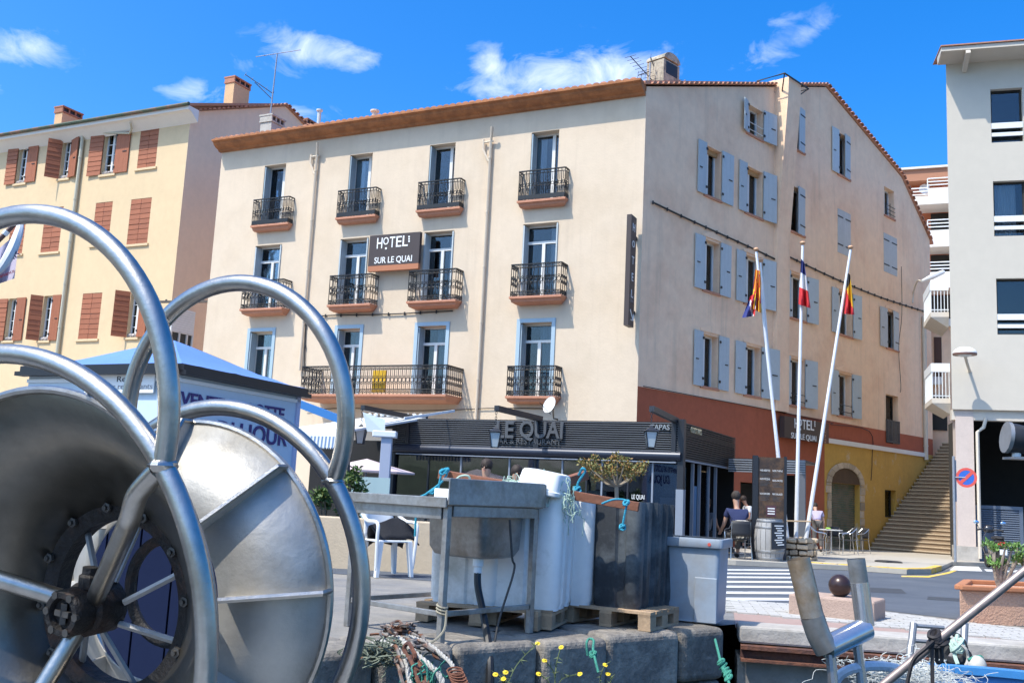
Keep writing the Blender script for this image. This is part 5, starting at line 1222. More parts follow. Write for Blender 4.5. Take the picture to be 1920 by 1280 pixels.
tbox(.03, Lu - .03, -.015, .015, .17, .205, 'stretcher'); tbox(-.015, .015, .03, Lw - .03, .17, .205, 'stretcher'); tbox(.03, Lu - .03, Lw - .015, Lw + .015, .17, .205, 'stretcher')
tbox(-.05, Lu + .05, -.04, Lw + .05, ZT_ - .035, ZT_ - .002, 'worktop'); tbox(-.03, .0, .03, Lw - .03, ZT_ - .13, ZT_ - .036, 'apron'); tbox(.03, Lu - .03, -.03, -.005, ZT_ - .11, ZT_ - .036, 'apron')
tbox(-.05, Lu + .05, -.055, -.042, ZT_ - .03, ZT_ + .145, 'backsplash'); tbox(-.05, Lu + .05, -.042, .02, ZT_ + .125, ZT_ + .147, 'backsplash_lip')
tbox(-.065, -.05, -.04, Lw + .05, ZT_ - .05, ZT_ + .018, 'edge_lip'); tbox(Lu + .05, Lu + .065, -.055, .5, ZT_ - .03, ZT_ + .14, 'end_cap')
bw = MB()                                        # basin: rounded shell
for k, (z, ins) in enumerate(((ZT_ - .04, 0), (ZT_ - .34, .012), (ZT_ - .395, .04), (ZT_ - .41, .10))):
    u0, u1, w0, w1 = Lu * .45 + ins, Lu - .03 - ins, .05 + ins, .62 - ins; r = .06
    for cu, cw, a0 in ((u1 - r, w1 - r, 0), (u0 + r, w1 - r, 90), (u0 + r, w0 + r, 180), (u1 - r, w0 + r, 270)):
        for j in range(5): a = RAD(a0 + 22.5 * j); bw.v.append(tuple(TP(cu + r * math.cos(a), cw + r * math.sin(a), z)))
for k in range(3):
    for i in range(20): j = (i + 1) % 20; bw.f.append([k * 20 + i, k * 20 + j, (k + 1) * 20 + j, (k + 1) * 20 + i]); bw.m.append(0)
bw.f.append(list(range(60, 80))); bw.m.append(0); bw.build('basin', M['zinc'], sink, smooth=True)
dr = TP(Lu * .60, .20, ZT_ - .41); MB().lathe([(.04, 0), (.04, -.05), (.03, -.06), (.03, -.10)], 12, dr).build('drain', M['paint_w'], sink)
hz = [dr + Vector((0, 0, -.09)), dr + Vector((.01, -.05, -.2)), dr + Vector((.06, -.2, -.36)), dr + Vector((.11, -.42, -.55)), dr + Vector((.13, -.52, -.72)), dr + Vector((.13, -.56, -1.1))]
hose = MB().tube(bez(hz, 8), .026, 8).build('drain_hose', mat('black rubber hose', (.015, .015, .016), .5), None, smooth=True); tag(hose, 'black drain hose hanging from the sink over the quay edge', 'hose')
cb = [TP(Lu * .62, -.06, ZT_ - .12), TP(Lu * .62, -.1, .55), TP(Lu * .62, -.12, .45), dr + Vector((.15, -.38, -.5)), dr + Vector((.17, -.55, -1.0))]
tag(MB().tube(bez(cb, 6), .008, 6).build('thin_cable', M['cable']), 'thin black cables dangling beside the sink hose', 'cable')
tie = MB()
for k in range(3): tie.tube([TP(.035 * math.cos(a), .035 * math.sin(a), .2 + .02 * k + .01 * math.sin(a)) for a in [i * math.pi / 5 for i in range(10)]], .008, 5, closed=True)
tie.tube(bez([TP(0, -.04, .22), TP(-.03, -.06, .1), TP(-.12, -.05, .03), TP(-.2, -.02, .02)], 5), .008, 5); tag(tie.build('tied_rope', mat('grey beige rope', (.3, .27, .2), .9, var=.2, vscale=20)), 'beige rope tied round the nearest leg of the sink table', 'rope')

# ------------------------------------------------------------------ tubs, pallets, timbers
def rrect(w, d, r, n=6, groove=None):
    P = []
    for cx, cy, a0 in ((w / 2 - r, d / 2 - r, 0), (-w / 2 + r, d / 2 - r, 90), (-w / 2 + r, -d / 2 + r, 180), (w / 2 - r, -d / 2 + r, 270)):
        for j in range(n + 1): a = RAD(a0 + 90 * j / n); P.append((cx + r * math.cos(a), cy + r * math.sin(a)))
    out = []
    for i in range(len(P)):                      # subdivide long straight runs
        a = Vector(P[i]); b = Vector(P[(i + 1) % len(P)]); k = max(1, int((b - a).length / .02))
        for j in range(k): out.append(a.lerp(b, j / k))
    if groove:
        res = []
        for v in out:
            g = 0
            for (sx, sy), c, hw, dp in groove:   # groove on the face whose normal is (sx,sy), centred at c along the face
                if sx and abs(v.x - sx * w / 2) < .004 and abs(v.y - c) < hw: g = dp; v = Vector((v.x - sx * dp, v.y))
                if sy and abs(v.y - sy * d / 2) < .004 and abs(v.x - c) < hw: v = Vector((v.x, v.y - sy * dp))
            res.append(v)
        out = res
    return out
def tub(name, pos, yaw, w, d, h, m, label, group, groove=True, rim=False, taper=.94, r=.07, cat='fish tub'):
    t = thing(name, pos, label, cat, group); ca, sa = math.cos(yaw), math.sin(yaw)
    gr = [((1, 0), -d * .22, .035, .02), ((1, 0), d * .16, .05, .03), ((-1, 0), -d * .22, .035, .02), ((-1, 0), d * .16, .05, .03), ((0, -1), w * .12, .045, .018)] if groove else None
    P = rrect(w, d, r, 6, gr); n = len(P); mb = MB()
    for z, s in ((0, .90), (.02, .955 * taper), (.05, taper), (h * .5, (1 + taper) / 2), (h - .01, 1), (h, .992), (h, .93), (h - .06, .925), (h - .5, .88 * taper)):
        for v in P: x, y = v.x * s, v.y * s; mb.v.append((pos[0] + x * ca - y * sa, pos[1] + x * sa + y * ca, pos[2] + z))
    for k in range(8):
        for i in range(n): j = (i + 1) % n; mb.f.append([k * n + i, k * n + j, (k + 1) * n + j, (k + 1) * n + i]); mb.m.append(0)
    mb.f.append(list(range(n))[::-1]); mb.m.append(0); mb.f.append(list(range(8 * n, 9 * n))); mb.m.append(0)
    mb.build('body', m, t, smooth=True, fix=False)
    if rim:
        q = MB(); P2 = rrect(w + .05, d + .05, r, 6)
        for z, s in ((h - .06, 1), (h - .055, 1.01), (h + .005, 1.01), (h + .012, 1), (h + .012, .9)):
            for v in P2: x, y = v.x * s, v.y * s; q.v.append((pos[0] + x * ca - y * sa, pos[1] + x * sa + y * ca, pos[2] + z))
        n = len(P2)
        for k in range(4):
            for i in range(n): j = (i + 1) % n; q.f.append([k * n + i, k * n + j, (k + 1) * n + j, (k + 1) * n + i]); q.m.append(0)
        q.build('rim', m, t, smooth=True, fix=False)
    return t
M['tubw'] = mat('white plastic tub', (.86, .85, .82), .5, var=.07, vscale=2.5, col2=(.50, .48, .42), c2scale=1.6, c2t=(.56, .72), streak=.25, stain=(.3, .25, .18), bump=.05)
M['tubb'] = mat('black plastic tub', (.028, .032, .038), .55, var=.3, vscale=5, col2=(.10, .115, .125), c2scale=2.2, c2t=(.47, .62), bump=.1)
M['tubg'] = mat('grey blue plastic tub', (.29, .345, .41), .5, var=.1, vscale=3, col2=(.28, .30, .32), c2scale=2)
PZ = .145
def gpt(x, y, z=0.0):
    r = ray(x, y); k = (z - 1.0) / r.z; p = CAM + r * k; return Vector((p.x, p.y, z))
def put(x, y, z, yaw, w, d, fx=-.5, fy=-.5):     # centre of a box whose bottom corner (fx,fy) shows at pixel x,y
    p = gpt(x, y, z); cx, cy = -fx * w, -fy * d; return p + Vector((cx * math.cos(yaw) - cy * math.sin(yaw), cx * math.sin(yaw) + cy * math.cos(yaw), 0))
yw = RAD(-16)
tub('fish_tub', put(797, 1128, PZ, yw, .58, .58), yw, .58, .58, .86, M['tubw'], 'dirty white plastic fish tub behind the sink table legs', 'big fish tubs on the quay')
tub('fish_tub', put(1046, 1148, PZ, yw, .58, .60, .5, -.5), yw, .58, .60, .86, M['tubw'], 'white plastic fish tub with white crate lid on top', 'big fish tubs on the quay')
yw2 = RAD(-20); tub('fish_tub', put(1106, 1138, PZ, yw2, .56, .56, .5, -.5), yw2, .56, .56, .84, M['tubw'], 'white fish tub next to the black tub, mostly in shade', 'big fish tubs on the quay')
yb = RAD(-30); tub('fish_tub', put(1196, 1146, PZ, yb, .42, .46, .5, -.5), yb, .42, .46, .83, M['tubb'], 'scuffed black plastic fish tub on a pallet, the nearer one', 'big fish tubs on the quay')
tub('fish_tub', put(1232, 1140, PZ, yb, .42, .40, .5, -.5), yb, .42, .40, .82, M['tubb'], 'second black fish tub behind the scuffed one, beside the grey tub', 'big fish tubs on the quay')
yg = RAD(-22); tg = tub('fish_tub', put(1347, 1170, .03, yg, .56, .48, .5, -.5), yg, .56, .48, .66, M['tubg'], 'grey blue lidded tub standing right of the black tubs', 'big fish tubs on the quay', groove=False, rim=True, taper=.93, r=.035)
pg_ = put(1347, 1170, .03, yg, .56, .48, .5, -.5); cg, sg = math.cos(yg), math.sin(yg)
LP_ = lambda x, y, z: Vector((pg_.x + x * cg - y * sg, pg_.y + x * sg + y * cg, .03 + z))
MB().hexa([LP_(x, y, z) for z in (.0, .36) for x, y in ((.08, -.240), (.262, -.240), (.262, -.215), (.08, -.215))]).build('side_panel', M['tubg'], tg, bevel=.006)
MB().hexa([LP_(x, y, z) for z in (.34, .43) for x, y in ((-.22, -.240), (-.15, -.240), (-.15, -.215), (-.22, -.215))]).build('label_patch', mat('torn label', (.25, .29, .34), .4, var=.3, vscale=20), tg)
MB().lathe([(.014, 0), (.014, .006)], 12, LP_(.2, -.268, .63), (sg, -cg, 0)).build('red_white_cap', mat('red cap', (.6, .1, .07), .4), tg)
def pallet(pos, yaw, w, d, label):
    t = thing('pallet', pos, label, 'pallet', 'wooden pallets under the fish tubs', yaw)
    bm_ = {}
    def bx(nm, sx, sy, sz, x, y, z):
        key = (round(sx, 3), round(sy, 3), round(sz, 3))
        if key not in bm_:
            mm = MB().box(-sx / 2, sx / 2, -sy / 2, sy / 2, 0, sz).mesh(nm); mm.materials.append(M['wood']); bm_[key] = mm
        o = bpy.data.objects.new(nm, bm_[key]); COL.objects.link(o); o.parent = t; o.location = (x, y, z); o.rotation_euler.z = random.uniform(-.012, .012)
    for k in range(5): bx('board', w, .1, .02, 0, -d / 2 + .05 + (d - .1) * k / 4, .12)
    for k in range(3): bx('stringer', .1, d, .02, -w / 2 + .05 + (w - .1) * k / 2, 0, .099)
    for i in range(3):
        for k in range(3): bx('block', .1, .12, .078, -w / 2 + .05 + (w - .1) * i / 2, -d / 2 + .06 + (d - .12) * k / 2, .021)
    for k in range(3): bx('bottom_board', .1, d, .02, -w / 2 + .05 + (w - .1) * k / 2, 0, .001)
    return t
M['wood'] = mat('weathered pallet wood', (.36, .25, .155), .85, var=.25, vscale=6, rand=.25, bump=.3, bscale=30)
def pput(x, y, yaw, w, d, fx, fy): return put(x, y, .0, yaw, w, d, fx, fy) + Vector((0, 0, .013))
pallet(pput(778, 1166, yw, .95, .8, -.5, -.5), yw, .95, .8, 'wooden pallet under the leftmost white tub, behind the sink legs')
pallet(pput(1040, 1185, yw, 1.0, .75, .5, -.5) + Vector((.25, .08, 0)) * 0, yw, .95, .75, 'wooden pallet under the white tub with the crate lid')
pallet(pput(1180, 1184, yb, .62, .6, .5, -.5) + Vector((.1, 0, 0)), yb, .75, .62, 'wooden pallet under the black tubs')
# white crate lid lying upside down on the tubs
cl = at(1022, 905, 7.65); t = thing('crate_lid', cl, 'white plastic crate tipped on top of the white tub', 'crate'); b = MB(); cy_ = RAD(-14)
for z, s in ((-.085, 1.02), (-.075, 1.06), (-.05, 1.06), (-.045, 1.0), (.07, .9), (.085, .84), (.09, .7)):
    for v in rrect(.34, .40, .06, 5):
        x, y = v.x * s, v.y * s; p = Matrix.Rotation(RAD(-20), 3, 'Z') @ (Matrix.Rotation(RAD(9), 3, 'Y') @ Vector((x, y, z))); b.v.append(tuple(cl + p))
n = len(rrect(.34, .40, .06, 5))
for k in range(6):
    for i in range(n): j = (i + 1) % n; b.f.append([k * n + i, k * n + j, (k + 1) * n + j, (k + 1) * n + i]); b.m.append(0)
b.f.append(list(range(n))[::-1]); b.m.append(0); b.f.append(list(range(6 * n, 7 * n))); b.m.append(0); b.build('shell', mat('clean white plastic', (.74, .75, .74), .45, var=.04), t, smooth=True, fix=False)
M['timber'] = mat('brown painted timber', (.22, .085, .045), .75, var=.25, vscale=6, bump=.3, bscale=25)
def timber(a, b, s1, s2, label): o = MB().beam(a, b, s1, s2).build('timber_beam', M['timber'], None, bevel=.004); tag(o, label, 'timber', 'timbers across the tubs'); return o
timber(at(828, 889, 8.35), at(1000, 918, 7.75), .09, .075, 'brown timber lying behind the sink splashback')
timber(at(1050, 906, 7.9), at(1098, 890, 8.1), .07, .07, 'short brown timber stub right of the white crate')
timber(at(1062, 926, 7.75), at(1198, 950, 7.6), .07, .07, 'brown timber resting across the white and black tubs')
# ropes
M['rope_b'] = mat('turquoise rope', (.03, .30, .42), .8, var=.25, vscale=30, bump=.5, bscale=120); M['rope_g'] = mat('sea green rope', (.05, .26, .19), .85, var=.3, vscale=30, bump=.5, bscale=120)
M['net_g'] = mat('pale green netting', (.38, .50, .42), .9, var=.2, vscale=20); M['rope_w'] = mat('grey white rope', (.42, .40, .36), .9, var=.3, vscale=25, bump=.5, bscale=110)
def rope(pts, r, m, label, name='rope', n=6, knots=(), group='ropes on the tubs and quay'):
    mb = MB().tube(bez(pts, n), r, 6)
    for k in knots:
        for j in range(3):
            c = Vector(k); a = random.uniform(0, 3); u = Vector((math.cos(a), math.sin(a), random.uniform(-.5, .5))).normalized(); v = u.orthogonal(); mb.tube([c + u * (r * 2.2 * math.cos(q)) + v * (r * 2.2 * math.sin(q)) for q in [i * math.pi / 4 for i in range(8)]], r, 5, closed=True)
    o = mb.build(name, M[m], None, smooth=True, fix=False); return tag(o, label, 'rope', group)
rope([at(822, 915, 8.2), at(826, 895, 8.2), at(830, 882, 8.2), at(838, 888, 8.2), at(826, 905, 8.2), at(800, 925, 8.2), at(783, 940, 8.2), at(778, 1005, 8.2)], .010, 'rope_b', 'turquoise rope knotted on the left timber and hanging down', knots=[at(830, 884, 8.2), at(836, 882, 8.2), at(812, 920, 8.2)])
rope([at(1085, 890, 7.9), at(1092, 878, 7.85), at(1097, 884, 7.85), at(1084, 905, 7.9), at(1081, 925, 7.9), at(1085, 930, 7.9)], .011, 'rope_b', 'turquoise rope looped round the timber stub above the tubs', knots=[at(1082, 918, 7.9)])
rope([at(1128, 944, 7.5), at(1150, 936, 7.5), at(1172, 937, 7.5), at(1175, 945, 7.45), at(1170, 970, 7.45), at(1167, 988, 7.45)], .009, 'rope_b', 'turquoise rope hanging down the face of the black tub', knots=[at(1174, 942, 7.45), at(1167, 988, 7.45)])
rope([at(850, 905, 7.8), at(862, 893, 7.8), at(878, 892, 7.8), at(884, 905, 7.8), at(900, 912, 7.7), at(925, 906, 7.6), at(940, 912, 7.6), at(960, 903, 7.6), at(985, 915, 7.6)], .010, 'net_g', 'pale green line looping behind the splashback')
def tangle(c, ext, n, r, m, label, name='net_heap', cat='net', seed=1, drop=0.0, stp=.55):
    rnd = random.Random(seed); mb = MB()
    for i in range(n):
        p = Vector(c) + Vector((rnd.gauss(0, ext[0]), rnd.gauss(0, ext[1]), abs(rnd.gauss(0, ext[2])))); L = []
        for k in range(6):
            L.append(p.copy()); p += Vector((rnd.gauss(0, ext[0] * stp), rnd.gauss(0, ext[1] * stp), rnd.gauss(-drop, ext[2] * .6)))
        mb.tube(bez(L, 3), r, 4, caps=False)
    o = mb.build(name, M[m], None, smooth=True, fix=False); o['kind'] = 'stuff'; o['label'] = label; return tag(o, label, cat)
tangle(at(968, 912, 7.7), (.05, .05, .03), 26, .0035, 'net_g', 'tangle of pale green netting beside the white crate', seed=3)
tangle(at(1062, 935, 7.5), (.035, .04, .05), 26, .0035, 'net_g', 'green net strands spilling over the white tub edge', seed=4, drop=.03)
# heap of chain, rope and old net on the quay edge
def chain_link(r, l, w):
    mb = MB(); P = [Vector((w * math.cos(a), 0, (l if math.sin(a) > 0 else -l) + w * math.sin(a))) for a in [i * math.pi / 6 + .001 for i in range(12)]]; return mb.tube(P, r, 6, closed=True)
lk = chain_link(.0085, .020, .019).mesh('chain_link'); M['chain'] = mat('old grey chain', (.24, .22, .20), .7, metal=.5, var=.3, vscale=12, col2=(.20, .09, .05), c2scale=9); lk.materials.append(M['chain'])
def chain(pts, label, m=None, sc=1.0):
    P = bez(pts, 10); t = thing('chain', P[0], label, 'chain', 'chains in the heap on the quay edge'); acc = 0; k = 0; step = .062 * sc
    mesh = lk
    if m: mesh = lk.copy(); mesh.materials.clear(); mesh.materials.append(M[m])
    for i in range(len(P) - 1):
        d = P[i + 1] - P[i]; 
        while acc <= d.length:
            c = P[i] + d.normalized() * acc; z = d.normalized(); x = z.orthogonal().normalized(); y = z.cross(x); a = (k % 2) * math.pi / 2 + .3; x2 = x * math.cos(a) + y * math.sin(a); y2 = z.cross(x2)
            o = bpy.data.objects.new('chain_link', mesh); COL.objects.link(o); o.parent = t; o.matrix_parent_inverse = world_of(t).inverted(); Mx = Matrix((x2 * sc, y2 * sc, z * sc)).transposed().to_4x4(); Mx.translation = c; o.matrix_basis = Mx
            acc += step; k += 1
        acc -= d.length
q = lambda x, y, Y: at(x, y, Y)
chain([q(690, 1222, 6.1), q(715, 1210, 6.1), q(735, 1215, 6.05), q(755, 1195, 6.15), q(775, 1190, 6.15), q(790, 1203, 6.05), q(770, 1208, 5.95)], 'grey chain looped over the top of the rope heap', sc=1.25)
chain([q(757, 1200, 6.1), q(790, 1208, 6.0), q(815, 1222, 5.95), q(835, 1232, 5.95)], 'dark chain running right from the rope heap', sc=1.2)
chain([q(768, 1222, 5.85), q(778, 1240, 5.8), q(785, 1258, 5.75), q(795, 1285, 5.7), q(800, 1320, 5.7)], 'rusty chain hanging down the quay face from the heap', 'rust', 1.5)
chain([q(742, 1225, 5.85), q(750, 1245, 5.8), q(760, 1270, 5.75), q(770, 1310, 5.7)], 'second grey chain hanging down the quay face', sc=1.3)
def twisted(pts, r, m, label, strands=3):
    P = bez(pts, 14); mb = MB(); L = [0]
    for i in range(len(P) - 1): L.append(L[-1] + (P[i + 1] - P[i]).length)
    for s in range(strands):
        Q = []
        for i, p in enumerate(P):
            t_ = (P[min(i + 1, len(P) - 1)] - P[max(i - 1, 0)]).normalized(); x = t_.cross(Vector((.3, .2, 1))).normalized(); y = t_.cross(x); a = L[i] / (r * 7) * 2 * math.pi + s * 2 * math.pi / strands; Q.append(p + x * (r * .55 * math.cos(a)) + y * (r * .55 * math.sin(a)))
        mb.tube(Q, r * .62, 6)
    return tag(mb.build('thick_rope', M[m], None, smooth=True, fix=False), label, 'rope', 'thick ropes of the heap on the quay')
twisted([q(720, 1200, 6.2), q(745, 1195, 6.1), q(765, 1210, 5.95), q(785, 1230, 5.85), q(812, 1252, 5.75), q(828, 1275, 5.7), q(835, 1310, 5.65)], .016, 'rope_w', 'thick grey twisted rope falling to the right over the quay edge')
twisted([q(700, 1205, 6.2), q(730, 1205, 6.05), q(750, 1222, 5.9), q(762, 1245, 5.8), q(770, 1285, 5.7), q(772, 1320, 5.7)], .016, 'rope_w', 'thick grey twisted rope hanging straight down the quay face')
twisted([q(760, 1190, 6.15), q(800, 1205, 6.0), q(830, 1228, 5.9), q(850, 1250, 5.8), q(858, 1290, 5.7)], .012, 'rope_w', 'thinner twisted rope at the right side of the heap')
M['oldnet'] = mat('old olive net', (.16, .18, .13), .95, var=.4, vscale=14)
tangle(q(715, 1228, 5.95), (.07, .05, .03), 90, .005, 'oldnet', 'faded green net bundle at the left of the rope heap', seed=8, drop=.005)
tangle(q(800, 1268, 5.75), (.04, .03, .04), 30, .005, 'rope_g', 'dark green net hanging over the quay edge', seed=9, drop=.04)
tangle(q(752, 1186, 6.2), (.05, .05, .02), 40, .008, 'chain', 'dark knot of shackles and line on top of the heap', name='line_heap', seed=10)
sp = MB(); c0_, c1_ = q(852, 1255, 5.75), q(880, 1320, 5.6); sp.tube([c0_.lerp(c1_, i / 120) + Vector((.045 * math.cos(i * .62), .02 * math.sin(i * .62), .045 * math.sin(i * .62) * .3)) for i in range(121)], .006, 5); tag(sp.build('coil_spring', M['rust'], None, smooth=True), 'rusty coil spring hanging beside the rope heap', 'spring')
rope([q(1102, 1228, 7.0), q(1100, 1205, 7.0), q(1105, 1197, 7.05), q(1113, 1200, 7.0), q(1112, 1216, 6.95), q(1116, 1236, 6.85), q(1122, 1260, 6.8)], .009, 'rope_g', 'green rope with rusty eye on the quay edge below the black tubs', knots=[q(1112, 1226, 6.9)])
rope([q(1341, 1198, 7.9), q(1347, 1222, 7.7), q(1353, 1245, 7.6), q(1362, 1262, 7.5), q(1372, 1300, 7.3)], .010, 'rope_g', 'green mooring rope knotted at the end of the stone quay', knots=[q(1352, 1240, 7.6), q(1356, 1248, 7.6), q(1360, 1256, 7.55), q(1366, 1270, 7.45), q(1364, 1262, 7.5)])
# yellow flowers growing from the wall
M['stem'] = mat('grey green stems', (.10, .13, .05), .8, var=.3, vscale=10); M['petal'] = mat('yellow petals', (.85, .60, .02), .6, var=.1)
def flower_plant(c, heads, label, seed):
    rnd = random.Random(seed); t = thing('flower_plant', c, label, 'plant', 'yellow flowers on the quay wall'); st_ = MB(); lf = MB()
    for h in heads:
        P = bez([c, Vector(c).lerp(h, .5) + Vector((rnd.uniform(-.05, .05), rnd.uniform(-.04, .04), .02)), h], 5); st_.tube(P, .0035, 4)
        for k in range(14):
            p = P[rnd.randrange(len(P))]; d = Vector((rnd.gauss(0, 1), rnd.gauss(0, 1), rnd.gauss(.3, .7))).normalized() * rnd.uniform(.02, .05); w = d.orthogonal().normalized() * .004; lf.add([p - w, p + w, p + d], [(0, 1, 2)])
        f = MB(); nrm = (CAM - Vector(h)).normalized() * .5 + Vector((rnd.uniform(-.3, .3), 0, .6)); nrm.normalize(); x = nrm.orthogonal().normalized(); y = nrm.cross(x)
        for k in range(12):
            a = 2 * math.pi * k / 12; d = x * math.cos(a) + y * math.sin(a); e = x * -math.sin(a) + y * math.cos(a); hh = Vector(h); f.add([hh + d * .004, hh + d * .012 + e * .005, hh + d * .018 + nrm * -.003, hh + d * .012 - e * .005], [(0, 1, 2, 3)])
        f.lathe([(.007, 0), (.006, .005), (0, .007)], 8, h, nrm); f.build('flower', M['petal'], t)
    st_.build('stem', M['stem'], t); o = lf.build('leaf_tuft', M['stem'], t); o['kind'] = 'stuff'
c = Vector(A) - ed * -.75 + en_ * .04; 
flower_plant(q(945, 1300, 6.1), [q(929, 1263, 6.0), q(948, 1259, 6.0), q(944, 1271, 6.0), q(1008, 1205, 6.5)], 'flowering plant with a cluster of yellow heads low under the sink', 5)
flower_plant(q(1040, 1300, 6.3), [q(1021, 1237, 6.3), q(1052, 1212, 6.4), q(1087, 1262, 6.3), q(1010, 1262, 6.3)], 'flowering plant with scattered yellow heads under the white tubs', 6)
flower_plant(q(1125, 1300, 6.6), [q(1135, 1245, 6.6), q(1140, 1262, 6.6), q(1100, 1285, 6.5)], 'sprig of silvery green leaves below the green rope', 7)

# ------------------------------------------------------------------ right: blue boat, exhaust pipes, pole, ladder
M['bblue'] = mat('bright blue boat paint', (.045, .22, .50), .45, var=.12, vscale=4, bump=.08)
M['chrome'] = mat('polished steel pipe', (.58, .58, .59), .17, metal=.85, var=.1, vscale=5); M['burnt'] = mat('heat stained steel pipe', (.34, .24, .15), .34, metal=.45, var=.35, vscale=5, col2=(.42, .40, .37), c2scale=3, c2t=(.45, .62))
bb = thing('blue_boat', (2.2, 4.6, -.6), 'bright blue wooden boat with nets at the lower right', 'boat')
g0 = at(1560, 1262, 4.9); pts = [at(1660, 1310, 4.6), at(1682, 1275, 4.9), at(1700, 1256, 5.1), at(1730, 1250, 5.2), at(1800, 1254, 5.15), at(1925, 1265, 5.05), at(2200, 1300, 4.8)]
G_ = bez(pts, 8)
m = MB()
for i in range(len(G_) - 1):
    a, b = G_[i], G_[i + 1]; dn = Vector((0, 0, -1)); m.quad(a, b, b + Vector((0, -.14, -.5)), a + Vector((0, -.14, -.5))); m.quad(a + Vector((0, .02, 0)), b + Vector((0, .02, 0)), b + Vector((0, .0, -.9)), a + Vector((0, .0, -.9)))
m.build('hull', M['bblue'], bb, smooth=True); m = MB()
for i in range(len(G_) - 1): m.beam(G_[i], G_[i + 1], .075, .035)
m.build('gunwale', M['bblue'], bb)
m = MB(); m.prism([at(1540, 1300, 4.5), at(1580, 1270, 4.8), at(1930, 1275, 5.0), at(2200, 1320, 4.7), Vector((3.0, 3.0, .02)), Vector((1.2, 3.0, .02))], (0, 0, -.05)); m.build('deck', mat('pale deck', (.4, .42, .42), .7, var=.2), bb) if False else None
ex = thing('exhaust_pipe', at(1590, 1260, 4.4), 'shiny U-shaped twin exhaust pipe, its left arm burnt brown', 'exhaust pipe')
YP = 4.4; a0, a1, a2 = at(1497, 1047, YP), at(1523, 1155, YP), at(1545, 1218, YP); b0, b1, b2 = at(1605, 1047, YP + .1), at(1614, 1110, YP + .1), at(1622, 1172, YP + .1)
def openpipe(P, r, nm, mm):
    m = MB(); m.tube(P, r, 18, caps=False); m.tube([P[0], P[0].lerp(P[1], .9)], r * .93, 18, caps=False); return m.build(nm, M[mm], ex, smooth=True, fix=False)
openpipe([a0, a1], .050, 'left_arm', 'burnt'); MB().tube(bez([a1, a1.lerp(a2, .55), a2 + Vector((.012, 0, .0))], 6), .0515, 18).build('left_elbow', mat('smoky steel', (.26, .25, .235), .28, metal=.5, var=.3, vscale=4), ex, smooth=True)
openpipe([b0, b0.lerp(b1, .75)], .0395, 'right_arm', 'zinc'); MB().tube([b0.lerp(b1, .7), b1, b2], .041, 18).build('right_elbow', M['chrome'], ex, smooth=True)
MB().tube([at(1548, 1214, YP), at(1623, 1178, YP + .1)], .050, 20).build('cross_pipe', M['chrome'], ex, smooth=True)
MB().tube([at(1557, 1225, YP), at(1564, 1300, YP)], .022, 10).build('support_leg', M['chrome'], ex, smooth=True); MB().tube([at(1606, 1195, YP + .1), at(1618, 1290, YP + .1)], .022, 10).build('support_leg', M['chrome'], ex, smooth=True)
fr_ = MB().tube(bez([at(1556, 1300, 4.5), at(1575, 1265, 4.5), at(1610, 1250, 4.5), at(1655, 1248, 4.6), at(1690, 1255, 4.7)], 6), .022, 8); tag(fr_.build('bow_hoop', mat('white blue painted hoop', (.45, .52, .6), .5, var=.3, vscale=8), None, smooth=True), 'curved pale blue hoop below the exhaust pipes', 'rail')
pole = MB().tube([at(1640, 1296, 4.1), at(1760, 1198, 4.05), at(1930, 1062, 4.0)], [.0165, .018, .0165], 12).build('boat_pole', mat('worn metal pole', (.36, .28, .24), .4, metal=.6, var=.25, vscale=7), None, smooth=True); tag(pole, 'long slanting metal pole crossing the lower right corner', 'pole')
kn = MB()
for j in range(9): kn.tube(arc(at(1757, 1197, 4.05) + Vector((random.uniform(-.02, .02), 0, random.uniform(-.02, .02))), (random.uniform(.5, 1), .2, .3), (.2, .9, .4), .027, 0, 6.2, 12), .009, 5)
kn.tube(bez([at(1752, 1200, 4.03), at(1735, 1215, 4.0), at(1712, 1238, 4.0), at(1700, 1285, 4.0)], 6), .008, 5); kn.tube([at(1748, 1205, 4.03), at(1749, 1300, 4.0)], .008, 5); kn.tube(bez([at(1762, 1205, 4.05), at(1766, 1235, 4.05), at(1757, 1240, 4.05), at(1756, 1215, 4.05)], 6), .008, 5)
tag(kn.build('black_rope_knot', mat('black wet rope', (.02, .016, .016), .7), None, smooth=True), 'black rope knotted round the slanting pole', 'rope')
ld = thing('quay_ladder', at(1760, 1240, 7.2), 'stainless boarding ladder clamped to the concrete quay edge', 'ladder')
for x0, x1 in ((1713, 1706), (1809, 1805)): MB().tube(bez([at(x0, 1168, 7.25), at((x0 + x1) / 2, 1200, 7.2), at(x1, 1225, 7.15), at(x1 + 1, 1275, 7.1)], 5), .026, 10).build('rail', M['iron_g'], ld, smooth=True)
MB().tube([at(1714, 1172, 7.25), at(1770, 1176, 7.25)], .014, 8).build('rung', M['iron_g'], ld); MB().tube([at(1711, 1200, 7.2), at(1800, 1206, 7.2)], .014, 8).build('rung', M['iron_g'], ld)
fd = thing('fender_buoy', at(1835, 1245, 6.6), 'weathered white fender buoy tied beside the ladder', 'buoy'); MB().blob(at(1832, 1250, 6.6), (.06, .06, .075), 16, 10).build('body', mat('grubby white buoy', (.5, .48, .42), .6, var=.15, vscale=8), fd, smooth=True); MB().tube(bez([at(1815, 1236, 6.6), at(1826, 1232, 6.6), at(1838, 1230, 6.6), at(1842, 1236, 6.6)], 4), .012, 5).build('lashing', M['rope_g'], fd)
ty = MB()
for dx, dy in ((0, 0), (-8, 14), (10, 22)): ty.tube(arc(at(1782 + dx, 1215 + dy, 7.0), (1, 0, 0), (0, .3, 1), .09, 0, 6.1, 14), .035, 8)
tag(ty.build('rubber_fender', mat('black rubber', (.02, .02, .02), .75, var=.3), None, smooth=True), 'black rubber fenders bunched behind the ladder', 'fender')
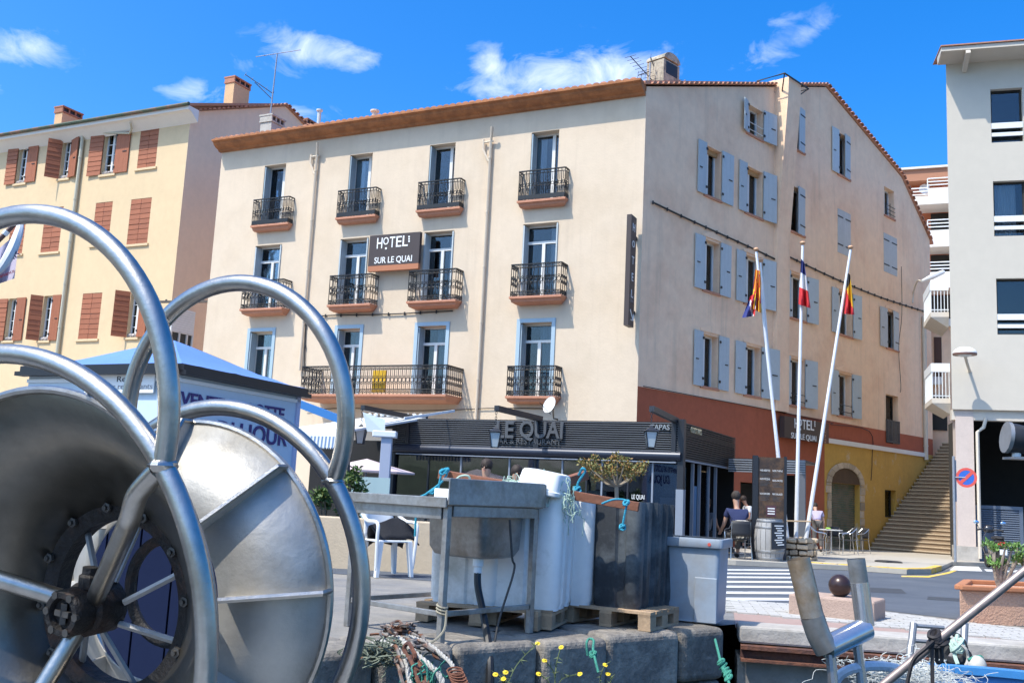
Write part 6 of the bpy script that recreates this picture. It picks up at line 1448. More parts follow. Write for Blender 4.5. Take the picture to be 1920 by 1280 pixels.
rope([at(1795, 1190, 6.9), at(1793, 1205, 6.85), at(1797, 1212, 6.85), at(1790, 1225, 6.85), at(1796, 1245, 6.8)], .014, 'net_g', 'pale green rope knotted in front of the ladder', knots=[at(1796, 1206, 6.85), at(1794, 1212, 6.85)])
rope([at(1778, 1185, 6.9), at(1790, 1200, 6.85), at(1810, 1215, 6.8), at(1815, 1235, 6.8), at(1806, 1255, 6.7)], .010, 'rope_w', 'white rope sagging across the ladder to the buoy')
M['net_w'] = mat('white nylon net', (.55, .56, .52), .8, var=.15, vscale=10)
tangle(at(1690, 1275, 4.75), (.12, .08, .03), 260, .0013, 'net_w', 'heap of white nylon fishing net in the blue boat', seed=12, stp=.3)
tangle(at(1725, 1262, 4.9), (.05, .05, .025), 50, .0025, 'net_w', 'white line spilling over the blue gunwale', seed=13)
MB_ = None
# ------------------------------------------------------------------ far side of the harbour (unseen behind the camera; added to darken reflections)
hl = MB(); N = 60; rnd = random.Random(5); hs_ = [18 + 22 * abs(math.sin(i * .31 + 1)) + rnd.uniform(0, 10) for i in range(N + 1)]
for i in range(N):
    a0, a1 = RAD(95 + 170 * i / N), RAD(95 + 170 * (i + 1) / N)
    P = lambda a, r, z: (r * math.sin(a), r * math.cos(a), z)
    for (r0, f0), (r1, f1) in (((170, -.1), (185, .12)), ((185, .12), (260, .7)), ((260, .7), (380, 1))):
        hl.quad(P(a0, r0, hs_[i] * f0), P(a1, r0, hs_[i + 1] * f0), P(a1, r1, hs_[i + 1] * f1), P(a0, r1, hs_[i] * f1))
kind(hl.build('backdrop_hills', mat('scrubby hillside', (.11, .12, .06), .95, var=.4, vscale=.05, col2=(.3, .26, .2), c2scale=.03), None, smooth=True), 'structure')

# ------------------------------------------------------------------ flag poles in a stone planter
fpx = ground(1493, 1058); FY = fpx.y; fz = gz(FY) + .10
pl = thing('stone_planter', (fpx.x, fpx.y, fz), 'round rough-stone planter holding the flagpoles', 'planter'); rp = .47
for c_ in range(4):
    n = (11, 13, 10, 12)[c_]; z0 = fz + c_ * .14; a = random.uniform(0, .4)
    for k in range(n):
        w = 2 * math.pi / n * random.uniform(.78, .98); h = random.uniform(.085, .132); r1 = rp + random.uniform(-.05, .05); P = []
        for z in (z0, z0 + h):
            for r, aa in ((rp - .16, a), (rp - .16, a + w), (r1, a + w), (r1, a)): P.append((fpx.x + r * math.cos(aa), fpx.y + r * math.sin(aa), z))
        P = [(x + random.uniform(-.014, .014), y + random.uniform(-.014, .014), z + random.uniform(-.014, .014)) for x, y, z in P]; MB().hexa(P).build('stone', M['stone'], pl, bevel=.022); a += 2 * math.pi / n
MB().lathe([(0, .02), (rp - .14, .02), (rp - .14, .5), (0, .52)], 20, (fpx.x, fpx.y, fz)).build('soil', mat('dry soil', (.10, .07, .05), .95), pl)
M['pole'] = mat('white flagpole', (.72, .73, .74), .4, var=.06)
def fpole(x0, y0, x1, y1, label, r=.042, dY=0.0):
    a, b = at(x0, y0, FY + dY), at(x1, y1, FY + dY); t = thing('flagpole', a, label, 'flagpole', 'flagpoles in the stone planter')
    MB().tube([a, b], [r * 1.2, r * .75], 10).build('pole', M['pole'], t, smooth=True); MB().blob(b + Vector((0, 0, .06)), (.07, .07, .05), 10, 6).build('finial', mat('brass finial', (.55, .30, .16), .4) if 'finialm' not in M else M['finialm'], t, smooth=True); return a, b
p1 = fpole(1478, 1028, 1418, 472, 'left flagpole, leaning left, with the yellow and red flag'); p2 = fpole(1492, 1030, 1505, 460, 'middle upright flagpole with the blue, white and red flag', dY=.05); p3 = fpole(1508, 1030, 1595, 468, 'right flagpole, leaning right, with the black, yellow and red flag'); p4 = fpole(1473, 1028, 1426, 492, 'thinner second pole beside the left flagpole', .03, .12)
MB_t = MB().tube([at(1466, 976, FY - .1), at(1520, 977, FY - .1)], .02, 6); tag(MB_t.build('pole_clamp', mat('tan strap', (.5, .36, .22), .7)), 'tan strap tying the flagpoles together above the planter', 'strap')
FC = {}
def fcol(n, c):
    if n not in FC: FC[n] = mat(n + ' flag cloth', c, .8)
    return FC[n]
def flag(rows, cols, pts, label, colour):
    """pts(u,v)->point; colour(u,v)->material name; drooping cloth"""
    mb = MB(); names = []; 
    for i in range(rows + 1):
        for j in range(cols + 1): mb.v.append(tuple(pts(j / cols, i / rows)))
    for i in range(rows):
        for j in range(cols):
            c = colour((j + .5) / cols, (i + .5) / rows)
            if c not in names: names.append(c)
            k = i * (cols + 1) + j; mb.f.append([k, k + 1, k + cols + 2, k + cols + 1]); mb.m.append(names.index(c))
    o = mb.build('flag', [FC[n] for n in names], None, smooth=True, fix=False); tag(o, label, 'flag', 'flags on the poles'); return o
for n, c in (('red', (.62, .03, .035)), ('yellow', (.85, .50, .02)), ('blue', (.02, .03, .16)), ('white', (.75, .74, .74)), ('black', (.02, .02, .025)), ('green', (.1, .35, .15)), ('lav', (.42, .38, .48)), ('purple', (.06, .03, .12))): fcol(n, c)
def quadmap(A_, B_, C_, D_, Y, fold, amp):       # top-left, top-right, bottom-right, bottom-left pixels
    def f(u, v):
        x = (A_[0] * (1 - u) + B_[0] * u) * (1 - v) + (D_[0] * (1 - u) + C_[0] * u) * v; y = (A_[1] * (1 - u) + B_[1] * u) * (1 - v) + (D_[1] * (1 - u) + C_[1] * u) * v
        return at(x, y, Y + amp * math.sin(u * fold + v * 2) * (.3 + v))
    return f
flag(22, 10, quadmap((1416, 505), (1426, 508), (1430, 588), (1409, 578), FY - .06, 13, .10), 'yellow and red striped flag drooping from the left pole', lambda u, v: 'red' if int(u * 9 + v * 3) % 2 else 'yellow')
flag(14, 12, quadmap((1407, 555), (1420, 548), (1415, 592), (1391, 596), FY - .12, 9, .10), 'blue, red and white cross-patterned flag below the striped one', lambda u, v: 'red' if abs(u - v * .8 - .25) < .13 or v < .18 else ('white' if abs(u - v * .8 - .25) < .27 else 'blue'))
flag(24, 9, quadmap((1502, 485), (1508, 492), (1520, 578), (1497, 570), FY - .05, 11, .10), 'blue, white and red flag hanging limp from the middle pole', lambda u, v: 'blue' if v < .3 else ('white' if v < .62 else 'red'))
flag(24, 9, quadmap((1590, 512), (1594, 515), (1602, 590), (1582, 588), FY - .05, 11, .10), 'black, yellow and red flag hanging limp from the right pole', lambda u, v: 'black' if v + u * .3 < .42 else ('yellow' if v - u * .55 < .33 else 'red'))
# bunting flag at the left edge
bn = thing('banner_flag', at(0, 470, 5.0), 'pale lavender pennant on a dark staff behind the steel hoop', 'flag')
MB().tube([at(-60, 510, 5.0), at(20, 428, 5.0), at(41, 406, 5.0)], .012, 8).build('staff', mat('dark staff', (.10, .05, .045), .4), bn); MB().tube([at(8, 440, 5.0), at(14, 433, 5.0)], .016, 8).build('ferrule', M['paint_w'], bn)
f = quadmap((-30, 490), (38, 432), (27, 522), (-40, 545), 5.0, 9, .03); mb = MB(); R_, C_ = 12, 14
for i in range(R_ + 1):
    for j in range(C_ + 1): mb.v.append(tuple(f(j / C_, i / R_)))
for i in range(R_):
    for j in range(C_): k = i * (C_ + 1) + j; mb.f.append([k, k + 1, k + C_ + 2, k + C_ + 1]); mb.m.append(0)
mb.build('cloth', FC['lav'], bn, smooth=True, fix=False); MB().tube(bez([at(40, 408, 5), at(36, 432, 4.96), at(22, 470, 4.93), at(0, 505, 4.92), at(-20, 520, 4.92)], 5), [.006 + .02 * math.sin(math.pi * i / 20) for i in range(21)], 8).build('folded_hem', FC['white'], bn, smooth=True)
text('AR', 'lettering', at(24, 480, 4.93), _R * .8 + _U * .6, _U * .8 - _R * .6, .06, FC['purple'], bn, .001)
text('Plaisance', 'lettering', at(10, 514, 4.93), _R * .9 + _U * .35, _U * .9 - _R * .35, .028, FC['red'], bn, .001)

# ------------------------------------------------------------------ terrace of the neighbouring cafe, left of the pavilion
nt = thing('cafe_canopy', at(640, 900, 21.5), 'white and blue cafe canopy with striped valance left of the pavilion', 'canopy')
NY = 22.5; NW = Wall(at(660, 800, NY), -64.0); nz_ = lambda x, y: NW.sz(x, y)
s0, s1 = nz_(662, 800)[0], nz_(545, 800)[0]; z1 = nz_(620, 808)[1]; z2 = nz_(620, 818)[1]
m = MB(); m.hexa([NW.p(s0, z1, .0), NW.p(s1, z1, .0), NW.p(s1, z1 + .55, -3.2), NW.p(s0, z1 + .55, -3.2), NW.p(s0, z1 + .05, .0), NW.p(s1, z1 + .05, .0), NW.p(s1, z1 + .6, -3.2), NW.p(s0, z1 + .6, -3.2)]); m.build('canopy_roof', mat('white canvas', (.62, .63, .62), .8, var=.06), nt)
MB().wbox(NW, s0, s1, z2, z1, -.02, .03).build('canopy_edge', M['paint_w'], nt)
n = 34; sc_ = [mat('valance white', (.62, .64, .64), .8), mat('valance blue', (.14, .22, .36), .8)]
for k in range(n):
    a, b = s0 + (s1 - s0) * k / n, s0 + (s1 - s0) * (k + 1) / n; zl = nz_(620, 838)[1]; MB().add([NW.p(a, z2, .03), NW.p(b, z2, .03), NW.p(b, zl, .05), NW.p((a + b) / 2, zl - .05, .05), NW.p(a, zl, .05)], [(0, 1, 2, 3, 4)]).build('valance_strip', sc_[k % 2], nt)
MB().beam(at(562, 757, 21.2), at(648, 790, 20.6), .1, .16).build('blue_beam', mat('blue painted beam', (.03, .16, .42), .5), nt)
MB().wbox(NW, s0, s1, z1 + .3, z1 + .65, -3.3, -3.2).build('lace_panel', mat('dark lace panel', (.07, .07, .075), .8, var=.5, vscale=14), nt)
for k in range(9): MB().lathe([(.05, 0), (.06, .05), (0, .08)], 8, NW.p(s0 + (s1 - s0) * (k + .5) / 9, z1 + .62, -3.1)).build('white_lamp', M['paint_w'], nt)
MB().quad(at(680, 772, 22.0), at(722, 786, 21.8), at(722, 812, 21.8), at(688, 808, 22.0)).build('white_sail', mat('pale sail canvas', (.55, .64, .68), .7), nt)
MB().beam(at(758, 784, 23), at(852, 770, 25), .03, .06).build('white_awning_bar', M['paint_w'], nt)
gN = gz(21) + .1
cp_ = at(724, 850, 21.0); MB().box(cp_.x - .11, cp_.x + .11, cp_.y - .11, cp_.y + .11, gN, at(724, 815, 21).z).build('column', mat('lavender grey column', (.38, .42, .52), .5, var=.05), nt, bevel=.01)
MB().box(cp_.x - .3, cp_.x + .2, cp_.y - .16, cp_.y + .16, at(724, 820, 21).z, at(724, 808, 21).z).build('column_head', M['paint_w'], nt, bevel=.02)
MB().wbox(NW, s0 - .4, s1 + 2, gN, z1, -3.6, -3.5).build('dark_back', M['dark'], nt)
w0 = Wall(at(660, 920, 19.0), 118.0); sa, sb = 0, w0.sz(731, 920)[0]; MB().wbox(w0, sa, sb, gz(19), w0.sz(690, 894)[1], 0, .02).build('glass_screen', mat('pale blue glass screen', (.30, .42, .46), .12, spec=.8), nt)
ps_ = at(688, 862, 22.5); para = thing('parasol', (ps_.x, ps_.y, gN), 'pale pink parasol half hidden behind the white column', 'parasol'); MB().tube([(ps_.x, ps_.y, gN), (ps_.x, ps_.y, ps_.z)], .025, 8).build('pole', M['alu'], para)
MB().lathe([(1.1, -.28), (1.1, -.24), (.5, -.1), (0, .03), (0, .0), (.5, -.13)], 8, ps_).build('canopy', mat('pale pink canvas', (.55, .45, .46), .8), para)
MB().tube([at(652, 850, 18.5), at(655, 1010, 18.5)], .04, 8).build('dark_post', M['anth'], nt)
# leafy plants by the terrace
def leaves(mb, c, ext, n, size, rnd, up=.3):
    for i in range(n):
        d = Vector((rnd.gauss(0, 1), rnd.gauss(0, 1), rnd.gauss(0, 1))).normalized() * rnd.random() ** .4
        p = Vector(c) + Vector((d.x * ext[0], d.y * ext[1], d.z * ext[2])); l = Vector((rnd.gauss(0, 1), rnd.gauss(0, 1), rnd.gauss(up, .7))).normalized(); w = l.cross(Vector((rnd.gauss(0, 1), rnd.gauss(0, 1), 1))).normalized(); s = size * rnd.uniform(.6, 1.3)
        mb.add([p, p + l * s * .5 + w * s * .22, p + l * s, p + l * s * .5 - w * s * .22], [(0, 1, 2, 3)], rnd.randrange(3))
LG = [mat('leaf green a', (.06, .12, .025), .6, var=.2), mat('leaf green b', (.10, .17, .04), .6, var=.2), mat('leaf green c', (.17, .22, .06), .6, var=.2)]
LO = [mat('olive leaf a', (.13, .135, .03), .6, var=.25), mat('olive leaf b', (.20, .18, .045), .6, var=.25), mat('rusty leaf tip', (.30, .15, .035), .6, var=.25)]
def bush(name, base, c, ext, n, size, mats, label, stems, cat='shrub', seed=1, pot=None, clumps=9):
    rnd = random.Random(seed); t = thing(name, base, label, cat); mb = MB(); wd = MB(); tips = []
    for i in range(clumps):
        d = Vector((rnd.gauss(0, .6), rnd.gauss(0, .6), rnd.gauss(0, .55))); cc = Vector(c) + Vector((max(-1, min(1, d.x)) * ext[0], max(-1, min(1, d.y)) * ext[1], max(-1, min(1, d.z)) * ext[2])); tips.append(cc)
        leaves(mb, cc, [e * .42 for e in ext], n // clumps, size, rnd)
    for s in tips[:stems]: wd.tube(bez([base, Vector(base).lerp(s, .5) + Vector((rnd.uniform(-.05, .05), 0, -.02)), s], 4), [.018] * 5 + [.012] * 3 + [.007], 5)
    mb.build('crown', mats, t, fix=False); wd.build('trunk', mat('bark', (.2, .15, .10), .9, var=.2), t)
    if pot: pot(t)
    return t
b_ = at(650, 1000, 17); bush('leafy_shrub', (b_.x, b_.y, gz(17)), at(655, 925, 17), (.22, .25, .38), 700, .10, LG, 'green leafy shrub glimpsed between the steel hoops', 5, seed=2)
b_ = at(608, 1000, 17); bush('leafy_shrub', (b_.x, b_.y, gz(17)), at(610, 935, 17), (.22, .25, .22), 500, .10, LG, 'low green shrub seen left of the far steel hoop', 4, seed=3)
# small olive tree in front of the pavilion
tc = at(1157, 985, 15.0); ob_ = Vector((tc.x, tc.y, gz(15))); fk = at(1156, 912, 15.0)
tr = thing('olive_tree', ob_, 'small flat-topped olive tree with yellowing leaves before the pavilion', 'tree'); rnd = random.Random(11); mb = MB(); wd = MB(); wd.tube([ob_, ob_.lerp(fk, .5) + Vector((.02, 0, 0)), fk], [.04, .033, .03], 8)
for x, y, dy in ((1095, 868, 0), (1115, 862, .3), (1130, 880, -.3), (1145, 868, .2), (1158, 860, 0), (1172, 866, -.3), (1188, 880, .2), (1205, 872, 0), (1120, 895, .1), (1140, 890, -.2), (1165, 888, .2), (1182, 895, -.1), (1102, 880, .2), (1198, 884, -.2), (1150, 880, 0), (1175, 877, .3), (1110, 875, -.3)):
    e = at(x, y, 15.0 + dy); wd.tube(bez([fk, fk.lerp(e, .5) + Vector((0, 0, -.03)), e], 4), [.016] * 4 + [.011] * 3 + [.006] * 2, 5); leaves(mb, e, (.105, .13, .085), 130, .05, rnd, .5)
wd.build('trunk', mat('pale olive bark', (.30, .25, .19), .9, var=.2), tr); mb.build('crown', LO, tr, fix=False)
pt = MB().lathe([(.22, 0), (.28, .4), (.3, .42), (.26, .42), (0, .38)], 14, ob_); pt.build('pot', M['anth'], tr)

# ------------------------------------------------------------------ low wall, plastic chair with jacket
lw = Wall(gpt(700, 1068, gz(13.)), 100.0); lw0, lw1 = lw.sz(655, 1040)[0], lw.sz(800, 1040)[0]
wl2 = MB().wbox(lw, lw0 - .8, lw1 + 2.2, gz(13) - .08, lw.sz(740, 975)[1], -.25, 0).build('low_wall', mat('beige rendered wall', (.52, .42, .30), .9, var=.12, vscale=2, bump=.25, streak=.3, stain=(.3, .24, .17)), None, bevel=.015); tag(wl2, 'low beige rendered wall behind the white plastic chair', 'wall')
ch = gpt(722, 1078, gz(11.8)); cy = RAD(35); pc = thing('plastic_chair', ch, 'white plastic garden chair with a black jacket over it', 'chair', rz=cy)
M['pvc'] = mat('white garden plastic', (.72, .73, .73), .4, var=.04)
def loc(mb, nm, mm, t, **k):
    o = mb.build(nm, mm, None, **k); o.parent = t; return o
for sx in (-1, 1):
    for sy in (-1, 1): loc(MB().hexa([(sx * .24 + a * .02, sy * .22 + b * .03, 0) for a, b in ((-1, -1), (1, -1), (1, 1), (-1, 1))] + [(sx * .2 + a * .03, sy * .19 + b * .035, .42) for a, b in ((-1, -1), (1, -1), (1, 1), (-1, 1))]), 'leg', M['pvc'], pc)
loc(MB().box(-.23, .23, -.22, .22, .41, .435), 'seat', M['pvc'], pc, bevel=.01)
for sx in (-1, 1): loc(MB().tube(bez([(sx * .25, -.22, .1), (sx * .27, -.24, .45), (sx * .27, -.22, .64), (sx * .27, .05, .66), (sx * .25, .24, .74)], 5), .022, 8), 'armrest', M['pvc'], pc, smooth=True)
b = MB()
for i in range(9):
    for j in range(7):
        u, v = i / 8 - .5, j / 6; b.v.append((u * .46 * (1 - .15 * v), .2 + .09 * v + .05 * (1 - 4 * u * u), .44 + .42 * v * (1 - .25 * u * u * 2)))
for i in range(8):
    for j in range(6): k = i * 7 + j; b.f.append([k, k + 7, k + 8, k + 1]); b.m.append(0)
o = loc(b, 'backrest', M['pvc'], pc, smooth=True); s = o.modifiers.new('thick', 'SOLIDIFY'); s.thickness = .012
jk = MB(); rnd = random.Random(4)
for i in range(17):
    for j in range(13):
        u, v = i / 16, j / 12; a = (u - .5) * 2; z = .9 - .1 * a * a - (.62 * abs(v - .45) ** 1.2 if v > .45 else .5 * (.45 - v)); y = .16 + (v - .45) * .38 + .03 * math.sin(u * 14) * v; x = a * .30 + .03 * math.sin(v * 9 + u * 3); jk.v.append((x, y, z + .02 * math.sin(u * 9 + v * 5)))
for i in range(16):
    for j in range(12): k = i * 13 + j; jk.f.append([k, k + 13, k + 14, k + 1]); jk.m.append(0)
jo = jk.build('black_jacket', mat('black jacket cloth', (.015, .015, .018), .9, bump=.3), None, smooth=True); jo.location = ch + Vector((.14, -.06, -.20)); jo.rotation_euler = (0, 0, cy); s = jo.modifiers.new('thick', 'SOLIDIFY'); s.thickness = .02; tag(jo, 'black jacket draped over the white plastic chair', 'jacket')

# ------------------------------------------------------------------ terrace right of the pavilion: barrel, menu board, tables, chairs
TZ = lambda y: gz(y) + .11
def gp2(x, y): p = ground(x, y); return Vector((p.x, p.y, TZ(p.y)))
BY = 22.3; bp = at(1443, 1010, BY); bz0 = TZ(BY)
br = thing('barrel', (bp.x, bp.y, bz0), 'grey painted wine barrel beside the flagpole planter', 'barrel'); hB = at(1443, 972, BY).z - bz0
prof = [(.27 + .07 * math.sin(math.pi * k / 10), hB * k / 10) for k in range(11)]; n = 18
for k in range(n):
    a0, a1 = 2 * math.pi * k / n + .012, 2 * math.pi * (k + 1) / n - .012; q = MB(); P = []
    for r, z in prof:
        P += [(bp.x + r * math.cos(a0), bp.y + r * math.sin(a0), bz0 + z), (bp.x + r * math.cos(a1), bp.y + r * math.sin(a1), bz0 + z)]
    q.add(P, [(2 * i, 2 * i + 1, 2 * i + 3, 2 * i + 2) for i in range(10)]); o = q.build('stave', mat('pale grey stave', (.34, .335, .33), .7, var=.12, vscale=7, rand=.08) if k == 0 else stm, br, smooth=True, fix=False); stm = o.data.materials[0]
for z in (.06, .22, .78, .93): r = .27 + .07 * math.sin(math.pi * z) + .004; MB().lathe([(r, 0), (r + .004, .01), (r + .004, .04), (r, .05)], 24, (bp.x, bp.y, bz0 + hB * z - .02)).build('hoop', M['iron_g'], br, smooth=True)
MB().lathe([(0, hB - .03), (.265, hB - .03), (.265, hB + .004), (.28, hB + .004)], 24, (bp.x, bp.y, bz0)).build('lid', M['iron_g'], br)
sb_ = thing('chalk_board', at(1468, 1028, BY - .4), 'small black chalkboard leaning on the grey barrel', 'board'); q = [at(1447, 979, BY - .42), at(1472, 980, BY - .3), at(1474, 1028, BY - .42), at(1447, 1030, BY - .55)]
d = Vector((.0, .03, 0)); MB().prism([q[3], q[2], q[1], q[0]], d).build('panel', M['black'], sb_)
for k in range(9): v = .12 + .09 * k; a = q[0].lerp(q[3], v).lerp(q[1].lerp(q[2], v), .22 + .1 * (k % 3)); b = q[0].lerp(q[3], v).lerp(q[1].lerp(q[2], v), .85 - .12 * (k % 2)); MB().beam(a - d * .2, b - d * .2, .012, .022).build('chalk_line', M['white'], sb_)
MY = 22.9; mw = Wall(at(1445, 910, MY), 97.0); s0, s1 = mw.sz(1421, 910)[0], mw.sz(1470, 910)[0]; z1 = mw.sz(1445, 857)[1]
mn = thing('menu_board', mw.p((s0 + s1) / 2, TZ(MY), 0), 'tall dark restaurant menu board behind the barrel', 'menu board'); z0 = mw.sz(1445, 972)[1]
MB().wbox(mw, s0, s1, TZ(MY) + .02, z1, -.06, 0).build('panel', mat('dark wood print', (.045, .028, .02), .6, var=.5, vscale=6, col2=(.11, .06, .03), c2scale=4), mn)
MB().wbox(mw, s0 - .12, s0, TZ(MY), z1 + .03, -.1, .03).build('frame_post', M['anth'], mn); MB().wbox(mw, s1, s1 + .06, TZ(MY), z1 + .03, -.1, .02).build('frame_post', M['anth'], mn)
wt = z1 - z0; c1, c2 = s0 + (s1 - s0) * .27, s0 + (s1 - s0) * .75
for c, zz, body in ((c1, .22, 'NOS ASSIETTES'), (c2, .22, 'NOS TAPAS'), (c1, .36, 'NOS PIZZAS'), (c2, .38, 'NOS PATES'), (c1, .6, 'NOS BURGERS'), (c2, .6, 'NOS SALADES')):
    text(body, 'lettering', mw.p(c, z1 - wt * zz, .004), mw.t, (0, 0, 1), .06, M['white'], mn, .002, fit=(s1 - s0) * .38)
    for k in range(4): MB().wbox(mw, c - .11, c + random.uniform(.04, .12), z1 - wt * (zz + .035 + .022 * k) - .008, z1 - wt * (zz + .035 + .022 * k), .001, .003).build('print_line', mat('grey print line', (.22, .2, .18), .7) if k == 99 else M['letter'], mn)
MB().wbox(mw, (s0 + s1) / 2 - .1, (s0 + s1) / 2 + .12, z0 + .05, z0 + .3, .001, .004).build('price_panel', mat('plum panel', (.08, .03, .04), .6), mn)
for k in range(3): MB().wbox(mw, (s0 + s1) / 2 - .07, (s0 + s1) / 2 + .09, z0 + .1 + .06 * k, z0 + .125 + .06 * k, .0045, .006).build('print_line', M['white'], mn)
# bistro chairs and tables
M['alu2'] = mat('polished aluminium', (.6, .6, .6), .25, metal=.9); M['weave'] = mat('dark woven seat', (.03, .03, .033), .6, var=.3, vscale=40)
def bistro_chair(pos, rz, label, grp='bistro chairs on the terrace'):
    t = thing('bistro_chair', pos, label, 'chair', grp, rz)
    for sx in (-1, 1):
        loc(MB().tube(bez([(sx * .24, .22, 0), (sx * .23, .2, .44), (sx * .23, .22, .62), (sx * .22, -.05, .67), (sx * .21, -.22, .82)], 5), .012, 6), 'leg', M['alu2'], t, smooth=True)
        loc(MB().tube([(sx * .24, -.26, 0), (sx * .22, -.2, .44), (sx * .21, -.22, .82)], .012, 6), 'leg', M['alu2'], t, smooth=True)
    loc(MB().box(-.22, .22, -.21, .21, .43, .45), 'seat', M['weave'], t, bevel=.01)
    b = MB()
    for i in range(9):
        for j in range(5): u = (i / 8 - .5); b.v.append((u * .44, -.22 - .06 * (1 - 4 * u * u), .5 + .34 * j / 4))
    for i in range(8):
        for j in range(4): k = i * 5 + j; b.f.append([k, k + 5, k + 6, k + 1]); b.m.append(0)
    o = loc(b, 'backrest', M['weave'], t, smooth=True); s = o.modifiers.new('thick', 'SOLIDIFY'); s.thickness = .015
    loc(MB().tube([(-.24, .21, .12), (.24, .21, .12)], .008, 5), 'stretcher', M['alu2'], t)
    return t
def table(pos, label, r=.35, green=False):
    t = thing('bistro_table', pos, label, 'table', 'bistro tables on the terrace')
    loc(MB().lathe([(0, .72), (r, .72), (r, .74), (r - .01, .745), (0, .745)], 24), 'table_top', mat('pale table top', (.5, .5, .48), .4), t)
    loc(MB().lathe([(.03, .05), (.03, .72)], 10), 'column', M['alu2'], t)
    for k in range(4): a = RAD(45 + 90 * k); loc(MB().beam((0, 0, .06), (.3 * math.cos(a), .3 * math.sin(a), .015), .04, .03), 'foot', M['alu2'], t)
    return t
T1 = gp2(1558, 1046); tb = table(T1, 'bistro table with a green napkin, right of the flagpoles'); nap = MB().blob(T1 + Vector((-.08, 0, .775)), (.09, .07, .03), 10, 6, jit=.2).build('napkin', mat('lime napkin', (.3, .5, .08), .8), None, smooth=True); tag(nap, 'crumpled lime green napkin on the right-hand bistro table', 'napkin')
bistro_chair(gp2(1532, 1047), RAD(-100), 'bistro chair just left of the napkin table'); bistro_chair(gp2(1590, 1045), RAD(85), 'bistro chair just right of the napkin table'); bistro_chair(gp2(1612, 1043), RAD(100), 'rightmost bistro chair, nearest the stairs'); bistro_chair(gp2(1566, 1038), RAD(180), 'bistro chair behind the napkin table'); bistro_chair(gp2(1604, 1034), RAD(150), 'rear bistro chair near the garage arch')
bistro_chair(gp2(1383, 1057), RAD(5), 'bistro chair under the seated diner in navy'); table(gp2(1362, 1036), 'bistro table in front of the diner in navy, at the pavilion'); bistro_chair(gp2(1330, 1032), RAD(-60), 'dark bistro chair left of the diners, by the pavilion post'); bistro_chair(gp2(1305, 1030), RAD(70), 'bistro chair closest to the pavilion corner post'); table(gp2(1318, 1026), 'small table by the pavilion corner post'); bistro_chair(gp2(1400, 1030), RAD(200), 'bistro chair facing the diner in navy')

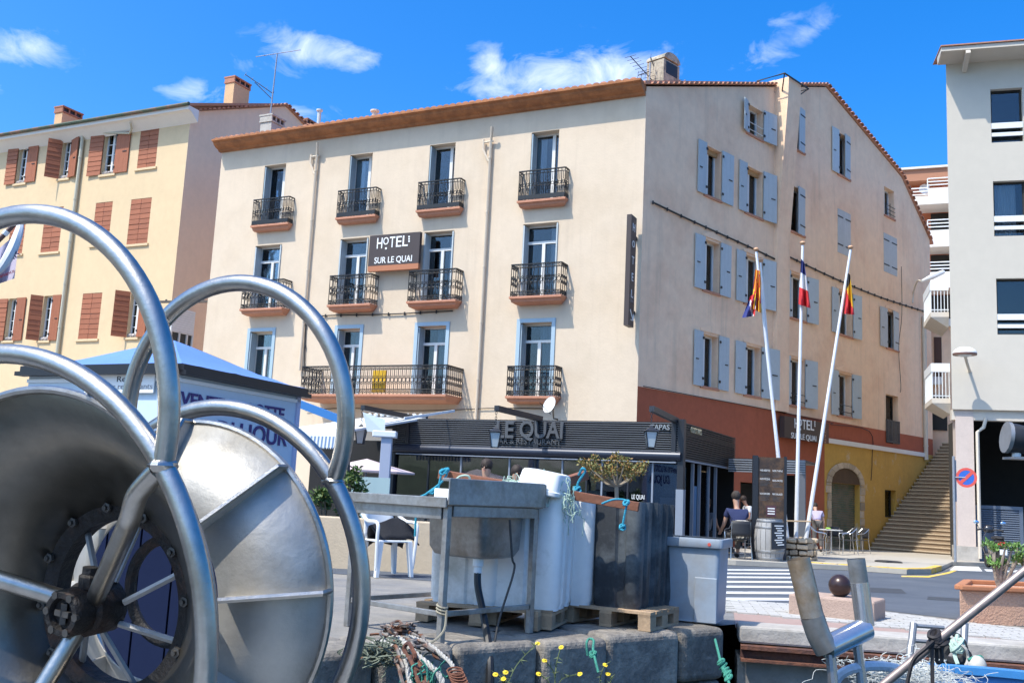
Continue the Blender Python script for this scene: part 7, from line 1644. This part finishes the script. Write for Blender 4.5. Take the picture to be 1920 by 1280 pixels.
# ------------------------------------------------------------------ people
SK = [mat('skin a', (.50, .29, .20), .6), mat('skin b', (.42, .22, .14), .6)]
def skinmesh(name, V, E, Rr, m, parent, lev=2, root=0):
    me = bpy.data.meshes.new(name); me.from_pydata([tuple(v) for v in V], E, []); o = bpy.data.objects.new(name, me); COL.objects.link(o); me.materials.append(m)
    o.modifiers.new('skin', 'SKIN'); sv = me.skin_vertices[0].data
    for i, r in enumerate(Rr): sv[i].radius = (r, r) if isinstance(r, (int, float)) else r
    sv[root].use_root = True; s = o.modifiers.new('sub', 'SUBSURF'); s.levels = s.render_levels = lev
    o.parent = parent; return o
def person(pos, rz, label, shirt, legs, hair, seated=False, lean=0.0, arms=((.12, .25), (.12, .25)), head=(0, 0), sc=1.0, sk=0, sleeve=.5):
    """local frame: y forward, z up; lean tips the trunk forward (degrees)"""
    t = thing('person', pos, label, 'person', None, rz); t.scale = (sc, sc, sc); L = RAD(lean)
    ph = .50 if seated else .95; up = Vector((0, math.sin(L), math.cos(L))); fw = Vector((0, math.cos(L), -math.sin(L))); X = Vector((1, 0, 0)); pel = Vector((0, 0, ph))
    wa, chs, nk = pel + up * .2, pel + up * .40, pel + up * .55; hb, ht = nk + up * .07 + Vector((0, head[0] * .3 + .01, 0)), nk + up * .17 + Vector((head[1] * .05, .02 + head[0] * .05, .03))
    V = [pel, wa, chs, nk, hb, ht, ht + up * .09]; E = [(0, 1), (1, 2), (2, 3), (3, 4), (4, 5), (5, 6)]; Rr = [.10, .09, .09, .05, .06, .082, .075]
    sV, sE, sR = [pel + up * .02, wa, chs, nk - up * .05], [(0, 1), (1, 2), (2, 3)], [.155, .15, .16, .075]
    tV, tE, tR = [pel + up * .04], [], [(.16, .13)]
    for sx, (lift, fwd) in zip((-1, 1), arms):
        sh = chs + X * (sx * .19) + up * .08; el = sh - up * (.27 - lift * .15) + X * (sx * .05) + fw * (fwd * .5); hd = el + (fw * fwd - up * (.22 - lift)).normalized() * .24; pm = hd + (hd - el).normalized() * .08
        b = len(V); V += [sh, el, hd, pm]; E += [(2, b), (b, b + 1), (b + 1, b + 2), (b + 2, b + 3)]; Rr += [.06, .042, .03, .036]
        fb = len(V); dr = (pm - hd).normalized(); sd = dr.cross(Vector((0, 0, 1))).normalized()
        for q in range(4): V.append(pm + dr * (.05 + .012 * (q in (1, 2))) + sd * ((q - 1.5) * .02) - Vector((0, 0, .02))); E.append((b + 3, fb + q)); Rr.append(.009)
        V.append(hd + dr * .045 + sd * (.05 * -sx)); E.append((b + 2, len(V) - 1)); Rr.append(.010)
        c = len(sV); sV += [sh, sh.lerp(el, sleeve), ] ; sE += [(2, c), (c, c + 1)]; sR += [.08, .068]
        hip = pel + X * (sx * .09) - Vector((0, 0, .02))
        if seated: kn = Vector((sx * .13, .42, .50)); an = Vector((sx * .13, .40, .09))
        else: kn = Vector((sx * .10, .03, .50)); an = Vector((sx * .11, -.02, .09))
        toe = an + Vector((0, .15, -.045)); b = len(V); V += [hip, kn, an, toe]; E += [(0, b), (b, b + 1), (b + 1, b + 2), (b + 2, b + 3)]; Rr += [.085, .055, .04, .035]
        c = len(tV); tV += [hip, kn, an + Vector((0, 0, .06))]; tE += [(0, c), (c, c + 1), (c + 1, c + 2)]; tR += [.10, .072, .058]
        loc(MB().blob(an + Vector((0, .06, -.04)), (.045, .13, .05), 10, 6), 'shoe', M['black'], t, smooth=True)
    skinmesh('body', V, E, Rr, SK[sk], t); skinmesh('shirt', sV, sE, sR, shirt, t); skinmesh('trousers', tV, tE, tR, legs, t)
    if hair is not None:
        h = MB(); c = ht + up * .055 + Vector((0, -.018, .005)); h.blob(c, (.098, .108, .105), 14, 10, jit=.05); loc(h, 'hair', hair, t, smooth=True)
    f = MB(); ec = ht + up * .035; f.blob(ec + Vector((.033, .083, .0)), .011, 6, 5); f.blob(ec + Vector((-.033, .083, .0)), .011, 6, 5); loc(f, 'eyes', M['black'], t)
    loc(MB().blob(ht + Vector((0, .088, .008)), (.013, .018, .022), 6, 5), 'nose', SK[sk], t, smooth=True); loc(MB().blob(ht + Vector((0, .079, -.03)), (.024, .008, .008), 8, 5), 'mouth', mat('lips', (.42, .14, .12), .5) if 'lips' not in M else M['lips'], t, smooth=True)
    return t
M['lips'] = mat('lip colour', (.40, .14, .12), .5)
cl_ = lambda n, c: mat(n, c, .85, var=.12, vscale=9, bump=.2)
navy_s, white_s, lav_s, blk_s, grey_t, dark_h, grey_h = cl_('navy shirt', (.025, .035, .10)), cl_('white t-shirt', (.62, .64, .66)), cl_('lavender shirt', (.40, .36, .52)), cl_('black shirt', (.018, .018, .02)), cl_('grey trousers', (.12, .11, .10)), mat('dark brown hair', (.03, .018, .012), .7, var=.3, vscale=20), mat('white hair', (.6, .56, .5), .8, var=.15, vscale=20)
p = gp2(1383, 1056); person(p, RAD(5), 'seated diner in a navy shirt with dark curly hair, back turned', navy_s, grey_t, mat('dark curly hair', (.05, .04, .035), .9, var=.4, vscale=25, bump=.6), seated=True, lean=12, arms=((.1, .3), (.1, .3)), sc=1.08)
jc = MB()
for i in range(9):
    for j in range(9): u, v = i / 8 - .5, j / 8; jc.v.append((p.x + u * .42 * (1 - v * .5), p.y - .36 - .05 * math.cos(u * 5) + .04 * math.sin(u * 20 + v * 3), p.z + .86 - v * .42 - .1 * u * u))
for i in range(8):
    for j in range(8): k = i * 9 + j; jc.f.append([k, k + 9, k + 10, k + 1]); jc.m.append(0)
o = jc.build('pale_cloth', mat('off white cloth', (.55, .52, .47), .9), None, smooth=True); s = o.modifiers.new('t', 'SOLIDIFY'); s.thickness = .012; tag(o, 'off-white cardigan hung on the chair of the diner in navy', 'cardigan')
person(gp2(1398, 1033), RAD(175), 'seated white-haired diner facing the one in navy', cl_('beige top', (.4, .33, .27)), grey_t, grey_h, seated=True, lean=5)
person(gp2(1384, 1028), RAD(-60), 'person in black bending towards the diners', blk_s, blk_s, dark_h, lean=32, arms=((.05, .3), (.05, .3)), sc=.98, sk=1)
person(gp2(1412, 1036), RAD(100), 'waiter in a white t-shirt serving beside the menu board', white_s, blk_s, dark_h, lean=28, arms=((.1, .35), (.1, .35)), sc=.95, sk=1, sleeve=.6)
person(gp2(1322, 1044), RAD(-30), 'diner in a grey top seated left of the diner in navy', cl_('grey top', (.16, .16, .17)), blk_s, dark_h, seated=True, lean=8, sk=1); person(gp2(1354, 1040), RAD(150), 'diner in a rust top seated between the tables, facing us', cl_('rust top', (.28, .09, .05)), grey_t, mat('light brown hair', (.14, .08, .04), .8), seated=True)
person(gp2(1340, 1030), RAD(-40), 'dark-clothed diner seated in the shade at the pavilion corner', blk_s, blk_s, mat('auburn hair', (.10, .035, .02), .7), seated=True)
person(gp2(1533, 1040), RAD(-8), 'person in a lavender shirt leaning over the table by the yellow wall', lav_s, grey_t, dark_h, lean=48, arms=((.0, .35), (.0, .35)))
q1 = at(912, 890, 13.6); person((q1.x, q1.y, q1.z - 1.60 * .86), RAD(160), 'dark-haired youth standing behind the sink splashback', blk_s, grey_t, dark_h, sc=.86, arms=((0, .1), (0, .1)))
q1 = at(968, 898, 13.2); person((q1.x, q1.y, q1.z - 1.62 * .8), RAD(185), 'fringed dark-haired child standing left of the white crate', cl_('teal top', (.05, .2, .22)), grey_t, dark_h, sc=.8, arms=((0, .1), (0, .1)))

# ------------------------------------------------------------------ right foreground: kerb block, ball, planter, scooter, signs
M['granite'] = mat('pinkish bush-hammered stone', (.42, .30, .24), .9, var=.15, vscale=5, bump=.6, bscale=60)
kb = gpt(1478, 1152, gz(9.6)); ke = gpt(1640, 1168, gz(9.3)); kd = Vector((ke.x - kb.x, ke.y - kb.y, 0)); ky_ = Vector((-kd.y, kd.x, 0)).normalized()
h_ = .20; o = MB().hexa([Vector((p.x, p.y, z)) for z in (gz(9.5) - .03, gz(9.5) + h_) for p in (kb, ke, ke + ky_ * .5, kb + ky_ * .5)]).build('kerb_block', M['granite'], None, bevel=.02); tag(o, 'low pinkish stone block at the road edge under the metal ball', 'stone block')
bc = at(1575, 1089, 9.75); rB = 20.5 * 9.75 / 1850; bc.z = gz(9.5) + h_ + rB - .006
o = MB().blob(bc, rB, 28, 18).build('metal_ball', mat('dark brown glossy ball', (.045, .025, .022), .28, var=.15, vscale=6, metal=.3), None, smooth=True); tag(o, 'dark brown glossy ball on the low stone block', 'ball')
pn = gpt(1800, 1168, gz(9.8)); pe = Vector((pn.x + 2.6, pn.y + .25, pn.z)); pk = Vector((.5, .9, 0)); hp_ = .35
pla = thing('stucco_planter', (pn.x + 1, pn.y, pn.z), 'pink stucco planter box at the right edge of the road', 'planter'); z0 = gz(9.8) - .03
MB().hexa([Vector((q.x, q.y, z)) for z in (z0, z0 + hp_) for q in (pn, pe, pe + pk, pn + pk)]).build('box', mat('pink roughcast', (.56, .33, .22), .95, var=.15, vscale=5, bump=.9, bscale=45), pla, bevel=.015)
for a, b in ((pn, pe), (pe, pe + pk), (pn + pk, pe + pk), (pn, pn + pk)): MB().beam(Vector((a.x, a.y, z0 + hp_ + .022)), Vector((b.x, b.y, z0 + hp_ + .022)), .09, .045).build('rim', mat('terracotta coping', (.42, .17, .08), .85, var=.15) if 'coping' not in M else M['coping'], pla, bevel=.01)
for i, (x, y, sd, lb) in enumerate(((1880, 1045, 21, 'stubby green succulent bush in the pink planter, nearer the road'), (1945, 1050, 22, 'second succulent bush in the pink planter at the frame edge'))):
    bs = at(1875 + 65 * i, 1092, 10.2); bs.z = z0 + hp_ - .02; t = thing('succulent_bush', bs, lb, 'shrub', 'bushes in the pink planter'); rnd = random.Random(sd); mb = MB(); wd = MB()
    for k in range(13):
        e = at(x + rnd.uniform(-32, 34), y + rnd.uniform(-26, 24), 10.2 + rnd.uniform(-.15, .15)); wd.tube(bez([bs, bs.lerp(e, .45) + Vector((rnd.uniform(-.03, .03), 0, 0)), e], 4), [.022] * 4 + [.014] * 3 + [.010] * 2, 6); leaves(mb, e, (.05, .05, .04), 60, .045, rnd, .9)
    wd.build('trunk', mat('grey succulent stem', (.30, .24, .19), .9, var=.25), t); mb.build('crown', [mat('succulent green a', (.12, .25, .05), .45), mat('succulent green b', (.22, .36, .10), .45), LG[1]], t, fix=False)
# no-parking sign
SY = 29.0; sp_ = at(1791, 1045, SY); sg = thing('no_parking_sign', (sp_.x, sp_.y, TZ(SY)), 'round blue no-parking sign with red ring on a grey post', 'sign'); sp_.z = TZ(SY)
MB().tube([sp_, (sp_.x, sp_.y, at(1791, 855, SY).z)], .04, 8).build('post', M['alu'], sg); MB().tube([(sp_.x + .07, sp_.y + .02, at(1791, 940, SY).z), (sp_.x + .07, sp_.y + .02, at(1791, 862, SY).z)], .02, 6).build('stay', M['alu'], sg)
sc0 = at(1812, 895, SY - .1); nd = Vector((-.42, -.88, .0)).normalized(); sx_ = Vector((-nd.y, nd.x, 0)) * -1; rS = .285
MB().lathe([(0, 0), (rS, 0), (rS, .012), (0, .012)], 32, sc0, nd).build('disc', mat('sign blue', (.03, .12, .48), .4), sg); rg = MB()
for i in range(48):
    a0, a1 = 2 * math.pi * i / 48, 2 * math.pi * (i + 1) / 48; z = Vector((0, 0, 1)); rg.quad(*[sc0 + nd * .016 + sx_ * (r * math.cos(a)) + z * (r * math.sin(a)) for r, a in ((rS, a0), (rS, a1), (rS * .74, a1), (rS * .74, a0))])
rg.build('red_ring', mat('sign red', (.62, .09, .07), .4), sg); MB().beam(sc0 + nd * .017 - sx_ * rS * .55 + Vector((0, 0, rS * .55)), sc0 + nd * .017 + sx_ * rS * .55 - Vector((0, 0, rS * .55)), .09, .004, up=nd).build('red_slash', mat('sign red slash', (.62, .09, .07), .4), sg)
MB().tube([sp_.lerp(Vector((sp_.x, sp_.y, sc0.z)), 1), sc0], .02, 6).build('bracket', M['alu'], sg)
# scooter seen from behind
SCY = 27.0; s0_ = at(1876, 1060, SCY); sz0 = gz(SCY); sc_t = thing('scooter', (s0_.x, s0_.y, sz0), 'black parked scooter with red tail light behind the pink planter', 'scooter', rz=RAD(-12))
bk_ = mat('black scooter paint', (.02, .02, .024), .25, coat=.5)
def L_(mb, nm, mm, **k): return loc(mb, nm, mm, sc_t, **k)
for y in (-.0, 1.25):
    w = MB().lathe([(.17, -.05), (.23, -.055), (.26, -.03), (.26, .03), (.23, .055), (.17, .05)], 24, (0, y, .26), (1, 0, 0)); wh = L_(w, 'wheel', M['black'], smooth=True); r_ = MB().lathe([(.0, -.03), (.17, -.035), (.17, .035), (0, .03)], 16, (0, y, .26), (1, 0, 0)).build('rim', M['alu2'], None); r_.parent = wh
b = MB()
for y, w, zlo, zhi in ((-.25, .10, .62, .78), (-.05, .17, .5, .84), (.3, .19, .42, .8), (.55, .16, .36, .78), (.7, .13, .3, .5), (.95, .15, .28, .5), (1.05, .2, .3, 1.0), (1.15, .14, .45, 1.02)):
    for a in range(12): t_ = 2 * math.pi * a / 12; b.v.append((w * math.cos(t_), y, (zlo + zhi) / 2 + (zhi - zlo) / 2 * math.sin(t_)))
for k in range(7):
    for a in range(12): c = (a + 1) % 12; b.f.append([k * 12 + a, k * 12 + c, (k + 1) * 12 + c, (k + 1) * 12 + a]); b.m.append(0)
b.f.append(list(range(12))); b.m.append(0); b.f.append(list(range(84, 96))); b.m.append(0); L_(b, 'body', bk_, smooth=True)
L_(MB().blob((0, .2, .84), (.15, .38, .06), 12, 8), 'seat', M['black'], smooth=True); L_(MB().blob((0, -.26, .70), (.13, .03, .05), 12, 6), 'tail_light', mat('red tail light', (.55, .02, .02), .25), smooth=True)
L_(MB().box(-.09, .09, -.33, -.31, .42, .56), 'number_plate', M['paint_w']); L_(MB().tube(bez([(-.36, .98, 1.02), (-.2, 1.03, 1.05), (0, 1.06, 1.03), (.2, 1.03, 1.05), (.36, .98, 1.02)], 5), .022, 8), 'handlebar', M['black'], smooth=True)
for sx in (-1, 1):
    L_(MB().tube([(sx * .26, 1.02, 1.05), (sx * .33, 1.0, 1.2)], .008, 5), 'mirror_stem', M['black']); L_(MB().blob((sx * .35, .985, 1.24), (.075, .02, .05), 12, 7), 'mirror', mat('mirror glass', (.5, .65, .85), .05, metal=1.0), smooth=True)
L_(MB().blob((0, 1.1, 1.05), (.15, .09, .12), 12, 8), 'headset', bk_, smooth=True); L_(MB().tube([(.19, .0, .26), (.2, .3, .3)], .05, 8), 'exhaust', M['alu2'], smooth=True)
# searchlight on a mast just outside the frame
mp = at(1965, 1000, 5.3); sl = thing('searchlight', (mp.x, mp.y, -.3), 'black and white boat searchlight on a bracket at the right edge', 'searchlight'); MB().tube([(mp.x, mp.y, -.6), (mp.x, mp.y, 2.6)], .035, 10).build('mast', M['paint_w'], sl)
pb_ = at(1905, 858, 5.3); MB().beam(at(1890, 858, 5.3), Vector((mp.x, mp.y, pb_.z)), .12, .012).build('bracket', M['iron_g'], sl)
MB().tube([at(1906, 856, 5.3), at(1906, 838, 5.3)], .022, 10).build('swivel', M['paint_w'], sl); ax = Vector((-1, .12, .12)).normalized(); hc = at(1903, 822, 5.3)
MB().lathe([(0, -.10), (.05, -.095), (.075, -.05), (.08, .0), (.08, .03)], 18, hc, ax).build('housing', M['black'], sl, smooth=True); MB().lathe([(.07, .03), (.085, .03), (.085, .05), (.07, .05)], 18, hc, ax).build('bezel', M['iron_g'], sl, smooth=True); MB().lathe([(0, .045), (.072, .04), (.072, .035)], 18, hc, ax).build('lens', mat('lamp lens', (.03, .04, .06), .05), sl)

dc = gp2(1666, 1062); o = MB().lathe([(0, .0), (.33, .0), (.34, .02), (.3, .04), (0, .045)], 20, dc).build('drain_cover', mat('dark iron lid', (.03, .028, .028), .7, var=.3, vscale=9)); tag(o, 'dark iron lid lying on the pavement before the stairs', 'lid')
